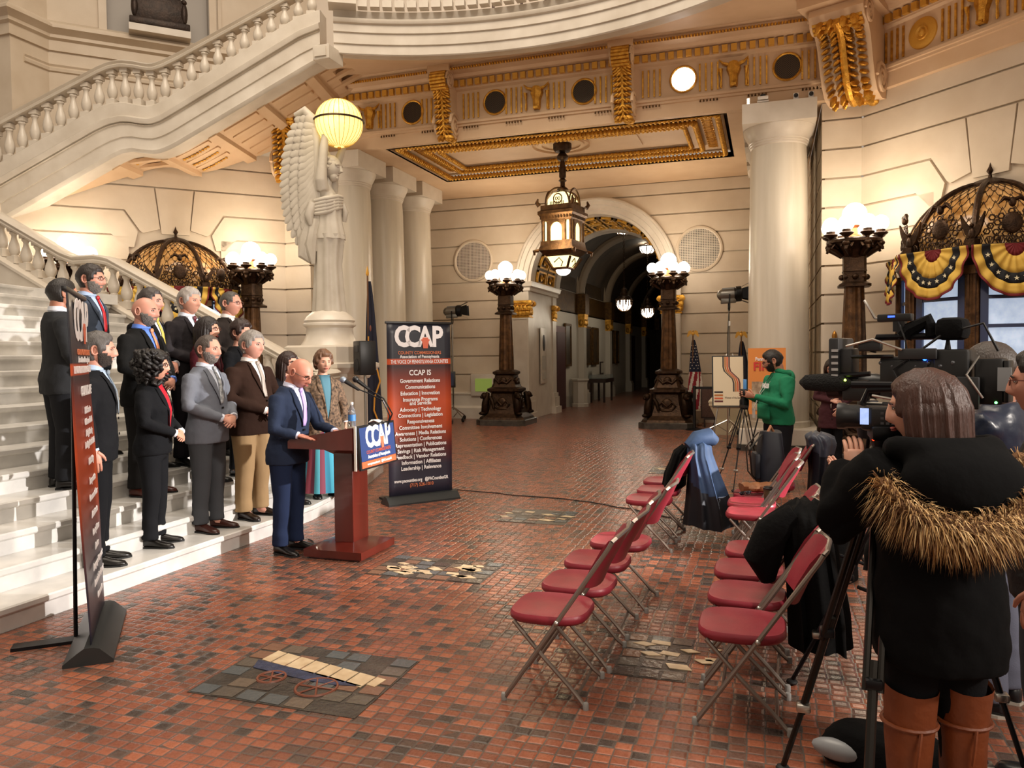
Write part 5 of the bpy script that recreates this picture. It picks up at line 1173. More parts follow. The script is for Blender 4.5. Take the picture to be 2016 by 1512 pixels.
def flag(loc, H, label, kind):
    t = thing('flag', label, 'flag', loc)
    m = M().tube([(0, 0, 0), (0, 0, H)], .016, 8).lathe([(.22, 0), (.22, .03), (.08, .07), (.03, .12)], 20); m.build('pole', mat('oak_pole', '#6a4524', .4), t)
    if kind == 'spear': m = M().lathe([(.02, 0), (.035, .04), (.0, .2)], 8, (0, 0, H)); m.build('spear_finial', GOLDP, t)
    else: eagle(t, H+.05)
    n = 60; m = M(); zt, zb = H-.1, .42 if kind != 'spear' else .35; rings = []; K = 30
    wd = .36 if kind != 'spear' else .3
    for i in range(K+1):
        f = i/K; z = lerp(zt, zb, f); sp_ = .03+wd*f**.75*.5
        rings.append([Vector((sp_*(cos(a)*1.05+.25)*(1+.12*sin(5*a+f*2)), .05+sp_*.55*sin(a)*(1+.25*sin(7*a+1)), z-(.0 if i < K else .03*sin(3*a)))) for a in [2*pi*j/n for j in range(n)]])
    b = len(m.v); m.loft(rings, False)
    if kind == 'us':
        mm = []
        for i in range(K):
            for j in range(n):
                f = (i+.5)/K; u = ((j/n*2) % 1)
                if f < .46: mm.append(2)
                else: mm.append(int((u*7+f*5)) % 2)
        m.m = mm
        m.mat(1)
        for r_ in range(9):
            for c_ in range(3):
                f = .08+r_*.042; z = lerp(zt, zb, f); sp_ = .03+wd*f**.75*.5; a = -pi/2+(c_-1)*.75+.35*(r_ % 2); c = Vector((sp_*(cos(a)*1.05+.25)*(1+.12*sin(5*a+f*2)), .05+sp_*.55*sin(a)*(1+.25*sin(7*a+1))-.006, z))
                m.prism([(.018*cos(pi/2+q*pi/5)*(1 if q % 2 == 0 else .45), .018*sin(pi/2+q*pi/5)*(1 if q % 2 == 0 else .45)) for q in range(10)], .003, frame(c, (1, 0, 0), (0, 0, 1), (0, -1, 0)))
        m.build('cloth', [mat('flag_red', '#8e1d28', .8), mat('flag_white', '#d9cdbd', .8), mat('flag_blue', '#141a33', .8)], t, 60)
    else:
        m.build('cloth', mat('navy_flag_cloth', '#15172a' if kind == 'spear' else '#101014', .8), t, 60)
        m = M()
        if kind == 'spear':
            m.tube([(.2, -.06, 1.55), (.27, -.07, 1.3), (.16, -.09, 1.0), (.14, -.09, .75), (.22, -.08, .55), (.2, -.08, .42)], .016, 6).tube([(-.02, -.05, 1.85), (0.02, -.06, 1.7), (.12, -.08, 1.6)], .014, 6)
            m.build('gold_fringe', mat('gold_fringe', '#c98a2a', .7), t); m = M()
            m.tube([(.02, -.04, 2.15), (.03, -.06, 1.85), (.05, -.06, 1.72)], .014, 6); m.ell((.04, -.07, 1.68), (.02, .02, .06), 7, 5); m.build('gold_tassel', mat('gold_fringe', '#c98a2a', .7), t)
            m = M().ell((.14, -.1, 1.9), (.05, .02, .12), 9, 7).ell((.1, -.1, 2.3), (.02, .015, .06), 8, 6); m.build('embroidered_crest', mat('embroidery', '#7d4a3c', .8), t)
flag((-7.22, 13.0, 0), 3.3, 'dark navy state flag with gold fringe between pedestal and column', 'spear')
flag((-1.76, 19.3, 0), 2.2, 'furled stars and stripes flag with eagle finial right of the arch', 'us')
flag((-.62, 19.2, 0), 2.15, 'black furled flag with eagle finial behind the striped poster', 'plain')
def stand_light(loc, H, rz, label, z0=2.05):
    t = thing('stage_light', label, 'light', loc, rz, 'stage lights on stands')
    m = M().tube([(0, 0, .3), (0, 0, H-.62)], .022, 8).tube([(0, 0, H-.7), (0, 0, H-.35)], .016, 8).box((0, 0, H-.6), (.05, .05, .1)); m.build('pole', STEEL, t)
    for k in range(3):
        a = k*2*pi/3+.6; m = M().tube([(0, 0, .38), (.55*cos(a), .55*sin(a), .12)], .016, 6).tube([(0, 0, .1), (.25*cos(a), .25*sin(a), .26)], .01, 6); l = m.build('leg', STEEL, t)
        m = M().tube([(.55*cos(a)+x_*sin(a), .55*sin(a)-x_*cos(a), .055) for x_ in (-.02, .02)], .055, 12).box((.55*cos(a), .55*sin(a), .1), (.03, .03, .06)); m.build('caster', RUBBER, l)
    m = M().tube([(-.14, 0, H), (-.14, 0, H-.28), (-.1, 0, H-.33), (.1, 0, H-.33), (.14, 0, H-.28), (.14, 0, H)], .014, 6); m.build('yoke', BLACKM, t)
    X = T(0, 0, H) @ R(radians(3), 'X')
    m = M().lathe([(.04, -.24), (.1, -.2), (.12, -.15), (.12, .13), (.0, .13)], 20, X=X @ R(-pi/2, 'X')); m.box((0, -.02, -.13), (.17, .3, .1), X, bev=.01).box((0, -.0, .125), (.1, .26, .03), X); m.build('housing', mat('grey_lamp_housing', '#77736c', .35, .7), t, 40)
    m = M().lathe([(.125, .1), (.16, .14), (.16, .24), (.14, .25), (.13, .16)], 20, X=X @ R(-pi/2, 'X'), cap=False); m.build('front_rim', BLACKM, t)
    for k in range(4):
        Xk = X @ R(k*pi/2, 'Y') @ T(0, .25, .14); m = M().loft([[Xk @ Vector((a*w_, y_, z_)) for a in (-1, 1)]+[Xk @ Vector((a*w_, y_+.004, z_+.006)) for a in (1, -1)] for w_, y_, z_ in ((.1, 0, 0), (.14, .18, .08))]); m.build('barn_door', BLACKM, t, 0)
    m = M().tube([(.03, 0, H-.3), (.05, -.04, H-.9), (.03, -.03, 1.3), (.05, .02, .8), (.02, 0, .45)], .007, 5); m.build('cable', RUBBER, t)
stand_light((-8.15, 19.3, 0), 2.98, radians(-75), 'stage light on a steel stand left of the arch, behind the banner')
stand_light((-.78, 16.6, 0), 2.98, radians(-82), 'stage light on a steel stand beside the right marble column')
# left wall notices
t = thing('notice_stand', 'small dark framed notice on a wooden stand at the foot of the left stage light', 'sign', (-8.1, 18.5, 0), radians(20))
m = M().box((0, .02, .55), (.07, .07, 1.1)).box((0, 0, .04), (.5, .3, .08)); m.build('stand', DWOOD, t, 0); m = M().box((0, 0, 1.15), (.66, .05, .42), bev=.01); m.build('frame', BLACK, t); m = M().box((0, -.028, 1.15), (.56, .008, .32)); m.build('panel', mat('dark_blue_panel', '#1d2a47', .4), t, 0)
textm([(a, .07, frame((0, -.034, z), (1, 0, 0), (0, 0, 1), (0, -1, 0)), 0, 1) for a, z in (('WELCOME', 1.24), ('TO', 1.15), ('TOUR', 1.06))], WHT, t, 'lettering')
t = thing('wall_display', 'square white wall box with a small green lit screen left of the arch', 'display', (-7.55, YB, .95))
m = M().box((0, -.06, 0), (.78, .16, .62), bev=.02); m.build('case', MARBLE, t); m = M().box((0, -.145, .0), (.5, .02, .36)); m.build('screen', mat('green_screen', '#5c6b28', .3, emis=.35, ecol='#a7b85a'), t, 0)
# right side clutter
t = thing('stanchion', 'black belt stanchion beside the stars and stripes flag', 'stanchion', (-1.62, 18.1, 0))
m = M().lathe([(.2, 0), (.2, .02), (.05, .05), (.03, .06)], 24); m.build('base', BLACKM, t); m = M().tube([(0, 0, .05), (0, 0, 1.02)], .035, 12); m.build('post', BLACK, t); m = M().box((.7, .05, .97), (1.4, .01, .06)); m.build('belt', RUBBER, t, 0)
t = thing('floor_plaque', 'brown framed plaque leaning on the floor behind the stanchion', 'plaque', (-1.3, 18.75, 0))
m = M().box((0, .05, .58), (.46, .03, .72)).box((0, .1, .2), (.3, .14, .03)).box((-.15, .12, .1), (.03, .2, .2)).box((.15, .12, .1), (.03, .2, .2)); m.build('board', DWOOD, t, 0); m = M().box((0, .03, .58), (.4, .012, .66)); m.build('bronze_plate', mat('brown_plate', '#4a3026', .5, var=1, vs=30, col2='#5c4034'), t, 0)
t = thing('black_folding_chair', 'black folding chair behind the striped poster easel', 'chair', (-.98, 18.6, 0), radians(20))
m = M().box((0, 0, .44), (.42, .4, .04), bev=.015); m.build('seat', BLACK, t); m = M().loft([[Vector((x, .2+.06*(1-(x/.2)**2), z)) for z in (.64, .86)]+[Vector((x, .215+.06*(1-(x/.2)**2), z)) for z in (.86-.08*(abs(x)/.2)**3, .64)] for x in [-.2+.05*k for k in range(9)]]); m.build('backrest', BLACK, t)
for s in (-1, 1):
    m = M().tube([(s*.22, -.22, 0), (s*.2, .08, .45), (s*.2, .22, .84)], .012, 6); m.build('leg', BLACKM, t); m = M().tube([(s*.2, .24, 0), (s*.2, -.14, .44)], .012, 6); m.build('leg', BLACKM, t)
t = thing('storage_tub', 'cream plastic lidded tub on a box behind the easel', 'box', (-.78, 17.35, 0))
m = M().box((0, 0, .15), (.62, .5, .3)); m.build('lower_box', mat('cream_box', '#a9997f', .7), t, 0); m = M().loft([[Vector((a*w_, b*w_*.75, z)) for a, b in ((-1, -1), (1, -1), (1, 1), (-1, 1))] for w_, z in ((.28, .3), (.42, .62), (.44, .63), (.44, .7))]); m.build('tub', mat('cream_plastic', '#c5b798', .5), t, 20); m = M().loft([[Vector((a*w_, b*w_*.75, z)) for a, b in ((-1, -1), (1, -1), (1, 1), (-1, 1))] for w_, z in ((.45, .7), (.45, .73), (.36, .84))]); m.build('lid', mat('cream_plastic', '#c5b798', .5), t, 20)
def easel(loc, rz, label, legm):
    t = thing('poster_easel', label, 'easel', loc, rz)
    for s, nm in ((-1, 'leg'), (1, 'leg')): m = M().tube([(s*.34, -.05, 0), (s*.05, .05, 1.75)], .013, 8); m.build(nm, legm, t)
    m = M().tube([(0, .55, 0), (0, .07, 1.7)], .013, 8); m.build('leg', legm, t); m = M().tube([(-.3, -.05, .78), (.3, -.05, .78)], .012, 6).tube([(-.27, 0, .78), (0, .3, .8), (.27, 0, .78)], .008, 6); m.build('ledge', legm, t)
    return t
e1 = easel((-.66, 14.35, 0), radians(8), 'steel easel holding a cream poster with curved stripes', STEEL)
pst = thing('framed_poster', 'black framed cream poster with flowing brown and orange stripes on the easel', 'poster', (-.68, 14.27, .8), radians(8))
lean = R(radians(-7), 'X')
m = M().box((0, 0, .46), (.56, .03, .92), lean); m.build('frame', BLACK, pst, 0); m = M().box((0, -.018, .46), (.52, .008, .88), lean); m.build('print', mat('cream_print', '#e0d2b4', .5), pst, 0)
for i, c in enumerate(('#3c2f2a', '#b06a2a', '#c9582c', '#5b1f1f')):
    o_ = i*.035; P = [(-.1+o_, .9), (-.1+o_, .72), (-.08+o_, .64), (.0+o_, .56), (.06+o_, .5), (.08+o_, .42), (.08+o_, .27)]
    m = M().loft([[lean @ Vector((x+a, -.0235, z)) for a in (0, .026)] for x, z in P], False, False); m.build('stripe', mat('stripe_%d' % i, c, .5), pst, 0)
    m = M().box((-.17, -.0235, .26-.055*i), (.15, .002, .032), lean); m.build('stripe', mat('stripe_%d' % i, c, .5), pst, 0)
textm([('Women of the State', .05, lean @ frame((.08, -.024, .16), (1, 0, 0), (0, 0, 1), (0, -1, 0)), 0, .7)], mat('brown_print', '#4a3a2c', .6), pst, 'lettering')
p2 = thing('orange_poster', 'orange poster with red FIRST lettering behind the man in green', 'poster', (-.02, 13.8, .0), radians(2))
m = M().box((0, 0, 1.28), (.62, .02, 1.15), lean); m.build('board', mat('orange_board', '#d98436', .5), p2, 0); m = M().box((0, -.016, 1.02), (.5, .006, .5), lean); m.build('picture', mat('figures_print', '#6c5038', .6, var=1, vs=9, col2='#c9b092'), p2, 0)
textm([('Pennsylvania', .085, lean @ frame((-.02, -.02, 1.66), (1, 0, 0), (0, 0, 1), (0, -1, 0)), .002, .8)], WHT, p2, 'small_title'); textm([('FIRST', .2, lean @ frame((.0, -.02, 1.53), (1, 0, 0), (0, 0, 1), (0, -1, 0)), .006, .95)], mat('red_print', '#c9281f', .5), p2, 'title')
for s in (-1, 1): m = M().tube([(s*.3, 0, 0), (s*.06, .12, 1.0)], .012, 6); m.build('leg', BLACKM, p2)
t = thing('brass_lamp_fitting', 'small amber brass fitting on the stone wall left of the right candelabrum', 'fitting', (1.12, 14.87, 1.98))
m = M().lathe([(0, -.16), (.03, -.12), (.055, -.08), (.035, -.04), (.04, .0), (.045, .08), (.03, .13), (.015, .15), (0, .17)], 14); m.build('body', mat('amber_brass', '#b07a35', .3, .8), t)
# cables
def cable(pts, label, r=.006):
    P = []
    for i in range(len(pts)-1):
        for k in range(6): f = k/6; a, b = Vector(pts[i]), Vector(pts[i+1]); P.append(a.lerp(b, f)+Vector((.02*sin(i*2.1+f*6), .02*cos(i*1.3+f*5), 0)))
    tag(M().tube([(p.x, p.y, r+.001) for p in P], r, 5).build('floor_cable', RUBBER, None), label, 'cable')
cable([(-5.3, 10.1, 0), (-4.2, 9.35, 0), (-3.1, 9.1, 0), (-2.2, 8.95, 0), (-1.5, 8.6, 0), (-.9, 8.2, 0), (-.4, 8.0, 0)], 'black cable crossing the tiles from the lectern behind the banner to the chairs')
cable([(-4.2, 6.3, 0), (-3.95, 6.15, 0), (-3.7, 6.2, 0)], 'short black cable on the floor behind the lectern base')
# ================================================================ floor mosaics
def mosaic(x0, x1, y0, y1, label, seed, deco=None):
    rnd = random.Random(seed); t = thing('floor_mosaic', label, 'mosaic', ((x0+x1)/2, (y0+y1)/2, 0)); W, H = x1-x0, y1-y0
    m = M().box((0, 0, .0015), (W, H, .003)); m.build('dark_ground', mat('dark_mosaic_ground', '#4d463f', .3, bump=.3, bs=40, var=1, vs=7, col2='#34302c'), t, 0)
    m = M()
    nx = max(3, int(W/.13)); ny = max(3, int(H/.11))
    pal = [mat('mosaic_%d' % i, c, .25, bump=.2, bs=30) for i, c in enumerate(('#5c544b', '#6a5d50', '#483f3a', '#7a5a48', '#575b5c'))]
    for i in range(nx):
        for j in range(ny):
            if rnd.random() < .2: continue
            a = -W/2+W*(i+.5)/nx; b = -H/2+H*(j+.5)/ny; w_ = W/nx*.46; h_ = H/ny*.45; m.mat(rnd.randrange(5))
            q = [(a+sx*w_*rnd.uniform(.8, 1), b+sy*h_*rnd.uniform(.8, 1)) for sx, sy in ((-1, -1), (1, -1), (1, 1), (-1, 1))]; m.prism(q, .004, T(0, 0, .002))
    m.build('stones', pal, t, 0)
    if deco: deco(t)
    return t
CRS = mat('cream_mosaic_stone', '#d8c3a2', .3, var=1, vs=12, col2='#b99f7c'); BLS = mat('blue_mosaic_stone', '#3d4460', .3, bump=.3, bs=60, var=1, vs=14, col2='#2b2f42')
def wagon(t):
    m = M(); top = [(-.38, .23), (-.2, .19), (.0, .15), (.2, .115), (.4, .09)]
    xs_ = [-.39, -.31, -.2, -.09, .02, .12, .24, .36, .43]
    for a, b in zip(xs_[:-1], xs_[1:]):
        ya, yb = .27-.18*(a+.39)/.82, .27-.18*(b+.39)/.82; da = .14 if a < .3 else .1
        m.prism([(a+.008, ya-da), (b-.004, yb-da), (b+.01, yb), (a+.02, ya)], .005, T(.0, -.02, .004))
    m.build('cream_canopy', CRS, t, 0)
    m = M().prism([(-.4, .1), (.1, .02), (.36, -.04), (.2, -.07), (.02, -.06), (-.36, .0)], .005, T(0, 0, .004)); m.build('blue_wagon_bed', BLS, t, 0)
    for c, r in (((-.18, -.08), .075), ((.13, -.12), .11)):
        m = M().tube([(c[0]+r*cos(a), c[1]+r*sin(a), .005) for a in [2*pi*k/24 for k in range(24)]], .008, 6, closed=True)
        for k in range(6): m.tube([(c[0], c[1], .006), (c[0]+r*cos(k*pi/3), c[1]+r*sin(k*pi/3), .006)], .006, 5)
        m.build('wheel', mat('brown_clay', '#7a4634', .4), t)
mosaic(-2.9, -1.9, 3.22, 3.95, 'dark rectangular floor mosaic showing a covered wagon with cream canopy', 3, wagon)
def creams(n, seed):
    def f(t):
        rnd = random.Random(seed); m = M()
        for k in range(n):
            a, b = rnd.uniform(-.36, .36), rnd.uniform(-.2, .2); w_ = rnd.uniform(.04, .1); an = rnd.uniform(0, 3)
            m.prism([(a+w_*cos(an+q*pi/2+.3*rnd.random()), b+w_*.5*sin(an+q*pi/2)) for q in range(4)], .005, T(0, 0, .004))
        m.build('cream_stones', CRS, t, 0)
    return f
mosaic(-.82, -.42, 4.1, 4.75, 'worn grey and cream floor mosaic between the two rows of red chairs', 5, creams(9, 2))
mosaic(-3.1, -2.1, 5.45, 6.05, 'pale floor mosaic of scattered stones right of the lectern', 8, creams(26, 4))
mosaic(-2.75, -2.0, 7.6, 8.3, 'small worn floor mosaic behind the lectern, along the black cable', 9, creams(8, 5))
mosaic(-1.7, -.9, 11.3, 12.1, 'faint floor mosaic far back in front of the arch', 10, creams(6, 6))
mosaic(.25, .75, 2.75, 3.3, 'grey swirled floor mosaic under the tripod at the bottom right', 11, creams(5, 7))
# ================================================================ red folding chairs
CRED = mat('red_chair_plastic', '#8e2634', .42, bump=.05, bs=80, var=1, vs=9, col2='#7d1f2e'); TUBE = mat('grey_brown_steel_tube', '#8d8178', .35, .75)
def folding_chair():
    t = thing('red_folding_chair', 'x', 'chair', (0, 0, 0), 0, 'red folding chairs facing the lectern')      # faces -x, origin on the floor under the seat
    m = M(); n = 36
    def ring(k, z, dip=0): return [Vector(((abs(cos(a))**.55*(1 if cos(a) > 0 else -1))*.205*k-.01, (abs(sin(a))**.55*(1 if sin(a) > 0 else -1))*.205*k*(1.0-.10*(cos(a) > 0)*cos(a)), z)) for a in [2*pi*j/n for j in range(n)]]
    m.loft([ring(.94, .40), ring(1.0, .415), ring(1.0, .435), ring(.96, .447), ring(.8, .437), ring(.4, .43)]); m.build('seat', CRED, t, 50)
    m = M(); R0 = []
    for i in range(13):
        y = -.195+.39*i/12; bow = .045*(1-(y/.195)**2); hz = .0+.02*(1-(y/.195)**4)
        R0.append([Vector((lerp(.205, .345, (z-.60)/.25)+bow-o, y, z+(hz if z > .8 else -hz))) for z, o in ((.61, 0), (.7, .012), (.80, .012), (.85, .0), (.85, .018), (.80, .03), (.7, .03), (.61, .018))])
    m.loft(R0); m.build('backrest', CRED, t, 40)
    for s in (-1, 1):
        y = s*.205
        m = M().tube([(-.215, y, .012), (-.10, y, .18), (.065, y, .425), (.2, y, .625), (.325, y, .81), (.345, y, .845)], .0115, 8); l = m.build('front_leg', TUBE, t)
        m = M().lathe([(.015, 0), (.015, .03), (.012, .035)], 10, (-.217, y, 0)); m.build('foot_cap', mat('grey_rubber', '#8b8986', .7), l)
        m = M().ell((.065, y*1.06, .425), .014, 8, 6); m.build('rivet', STEEL, l)
        y2 = s*.18
        m = M().tube([(-.17, y2, .405), (-.02, y2, .24), (.12, y2, .1), (.165, y2, .05), (.205, s*.195, .012)], .0115, 8); l = m.build('rear_leg', TUBE, t)
        m = M().lathe([(.015, 0), (.015, .03), (.012, .035)], 10, (.207, s*.195, 0)); m.build('foot_cap', MATS['grey_rubber'], l)
    m = M().tube([(.15, -.18, .045), (.152, 0, .04), (.15, .18, .045)], .009, 6); m.build('cross_bar', TUBE, t)
    m = M().tube([(-.09, -.2, .2), (-.09, .2, .2)], .008, 6); m.build('front_brace', TUBE, t)
    m = M().tube([(.345, -.205, .845), (.36, -.19, .86), (.385, 0, .868), (.36, .19, .86), (.345, .205, .845)], .0115, 8); m.build('top_rail', TUBE, t)
    return t
ch0 = folding_chair()
CH = [(-1.06, 3.84, 'nearest red folding chair of the left row, empty'), (-1.03, 4.32, 'second red folding chair of the left row from the front'), (-1.03, 4.82, 'third red folding chair of the left row from the front'), (-.98, 5.36, 'fourth red folding chair of the left row, before the gap'),
      (-1.02, 7.0, 'red folding chair just past the gap in the left row'), (-1.0, 7.5, 'red folding chair of the left row under the blue coat'), (-1.02, 8.05, 'farthest red folding chair of the left row, beyond the blue coat'),
      (-.11, 3.86, 'nearest red folding chair of the right row, beside the black coat'), (-.1, 4.36, 'second red folding chair of the right row, with a black coat over its back'), (-.1, 4.86, 'third red folding chair of the right row from the front'), (-.06, 5.36, 'fourth red folding chair of the right row from the front'),
      (-.12, 6.62, 'red folding chair of the right row just past the gap'), (-.13, 7.06, 'red folding chair of the right row holding a coffee cup'), (-.1, 7.5, 'red folding chair of the right row holding a brown paper bag'), (.06, 8.1, 'farthest red folding chair of the right row, holding a backpack')]
for i, (x, y, l) in enumerate(CH):
    rz = radians(random.uniform(-3, 3))
    if i == 0: ch0.location = (x, y, 0); ch0['label'] = l
    else: dup(ch0, (x, y, 0), rz, l)
# ---- things on the chairs
BLKC = mat('black_wool', '#070708', .9, bump=.25, bs=35, spec=.15); BLUEC = mat('blue_shell_fabric', '#2a4468', .75, bump=.15, bs=12, var=1, vs=5, col2='#1e3350'); NAVYC = mat('dark_navy_fabric', '#10141f', .6)
def hung(loc, label, prof, mats, cut=None, seed=1, rz=0):      # closed hanging bundle: prof = (z, cx, cy, rx, ry)
    t = thing('draped_coat', label, 'coat', loc, rz); n = 64; K = 28; zs = [p[0] for p in prof]; rings = []
    for i in range(K+1):
        z = lerp(zs[0], zs[-1], i/K); q = [pl([(-p[0], p[k]) for p in prof], -z) for k in range(1, 5)]; f = i/K
        rings.append([Vector((q[0]+q[2]*cos(a)*(1+(.05+.12*f)*sin(6*a+seed+f)+.06*sin(11*a+2*f)), q[1]+q[3]*sin(a)*(1+(.05+.12*f)*sin(7*a+seed)+.05*sin(13*a)), z+.02*sin(3*a+seed)*f+.015*sin(5*a)*(1-f))) for a in [2*pi*j/n for j in range(n)]])
    m = M().loft(rings)
    if cut is not None:
        m.m = [1 if i/K > cut+.1*sin(2*pi*j/n+seed) else 0 for i in range(K) for j in range(n)]+[0, 1]
    m.build('cloth', mats, t, 70); return t
c1 = hung((-.62, 7.45, 0), 'blue rain coat with black lower half hung over a red chair', [(.93, -.02, 0, .05, .08), (.9, 0, 0, .1, .17), (.8, .0, 0, .11, .2), (.6, .04, 0, .14, .21), (.35, .08, 0, .19, .22), (.13, .1, 0, .23, .23)], [BLUEC, NAVYC], .52, 2)
m = M().tube([(-.1, -.1, .88), (-.02, -.06, .95), (.08, 0, .97), (.14, .05, .92)], [.05, .08, .085, .05], 12).tube([(-.08, .05, .9), (.02, .1, .96), (.12, .1, .9)], [.05, .07, .05], 10); m.build('hood', BLUEC, c1)
c2 = hung((-.86, 7.6, 0), 'black coat bundled inside the chair back beneath the blue rain coat', [(.86, .1, 0, .04, .1), (.8, .06, 0, .08, .18), (.6, -.0, 0, .1, .2), (.47, -.02, 0, .1, .2), (.44, -.02, 0, .06, .15)], [BLKC], None, 4)
c3 = hung((.14, 4.4, 0), 'heavy black coat draped over the second chair of the right row', [(.95, .05, 0, .05, .1), (.91, .05, 0, .11, .18), (.8, .06, 0, .13, .2), (.6, .09, 0, .13, .2), (.35, .12, 0, .14, .2), (.18, .13, 0, .14, .2)], [BLKC], None, 6)
m = M().tube([(.0, -.1, .9), (-.12, -.1, .8), (-.17, -.08, .65), (-.14, -.06, .52)], [.06, .09, .1, .04], 12).tube([(.02, .08, .9), (-.1, .1, .78), (-.15, .1, .6)], [.06, .09, .07], 10); m.build('front_fold', BLKC, c3)
def bagmesh(nm, label, cat, loc, rz, dims, m_, strap=True):
    t = thing(nm, label, cat, loc, rz); m = M(); rings = []
    for i in range(9):
        f = i/8; k = 1-.25*f**3; rings.append([Vector((dims[0]/2*k*(abs(cos(a))**.6)*(1 if cos(a) > 0 else -1)*(1+.04*sin(3*a+i)), dims[1]/2*k*(abs(sin(a))**.6)*(1 if sin(a) > 0 else -1), dims[2]*f+.01*sin(2*a))) for a in [2*pi*j/24 for j in range(24)]])
    m.loft(rings); m.build('bag_body', m_, t, 60); return t
bp = bagmesh('backpack', 'dark navy backpack standing on the farthest chair of the right row', 'backpack', (.02, 8.08, .45), radians(10), (.26, .34, .52), NAVYC)
m = M().box((-.14, 0, .18), (.06, .26, .26), bev=.025); m.build('front_pocket', NAVYC, bp)
for s in (-1, 1): m = M().tube([(-.1, s*.1, .5), (-.22, s*.12, .35), (-.2, s*.12, .1), (-.14, s*.1, .02)], .018, 6, flat=.4); m.build('strap', BLACK, bp)
m = M().tube([(-.04, -.04, .5), (0, 0, .57), (.04, .04, .5)], .015, 6); m.build('top_handle', mat('tan_strap', '#a06a48', .6), bp)
t = hung((.5, 8.1, 0), 'slate coloured jacket hung over the back of the farthest right chair', [(.96, -.05, 0, .05, .14), (.93, -.02, 0, .13, .2), (.86, .0, 0, .13, .2), (.6, -.02, 0, .09, .2), (.4, -.04, 0, .08, .19)], [mat('slate_jacket', '#3a3f4c', .5, bump=.2, bs=15), NAVYC], .25, 9)
t = thing('coffee_cup', 'camouflage patterned paper coffee cup with black lid on a red seat', 'cup', (.0, 7.02, .448))
m = M().lathe([(.033, 0), (.042, .12)], 20); m.build('cup_body', mat('camouflage_paper', '#5a4a2c', .6, var=1, vs=22, col2='#2e3420'), t); m = M().lathe([(.044, .118), (.044, .13), (.036, .135), (.034, .142), (0, .142)], 20); m.build('lid', BLACK, t)
t = thing('paper_bag', 'crumpled brown paper bag on a red seat of the right row', 'bag', (-.08, 7.5, .45), radians(20))
m = M(); rings = [[Vector((lerp(-.17, .17, i/7), .08*cos(a)*(1+.15*sin(i*2+3*a)), .05+.045*sin(a)*(1+.2*cos(i*3+2*a)))) for a in [2*pi*j/14 for j in range(14)]] for i in range(8)]; m.loft(rings); m.build('paper', mat('brown_paper', '#8a5a38', .5, bump=.4, bs=20), t, 30)
t = thing('sunglasses', 'dark sunglasses lying on the seat by the coffee cup', 'glasses', (-.2, 7.32, .45), radians(40))
for s in (-1, 1): m = M().ell((s*.035, 0, .02), (.03, .006, .02), 10, 6); m.build('lens', mat('dark_lens', '#15151a', .08), t)
m = M().tube([(-.065, 0, .03), (-.068, .1, .02)], .004, 5).tube([(.065, 0, .03), (.068, .1, .02)], .004, 5).tube([(-.06, 0, .035), (.06, 0, .035)], .004, 5); m.build('frame', BLACK, t)
t = bagmesh('equipment_bag', 'large black equipment bag on the floor behind the right row of chairs', 'bag', (.42, 7.25, 0), radians(20), (.34, .75, .36), BLKC)
m = M().box((-.05, -.05, .36), (.14, .2, .012)); m.build('grey_label', mat('grey_patch', '#7d7d7b', .6), t, 0)
t = bagmesh('camera_bag', 'limp black bag with folds behind the right row of red chairs', 'bag', (.52, 6.35, 0), radians(-30), (.22, .3, .4), BLKC)
# ================================================================ TV cameras and tripods
def tripod(apex, feet, label, mt, spread=None, rad=.018, nm='camera_tripod'):
    ax = Vector(apex); t = thing(nm, label, 'tripod', (ax.x, ax.y, 0)); o = Vector((ax.x, ax.y, 0))
    m = M().lathe([(.05, -.1), (.06, -.04), (.06, .02), (.045, .05), (.05, .08), (.0, .08)], 16, (0, 0, ax.z)); m.box((0, 0, ax.z+.1), (.1, .16, .05), bev=.01); m.build('fluid_head', BLACKM, t)
    for f in feet:
        f = Vector((f[0], f[1], 0))-o; top = Vector((f.x*.06, f.y*.06, ax.z-.05)); side = Vector((-f.y, f.x, 0)).normalized()*.022
        m = M()
        for s in (-1, 1): m.tube([top+side*s, top.lerp(f, .52)+side*s], rad*.62, 8)
        m.tube([top.lerp(f, .45), top.lerp(f, .78)], rad*.8, 8); m.tube([top.lerp(f, .74), f+Vector((0, 0, .02))], rad*.62, 8); l = m.build('leg', mt, t)
        for k in (.5, .76):
            c = top.lerp(f, k); m = M().box(c, (.055, .055, .035), bev=.008); m.build('clamp', STEEL if k > .6 else BLACKM, l)
        m = M().ell(f+Vector((0, 0, .016)), (.03, .03, .016), 10, 6); m.build('foot', RUBBER, l)
    if spread:
        m = M()
        for f in feet:
            f = Vector((f[0], f[1], 0))-o; m.tube([(0, 0, spread), f*.45+Vector((0, 0, spread+.05))], .01, 6)
        m.build('spreader', BLACKM, t)
    return t
TA = (.66, 3.92); TB = (.40, 3.06)
tp1 = tripod((TA[0], TA[1], 1.33), [(.12, 4.25), (1.0, 3.55), (.95, 4.6)], 'tall black tripod under the large television camera', BLACKM, .55)
tp2 = tripod((TB[0], TB[1], 1.36), [(.06, 3.34), (.27, 2.48), (.80, 2.95)], 'black tripod with silver clamps under the small camcorder', mat('dark_tube', '#2a2724', .25, .7), None, .02)
tripod((.55, 4.9, 1.35), [(.16, 4.95), (.45, 5.35), (.95, 5.1)], 'spare black tripod standing behind the television camera', BLACKM, .5)
ca = Vector((-.9, .43, 0)).normalized()
FLIPY = True
tv = thing('television_camera', 'large black shoulder television camera with furry microphone and viewfinder', 'camera', (.67, 3.92, 1.45), atan2(ca.y, ca.x))   # +x is the lens direction
m = M().box((0, 0, .18), (.34, .13, .2), bev=.015).box((.05, 0, .03), (.4, .1, .06), bev=.01).box((-.13, 0, .2), (.14, .15, .22), bev=.012); m.box((.06, -.07, .2), (.2, .02, .12), bev=.005); m.build('body', BLACK, tv)
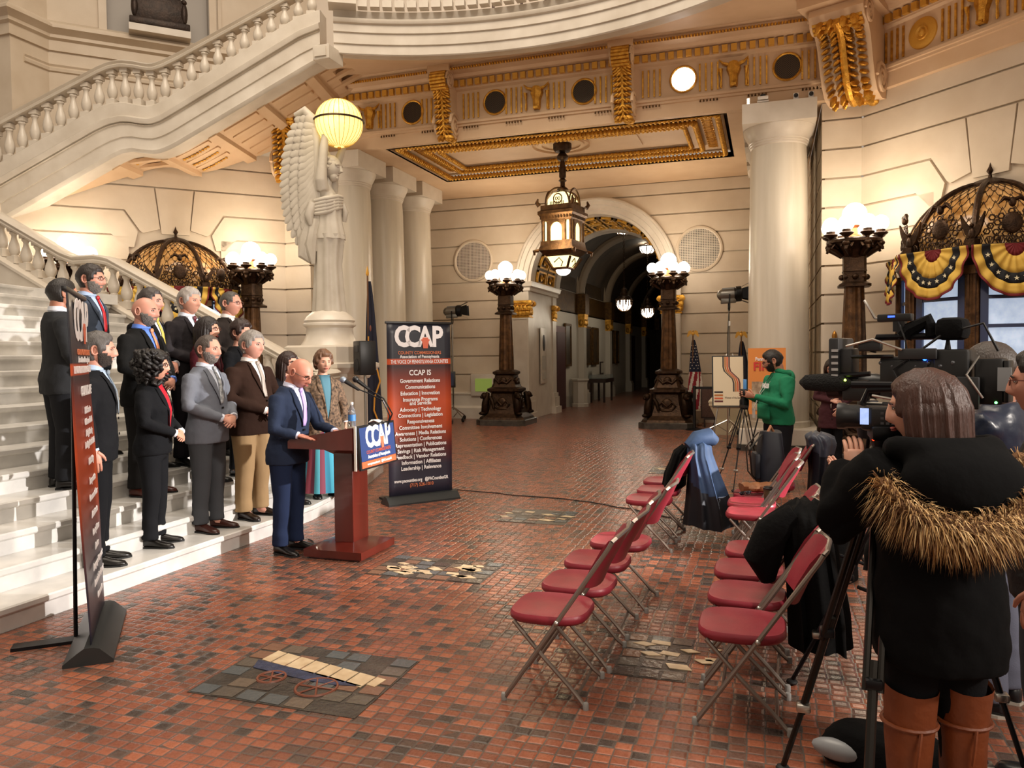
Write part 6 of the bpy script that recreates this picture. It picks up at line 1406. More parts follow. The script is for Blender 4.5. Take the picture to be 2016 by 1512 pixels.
m = M().box((-.27, 0, .17), (.11, .1, .2), bev=.012).box((-.335, 0, .17), (.02, .09, .18), bev=.005); m.build('battery', BLACK, tv)
m = M().box((-.33, -.052, .18), (.05, .006, .1)); m.build('battery_label', mat('pale_grey_label', '#8a8d90', .5), tv, 0)
m = M().lathe([(.055, .17), (.06, .2), (.06, .27), (.05, .28), (.05, .34), (.065, .36), (.065, .42), (.05, .43), (.0, .42)], 20, X=T(0, 0, .14) @ R(pi/2, 'Y')); m.box((.27, -.07, .12), (.12, .05, .1), bev=.012); m.build('lens', BLACK, tv)
m = M().tube([(-.1, 0, .3), (-.1, 0, .37), (.2, 0, .37), (.22, 0, .3)], .016, 8); m.build('handle', BLACKM, tv)
m = M().box((.36, -.02, .26), (.05, .2, .22), bev=.01).box((.31, -.05, .26), (.06, .1, .12), bev=.01); m.build('viewfinder', mat('dark_grey_plastic', '#232325', .45), tv)
m = M()
for k in range(5): m.box((.352, -.122, .19+k*.03), (.03, .006, .012))
m.build('viewfinder_buttons', mat('silver_print', '#a9a9a9', .4), tv, 0)
m = M().tube([(.2, -.09, .2), (.32, -.1, .19), (.36, -.1, .19)], .012, 8).tube([(.1, -.09, .28), (.36, -.09, .28)], .01, 6); m.build('mounting_rail', BLACKM, tv)
m = M().tube([(.28, -.1, .155), (.32, -.1, .155), (.4, -.1, .155), (.5, -.1, .155), (.53, -.1, .155)], [.01, .04, .046, .038, .01], 14); m.build('furry_microphone', mat('black_fur', '#070708', .95, bump=.8, bs=120), tv)
m = M().box((.12, .0, .46), (.15, .05, .035), bev=.006).box((.1, 0, .42), (.05, .04, .05)).tube([(.1, 0, .36), (.1, 0, .42)], .014, 8); m.build('wireless_transmitter', BLACK, tv)
m = M().box((.13, -.027, .465), (.03, .004, .008)); m.build('blue_indicator', mat('blue_led', '#3048ff', .3, emis=4, ecol='#3050ff'), tv, 0)
m = M().tube([(.19, 0, .46), (.21, 0, .46), (.26, 0, .55)], .007, 6); m.build('antenna', STEEL, tv)
m = M().tube([(-.04, 0, .37), (-.02, 0, .44), (.06, 0, .4), (.08, 0, .37)], .035, 8).box((-.12, 0, .4), (.12, .14, .1), bev=.03); m.build('rain_hood', BLKC, tv)
m = M().tube([(-.3, -.02, .3), (-.25, -.05, .42), (-.1, -.06, .38), (.0, -.07, .3)], .006, 6).tube([(.0, -.07, .3), (.1, -.1, .22), (.05, -.1, .12), (-.05, -.08, .1)], .006, 6).tube([(.1, -.02, .44), (.06, -.06, .36), (.04, -.07, .26)], .004, 5); m.build('cable', RUBBER, tv)
m = M().box((.0, -.085, .29), (.16, .02, .05), bev=.006).box((-.2, -.08, .12), (.09, .02, .14), bev=.006).box((.2, -.09, .33), (.1, .05, .05), bev=.01).tube([(.14, -.1, .06), (-.02, -.11, .05), (-.08, -.1, .1), (-.02, -.1, .16)], .011, 7); m.build('side_modules', MATS['dark_grey_plastic'], tv)
m = M().tube([(.18, -.12, .1), (.05, -.13, .08), (-.02, -.12, .03)], .007, 6).tube([(.3, -.12, .33), (.18, -.12, .36), (.06, -.1, .31)], .006, 6).tube([(-.24, -.07, .28), (-.2, -.1, .2), (-.26, -.09, .1)], .005, 5); m.build('chrome_trim', STEEL, tv)
for nm, p, c in (('blue_lamp', (-.03, -.082, .27), '#2f6bff'), ('green_lamp', (-.3, -.05, .08), '#55e060'), ('amber_lamp', (.3, -.13, .17), '#c8ff50')):
    m = M().ell(p, .006 if nm != 'blue_lamp' else .01, 8, 6); m.build(nm, mat(nm, c, .3, emis=8, ecol=c), tv)
m = M()
for k in range(7): m.box((-.16+.045*k, -.071, .12+.02*(k % 3)), (.018, .012, .012)).ell((-.14+.05*k, -.072, .25-.015*(k % 2)), .01, 7, 5)
m.build('control_knobs', mat('grey_control', '#55565a', .35, .5), tv)
cb_ = Vector((-.97, .25, 0)).normalized()
cc = thing('camcorder', 'small black camcorder with a lit side screen beneath the large camera', 'camera', (.41, 3.06, 1.46), atan2(cb_.y, cb_.x)); cc.scale = (.8, .8, .9)
m = M().box((0, 0, .055), (.22, .09, .1), bev=.02).box((-.12, 0, .05), (.06, .06, .07), bev=.01).box((.0, -.055, .06), (.12, .016, .075), bev=.006); m.build('body', BLACK, cc)
m = M().lathe([(.042, .1), (.048, .12), (.05, .17), (.055, .18), (.055, .21), (.04, .2)], 18, X=T(0, 0, .06) @ R(pi/2, 'Y')); m.build('lens', BLACK, cc)
m = M().box((.088, -.062, .065), (.036, .004, .065)); m.build('screen', mat('lit_blue_screen', '#9fb4e8', .3, emis=1.1, ecol='#a8bdf2', var=.8, vs=50, col2='#16203a'), cc, 0)
m = M()
for i in range(3):
    for j in range(3): m.box((-.03+i*.022, -.066, .04+j*.02), (.014, .004, .01))
m.build('buttons', mat('grey_control', '#55565a', .35, .5), cc, 0)
m = M().tube([(.1, -.02, .12), (.08, -.02, .17), (-.04, -.02, .175), (-.07, -.02, .12)], .013, 8).tube([(-.02, -.02, .19), (.15, -.02, .19)], .014, 8); m.build('handle', BLACKM, cc)
m = M().ell((.05, -.06, -.025), .007, 8, 6); m.build('red_lamp', mat('red_led', '#ff3010', .3, emis=5, ecol='#ff3010'), cc)
m = M().tube([(.02, .02, -.03), (-.1, .08, -.12), (-.3, .12, -.2)], .009, 6); m.build('pan_handle', BLACKM, cc)
FLIPY = False
t = bagmesh('tripod_pouch', 'small black pouch with silver clip hanging from the camcorder tripod', 'bag', (.45, 3.4, .86), 0, (.16, .1, .14), BLKC)
m = M().tube([(-.05, -.06, .14), (-.06, -.07, .08), (-.05, -.06, .04)], .006, 6); m.build('clip', STEEL, t)
t = bagmesh('shoulder_bag', 'black and grey bag lying on the tiles below the camcorder', 'bag', (.47, 3.5, 0), radians(-20), (.5, .26, .15), BLKC)
m = M().ell((-.17, -.11, .07), (.1, .04, .045), 12, 8); m.build('grey_panel', mat('light_grey_panel', '#8d9094', .4), t)
t = bagmesh('small_case', 'shiny black zip case on the floor at the bottom edge', 'bag', (.42, 2.72, 0), radians(15), (.22, .14, .08), mat('shiny_black_vinyl', '#0e0e10', .15))
o = M().box((0, 0, .004), (.3, .4, .006)).build('printed_programme', PAPER, None, 0, loc=(.3, 2.42, 0), rot=(0, 0, radians(-28))); tag(o, 'printed paper programme lying on the floor at the bottom edge', 'paper')
m = M().box((-.06, .1, .009), (.1, .12, .002)); q = m.build('picture', mat('print_photo', '#4a2c22', .5), o, 0); m = M().box((.08, .14, .009), (.08, .01, .002)).box((.08, .11, .009), (.08, .006, .002)).box((.08, .09, .009), (.07, .006, .002)); m.build('print', BLACK, o, 0)
# ================================================================ people (local frame: facing +x, left is +y)
def skinmat(c):
    k = 'skin_'+c[1:]
    return mat(k, c, .5, var=.12, vs=14)
def head_pt(th, ph, fem=0, wide=1.0):
    a, b, c = .099, .078*wide, .121
    x, y, z = a*cos(ph)*cos(th), b*cos(ph)*sin(th), c*sin(ph)
    if z < 0:
        t = -z/c; y *= 1-(.26+.06*fem)*t**1.6
        x *= (1-.08*t) if x > 0 else (1-.5*t)
    elif x < 0: x *= 1.06
    g = lambda yy, zz, sy, sz: exp(-((y-yy)/sy)**2-((z-zz)/sz)**2)
    if x > 0:
        x += .014*g(0, -.1, .022, .022)*(1-.4*fem)
        nz = 0
        if -.052 < z < .03: nz = .007+.021*max(0, min(1, (.018-z)/.055)) if z > -.037 else .028*max(0, (z+.052)/.015)
        x += nz*exp(-(y/(.0105+.006*max(0, min(1, (.01-z)/.045))))**2)*(1-.15*fem)
        for s in (-1, 1):
            x -= .011*g(s*.032, .006, .015, .011); x += .003*g(s*.046, -.022, .02, .018); x += (.005-.003*fem)*g(s*.03, .028, .022, .008)
        x += .007*g(0, -.064, .021, .009); x -= .005*g(0, -.064, .02, .0026)
    return Vector((x, y, z))
HN, HM_ = 52, 40
HT = [(u-.5*sin(u)) for u in [2*pi*j/HN for j in range(HN)]]
HP = [-pi/2+pi*(i+.5)/HM_ for i in range(HM_)]
def head_grid(f):                              # f(theta, phi) -> point
    m_ = [[f(t, p) for t in HT] for p in HP]; return m_
def wrap(t): return abs(atan2(sin(t), cos(t)))
def hairmask(style, t, z):
    a = wrap(t); d = math.degrees(a)
    if style == 'bald': return 0
    if style == 'fringe': lim = .25 if d < 70 else (.07 if d < 85 else (.05 if d < 100 else -.055)); top = .055; return 1 if (z > (-.02 if d < 105 else -.06) and z < .055 and d > 78) else 0
    if style == 'receding': line = .093 if d < 30 else (.075 if d < 50 else (.02 if d < 72 else (-.012 if d < 88 else (.03 if d < 104 else -.065))))
    elif style == 'high': line = .078 if d < 40 else (.05 if d < 58 else (.0 if d < 74 else (-.02 if d < 86 else (.03 if d < 103 else -.068))))
    elif style == 'bob': line = .062 if d < 28 else (.045 if d < 45 else (-.02 if d < 60 else -.075))
    else: line = .07 if d < 42 else (.045 if d < 58 else (-.0 if d < 74 else (-.02 if d < 86 else (.03 if d < 103 else -.068))))
    return max(0, min(1, (z-line)/.018+.5))
def hand(m, w, d, n, side, grip=.35, sc_=1.0):      # w wrist, d direction, n palm normal, side +1 thumb on d x n
    d = Vector(d).normalized(); n = Vector(n); n = (n-d*n.dot(d)).normalized(); s = d.cross(n)*side; w = Vector(w); k = sc_
    m.loft([[w+d*(q*k)+s*(wd*k*cos(a))+n*(th*k*sin(a)) for a in [2*pi*j/12 for j in range(12)]] for q, wd, th in ((-.02, .024, .018), (.01, .028, .017), (.05, .041, .016), (.085, .042, .014), (.097, .036, .011))])
    for i, L_ in enumerate((.07, .08, .075, .058)):
        b = w+d*(.09*k)+s*((.03-.02*i)*k); sp = s*((.12-.08*i)*.25)
        e1 = (d+sp+n*grip*.6).normalized(); e2 = (d+sp*.5+n*grip*1.8).normalized(); e3 = (d*(1-grip*.6)+n*grip*2.6).normalized()
        p1 = b+e1*L_*.42*k; p2 = p1+e2*L_*.33*k; p3 = p2+e3*L_*.27*k
        m.tube([b-d*.012*k, b, p1, p2, p3-e3*.003, p3], [.0085*k, .0095*k, .0092*k, .0083*k, .007*k, .004*k], 8)
    b = w+d*.022*k+s*.03*k; e1 = (d*.75+s*.75+n*.25).normalized(); e2 = (d+s*.25+n*.3).normalized()
    m.tube([b-e1*.015*k, b+e1*.028*k, b+e1*.042*k+e2*.01*k, b+e1*.045*k+e2*.034*k], [.014*k, .012*k, .0105*k, .006*k], 8)
def sup(a, p): c = cos(a); s_ = sin(a); return (abs(c)**p*(1 if c > 0 else -1), abs(s_)**p*(1 if s_ > 0 else -1))
def person(label, loc, rz, H=1.78, w=1.0, belly=0, fem=0, skin='#c98f74', hair='short', hc='#2a1d14', beard=None, glasses=None, jacket='#22242a', trousers='#1b1c20', shirt='#d8dce4', tie=None, shoes='#120f0d', arms='clasp', yaw=0, pitch=0, lean=0, inner=None, hem=.80, jmat=None, collar=True, skirt=None, armpts=None, vdepth=1.16, roll=0, lip=None, tpat=None, sock=None):
    k = H/1.78; t = thing('person', label, 'person', loc, rz); sm = skinmat(skin); rnd = random.Random(int(H*1000+loc[0]*77+loc[1]*31))
    Lm = R(lean, 'Y') if lean else None
    def LN(p):                                 # bend the upper body forward about the hips
        p = Vector(p)
        if lean and p.z > .9*k:
            f = min(1, (p.z-.9*k)/(.3*k)); o = Vector((0, 0, .92*k)); q = R(lean*f, 'Y') @ (p-o)+o; return q
        return p
    sw = .19*w*(.9 if fem else 1); hipw = .175*w*(1.02 if fem else 1)
    tz = [(.80, 0, .118, hipw+.012), (.92, .0, .125+.02*belly, hipw+.01), (1.03, .012+.03*belly, .118+.055*belly, (.158 if fem else .168)*w+.02*belly), (1.12, .014+.025*belly, .112+.045*belly, (.15 if fem else .17)*w+.012*belly), (1.24, .014, .118+(.014 if fem else 0), .175*w), (1.34, .006, .115, .184*w*(.93 if fem else 1)), (1.405, -.006, .1, .168*w*(.93 if fem else 1)), (1.45, -.012, .082, .125*w), (1.49, -.012, .07, .09), (1.525, -.008, .06, .066)]
    def tq(z): return [pl([(q[0], q[i]) for q in tz], z) for i in (1, 2, 3)]
    def fx(y, z, off=0):                       # front surface of the torso
        c, rx, ry = tq(z); u = max(-1, min(1, y/ry)); return c+rx*(max(0, 1-abs(u)**2.35))**(1/2.0)+off
    P = {}
    for s in (-1, 1):
        sh = Vector((-.01, s*sw*.95, 1.385))
        pr = {'clasp': ((.03, s*.275*w, 1.15), (.225+.05*belly, s*.075, 1.03)), 'side': ((-.02, s*.262*w, 1.14), (.03, s*.268*w, .9)), 'back': ((-.07, s*.265*w, 1.14), (-.14, s*.08, .98)), 'lectern': ((.07, s*.29*w, 1.15), (.3, s*.2, 1.12)), 'front_low': ((.0, s*.27*w, 1.14), (.2, s*.06, .93))}.get(arms, None)
        if armpts: pr = armpts[s]
        P[s] = (sh, Vector(pr[0]), Vector(pr[1]))
    # -- skin: one body under the clothes with head, ears and hands
    b = M()
    for z0, z1 in ((0, 0),):
        b.loft([[Vector((q[1]+q[2]*.72*cos(a), q[3]*.8*sin(a), q[0])) for a in [2*pi*j/14 for j in range(14)]] for q in tz])
    b.tube([(-.012, 0, 1.44), (0, 0, 1.53), (.012, 0, 1.6)], [.07, .056 if fem else .068, .055 if fem else .066], 12)
    for s in (-1, 1):
        b.tube([P[s][0], P[s][1], P[s][2]], [.048, .036, .027], 8); b.tube([(0, s*.09, .86), (.01, s*.095, .48), (-.01, s*.1, .06)], [.075, .05, .036], 8)
        b.tube([(-.01, s*.1, .06), (.08, s*.11, .04)], [.04, .03], 8)
    b.v = [LN(p*k) for p in b.v]
    me = remesh(b, .02, 3); body = M(); body.add([v.co.copy() for v in me.vertices], [list(p.vertices) for p in me.polygons]); bpy.data.meshes.remove(me)
    hb = M()
    HX = T(.006*k, 0, 1.515*k) @ R(yaw) @ R(pitch, 'Y') @ R(roll, 'X') @ T(.03*k, 0, .127*k) @ S(k*1.15, k*1.15, k*1.06)
    wide = 1.04 if belly > .4 else 1.0
    g = head_grid(lambda t_, p_: head_pt(t_, p_, fem, wide)); hb.loft(g, True)
    for s in (-1, 1):
        hb.tube([(-.008+.018*cos(a)-.004, s*(.076*wide+.004-.004*cos(a)), .002+.032*sin(a)) for a in [2*pi*q/10 for q in range(10)]], .0075, 6, closed=True); hb.ell((-.012, s*.074*wide, .0), (.014, .006, .026), 8, 6)
    hb.v = [HX @ p for p in hb.v]
    hn = M()
    for s in (-1, 1):
        w_ = P[s][2]; d = (P[s][2]-P[s][1]).normalized()
        if armpts: dd, nn = armpts[s][2], armpts[s][3]
        elif arms == 'clasp' or arms == 'front_low': dd, nn = (.35, -s*.9, -.35), (-.5, -s*.3, -.5)
        elif arms == 'side': dd, nn = (.1, 0, -1), (-.25, -s*.9, 0)
        elif arms == 'back': dd, nn = (-.3, -s*.9, -.3), (.6, 0, -.3)
        else: dd, nn = (.95, -s*.15, -.08), (0, 0, -1)
        gr = .45 if arms in ('clasp', 'front_low') else (.12 if arms == 'lectern' else .3)
        D_ = Vector(dd).normalized(); Nn = Vector(nn); th = D_.cross(Nn); want = Vector((0, 0, 1)) if arms in ('clasp', 'front_low', 'back') else (Vector((1, 0, 0)) if arms == 'side' else Vector((0, -s, 0)))
        if armpts and len(armpts[s]) > 4: want = Vector(armpts[s][4])
        hand(hn, w_, dd, nn, 1 if th.dot(want) > 0 else -1, gr, .93 if fem else 1.02)
    if armpts: pass
    hn.v = [LN(p*k) for p in hn.v]
    HL = lambda p: LN(p)
    hb.v = [LN(p) for p in hb.v]
    for q in (hb, hn): body.add(q.v, q.f)
    body.build('body', sm, t, 80)
    # -- eyes, brows, lips
    e = M()
    for s in (-1, 1):
        e.mat(0); e.ell((.084, s*.031, .006), (.006, .012, .0055), 10, 8, HX); e.mat(1); e.ell((.0882, s*.031, .006), (.004, .0055, .005), 8, 6, HX)
        e.mat(2); e.tube([HX @ Vector(p) for p in ((.086, s*.018, .0095), (.0905, s*.03, .013), (.083, s*.044, .009))], .0022, 5)
    e.v = [LN(p) for p in e.v]; e.build('eyes', [mat('eye_white', '#b9aea3', .3), mat('eye_iris', '#2b1d15', .2), mat('lash_line', '#3a2620', .6)], t)
    e = M()
    for s in (-1, 1): e.tube([HX @ Vector(p) for p in ((.098, s*.013, .021), (.099, s*.03, .027), (.088, s*.047, .022))], [.0028, .0035, .002], 6)
    e.v = [LN(p) for p in e.v]; bc = hc if hair != 'bald' else '#5a4030'; e.build('eyebrows', mat('hair_'+bc[1:], bc, .5, bump=.3, bs=150, var=.35, vs=60, stretch=(1, 1, .1)), t)
    if lip:
        e = M().ell((.095, 0, -.062), (.009, .02, .0045), 10, 6, HX).ell((.093, 0, -.069), (.009, .017, .0045), 10, 6, HX); e.v = [LN(p) for p in e.v]; e.build('lips', mat('lips_'+lip[1:], lip, .45), t)
    # -- hair and beard as shells over the scalp
    hm = mat('hair_'+hc[1:], hc, .5, bump=.3, bs=150, var=.35, vs=60, stretch=(1, 1, .1))
    def shell(f, nm, mm):
        h = M(); h.loft(head_grid(f), True); h.v = [LN(HX @ p) for p in h.v]; h.build(nm, mm, t, 80)
    if hair not in ('bald',):
        thick = {'short': .016, 'fringe': .006, 'receding': .011, 'high': .014, 'bob': .03, 'crop': .009, 'curly': .03, 'long': .018, 'pixie': .028}.get(hair, .015)
        st_ = 'bob' if hair in ('bob', 'curly', 'long') else ('short' if hair in ('short', 'pixie', 'crop') else hair)
        def hf(t_, p_):
            q = head_pt(t_, p_, fem, wide); mk = hairmask(st_, t_, q.z); n_ = noise.noise(q*38+Vector((H*9, 0, 0)))*.25+noise.noise(Vector((q.x*60, q.y*140, q.z*60)))*.14; dr = q.normalized()
            top = 1+.5*max(0, q.z/.12)*(hair in ('short', 'high', 'pixie'))
            return q+dr*(thick*top*(1+n_)*mk-.006*(1-mk))
        shell(hf, 'hair', hm)
    if hair == 'curly':
        h = M(); rr = random.Random(4)
        for i in range(230):
            t_ = rr.uniform(radians(66), radians(294)); z = rr.uniform(-.16, .12); q = head_pt(t_, max(-1.2, min(1.2, z/.125)), 1); q.z = z
            r = .022+.012*rr.random(); o = q+Vector((q.x, q.y, 0)).normalized()*(.025+.03*rr.random())*(1.25 if z < 0 else 1); h.tube([o+Vector((r*cos(a+i)*.8, r*sin(a*1.3+i)*.8, -.02*a+.03)) for a in [0, .9, 1.8, 2.7]], [.012, .02, .018, .008], 7)
        h.v = [LN(HX @ p) for p in h.v]; h.build('curls', hm, t, 80)
    if hair == 'long':
        h = M(); G_ = []; nT = 110
        for i in range(22):
            f = i/21; row = []
            for j in range(nT+1):
                a_ = lerp(radians(58), radians(302), j/nT); ed = min(1, min(j, nT-j)/9)
                if f < .35: p_ = lerp(1.45, .1, f/.35); q = head_pt(a_, p_, 1); o = q+q.normalized()*(.016+.010*f)
                else:
                    q = head_pt(a_, .1, 1); z_ = lerp(q.z, -.25+.03*sin(a_*5)+.02*sin(a_*17), (f-.35)/.65); g_ = (f-.35)/.65
                    o = Vector((q.x*(1.02-.12*g_)-.012*g_, q.y*(1.04+.08*sin(g_*3)), z_))+Vector((q.x, q.y, 0)).normalized()*(.024-.004*g_)
                o += Vector((cos(a_), sin(a_), 0))*(.0035*sin(a_*13+f*2+sin(a_*9)*2)+.0018*sin(a_*47+f*3))*min(1, f*4)
                o = Vector((o.x*1.0, o.y, o.z)); row.append(o-Vector((cos(a_), sin(a_), 0))*(1-ed)*.012)
            G_.append(row)
        h.loft(G_, False, False); h.v = [LN(HX @ p) for p in h.v]; o = h.build('long_hair', hm, t, 80); sd = o.modifiers.new('t', 'SOLIDIFY'); sd.thickness = .014; sd.offset = -1
    if beard:
        def bf(t_, p_):
            q = head_pt(t_, p_, fem, wide); d = math.degrees(wrap(t_)); mk = 0
            if q.z < (-.05 if d < 32 else (-.04 if d < 50 else (-.022 if d < 70 else -.005))) and d < 84: mk = 1
            if abs(q.y) < .02 and -.07 < q.z < -.054 and d < 32: mk = 0
            if abs(q.y) < .026 and -.056 < q.z < -.044 and d < 32: mk = .7
            n_ = noise.noise(q*60)*.4
            return q+q.normalized()*(.0065*(1+n_)*mk-.005*(1-mk))
        shell(bf, 'beard', mat('beard_'+beard[1:], beard, .75, bump=.7, bs=110, var=.35, vs=30))
    if glasses:
        e = M()
        for s in (-1, 1):
            e.tube([HX @ Vector((.104-.25*(abs(s*.033+.021*cos(a)))**1.5, s*.033+.021*cos(a), .006+.014*sin(a))) for a in [2*pi*q/14 for q in range(14)]], .0022, 5, closed=True)
            e.tube([HX @ Vector(p) for p in ((.095, s*.053, .012), (.06, s*.076, .012), (-.01, s*.083, .01))], .0022, 5)
        e.tube([HX @ Vector((.106, -.012, .01)), HX @ Vector((.108, 0, .012)), HX @ Vector((.106, .012, .01))], .002, 5)
        e.v = [LN(p) for p in e.v]; e.build('glasses', mat('glasses_'+glasses[1:], glasses, .3), t)
    # -- trousers or skirt
    if trousers:
        m = M(); b_ = .012
        m.loft([[Vector((q[1]*.5-.005+(q[2]*.93+b_)*sup(a, .85)[0], (q[3]*.96)*sup(a, .85)[1], z)) for a in [2*pi*j/20 for j in range(20)]] for z, q in ((.80, tz[0]), (.9, tz[1]), (1.02, tz[2]))])
        for s in (-1, 1): m.tube([(-.005, s*.088*w, .88), (.0, s*.09*w, .8), (.012, s*.095*w, .5), (-.008, s*.1*w, .25), (-.01, s*.102*w, .075)], [.098*w, .1*w, .079*w, .068*w, .074*w], 14)
        m.v = [LN(p*k) for p in m.v]
        me = remesh(m, .014, 5); rr = random.Random(3)
        for v in me.vertices: v.co += v.normal*(.006*noise.noise(Vector((v.co.x*9, v.co.y*9, v.co.z*(16 if v.co.z < .3 else 7)+H*5))))
        me.materials.append(mat('trousers_'+trousers[1:], trousers, .9, bump=.1, bs=160, spec=.15)); me.polygons.foreach_set('use_smooth', [True]*len(me.polygons))
        o = bpy.data.objects.new('trousers', me); COL.objects.link(o); o.parent = t
    if skirt:
        n = 72; m = M(); R_ = [[Vector(((.13+.1*f)*cos(a)*(1+.06*f*sin(9*a)), (.165+.1*f)*sin(a)*(1+.06*f*sin(9*a+1)), lerp(1.0, .07, f)))*k for a in [2*pi*j/n for j in range(n)]] for f in [i/14 for i in range(15)]]
        m.loft(R_); m.m = [(j//3) % len(skirt) for i in range(14) for j in range(n)]+[0, 0]; m.build('skirt', [mat('skirt_'+c[1:], c, .8) for c in skirt], t, 80)
    # -- shoes
    for s in (-1, 1):
        m = M(); c = Vector((0, s*.102*w, 0)); yw = s*.18
        rings = [[c+R(yw) @ Vector((x, wd*cos(a), max(0, h*.5+h*.5*sin(a)))) for a in [2*pi*j/14 for j in range(14)]] for x, wd, h in ((-.085, .012, .05), (-.08, .028, .085), (-.05, .036, .1), (.0, .038, .1), (.05, .04, .08), (.11, .046, .06), (.16, .044, .05), (.195, .03, .04), (.21, .01, .025))]
        m.loft(rings); m.v = [p*k for p in m.v]; o = m.build('shoe', mat('leather_'+shoes[1:], shoes, .3), t, 60)
        m = M().loft([[c+R(yw) @ Vector((x, wd*q, z)) for q, z in ((-1, 0), (1, 0), (1, .014), (-1, .014))] for x, wd in ((-.09, .02), (-.05, .04), (.05, .043), (.12, .05), (.18, .04), (.215, .012))]); m.v = [p*k for p in m.v]; m.build('sole', RUBBER if not sock else mat('pale_sole', '#b9b2a6', .7), o, 0)
    # -- jacket or top: torso and sleeves joined in one garment
    if jacket:
        m = M(); hz = hem
        zz = [hz]+[q[0] for q in tz if hz+.03 < q[0] < 1.51]
        m.loft([[Vector((tq(z)[0]+(tq(z)[1]+.016+(.012 if z < .95 else 0))*sup(a, .85)[0], (tq(z)[2]+.014+(.01 if z < .95 else 0))*sup(a, .85)[1], z)) for a in [2*pi*j/28 for j in range(28)]] for z in zz])
        for s in (-1, 1):
            sh, el, wr = P[s]; m.tube([sh+Vector((0, -s*.05, -.02)), sh, sh.lerp(el, .5), el, el.lerp(wr, .5), el.lerp(wr, .96)], [.07*w, .072*w, .064*w, .057*w, .05, .041], 14)
            m.ell(sh+Vector((0, -s*.03, -.0)), (.078, .066*w, .06), 12, 8)
        if fem:
            for s in (-1, 1): m.ell((.105, s*.075, 1.25), (.06, .07, .065), 12, 8)
        m.v = [LN(p*k) for p in m.v]; me = remesh(m, .0135, 5)
        for v in me.vertices:
            p = v.co/k; am = 1.0 if abs(p.y) > sw*.95 or p.z < 1.1 else .5
            v.co += v.normal*(.007*am*noise.noise(Vector((p.x*11+H*3, p.y*11, p.z*13)))+.003*noise.noise(p*32))
        jm = jmat or mat('cloth_'+jacket[1:], jacket, .9, bump=.12, bs=140, spec=.15)
        me.materials.append(jm); me.polygons.foreach_set('use_smooth', [True]*len(me.polygons)); o = bpy.data.objects.new('jacket' if collar else 'top', me); COL.objects.link(o); o.parent = t
        for s in (-1, 1):                       # shirt cuffs
            if shirt and collar:
                el, wr = P[s][1], P[s][2]; m = M().tube([el.lerp(wr, .93), wr], [.037, .036], 12); m.v = [LN(p*k) for p in m.v]; m.build('shirt_cuff', mat('shirt_'+shirt[1:], shirt, .8), t)
        if collar:
            def patch(fy0, fy1, z0, z1, off, nm, mm, n=10, q=4):
                m = M(); m.loft([[Vector((fx(lerp(fy0(z), fy1(z), j/q), z, off), lerp(fy0(z), fy1(z), j/q), z)) for j in range(q+1)] for z in [lerp(z0, z1, i/n) for i in range(n+1)]], False, False)
                m.v = [LN(p*k) for p in m.v]; o = m.build(nm, mm, t, 60); sd = o.modifiers.new('t', 'SOLIDIFY'); sd.thickness = .004; return o
            vd = vdepth; Vw = lambda z: .074*max(0, min(1, (z-vd)/(1.49-vd)))**.85
            shm = mat('shirt_'+(shirt or '#cccccc')[1:], shirt or '#cccccc', .8)
            patch(lambda z: -Vw(z), lambda z: Vw(z), vd, 1.495, .023, 'shirt' if not inner else 'blouse', shm if not inner else mat('shirt_'+inner[1:], inner, .8))
            for s in (-1, 1):
                patch(lambda z: s*Vw(z), lambda z: s*(Vw(z)+.012+.05*max(0, 1-abs(z-1.36)/.17)), vd-.01, 1.48, .032, 'lapel', jm)
            m = M().box((fx(0, .98)+.02, .012, .98) if False else (fx(0, vd-.04, .03), .014, vd-.04), (.008, .018, .018)).box((fx(0, vd-.16, .03), .014, vd-.16), (.008, .018, .018)); m.v = [LN(p*k) for p in m.v]; m.build('buttons', BLACK, t)
            if not inner:
                m = M(); m.loft([[Vector((-.004+rx*cos(a), ry*sin(a), z-.025*max(0, cos(a))**2)) for a in [2*pi*j/20 for j in range(20)]] for z, rx, ry in ((1.485, .072, .078), (1.53, .066, .07), (1.535, .07, .074), (1.5, .078, .084))], False); m.v = [LN(p*k) for p in m.v]; m.build('shirt_collar', shm, t)
            else:
                m = M(); m.loft([[Vector((-.002+rx*cos(a), ry*sin(a), z)) for a in [2*pi*j/20 for j in range(20)]] for z, rx, ry in ((1.46, .075, .08), (1.52, .064, .066), (1.55, .062, .064))], False)
                if inner in ('#c3142a',): m.v = [LN(p*k) for p in m.v]; m.build('turtleneck', mat('shirt_'+inner[1:], inner, .8), t)
            if tie:
                tm = mat('tie_'+tie[1:], tie, .5, var=1 if tpat else 0, vs=30, col2=tpat)
                tw = lambda z: (.018+.016*max(0, (1.45-z)/(1.45-vd))) if z > vd+.06 else .034*max(.1, (z-vd+.1)/.16)
                patch(lambda z: -tw(z)*.8, lambda z: tw(z)*.8, vd-.0, 1.465, .036, 'tie', tm, 12, 2)
                m = M().ell((fx(0, 1.47, .036), 0, 1.475), (.014, .022, .022), 10, 8); m.v = [LN(p*k) for p in m.v]; m.build('tie_knot', tm, t)
    return t, HX, k, LN
def stepz(k): return SH*k
PP = []
def pin(t, k, y, z, c='#e6e2da'):
    pass
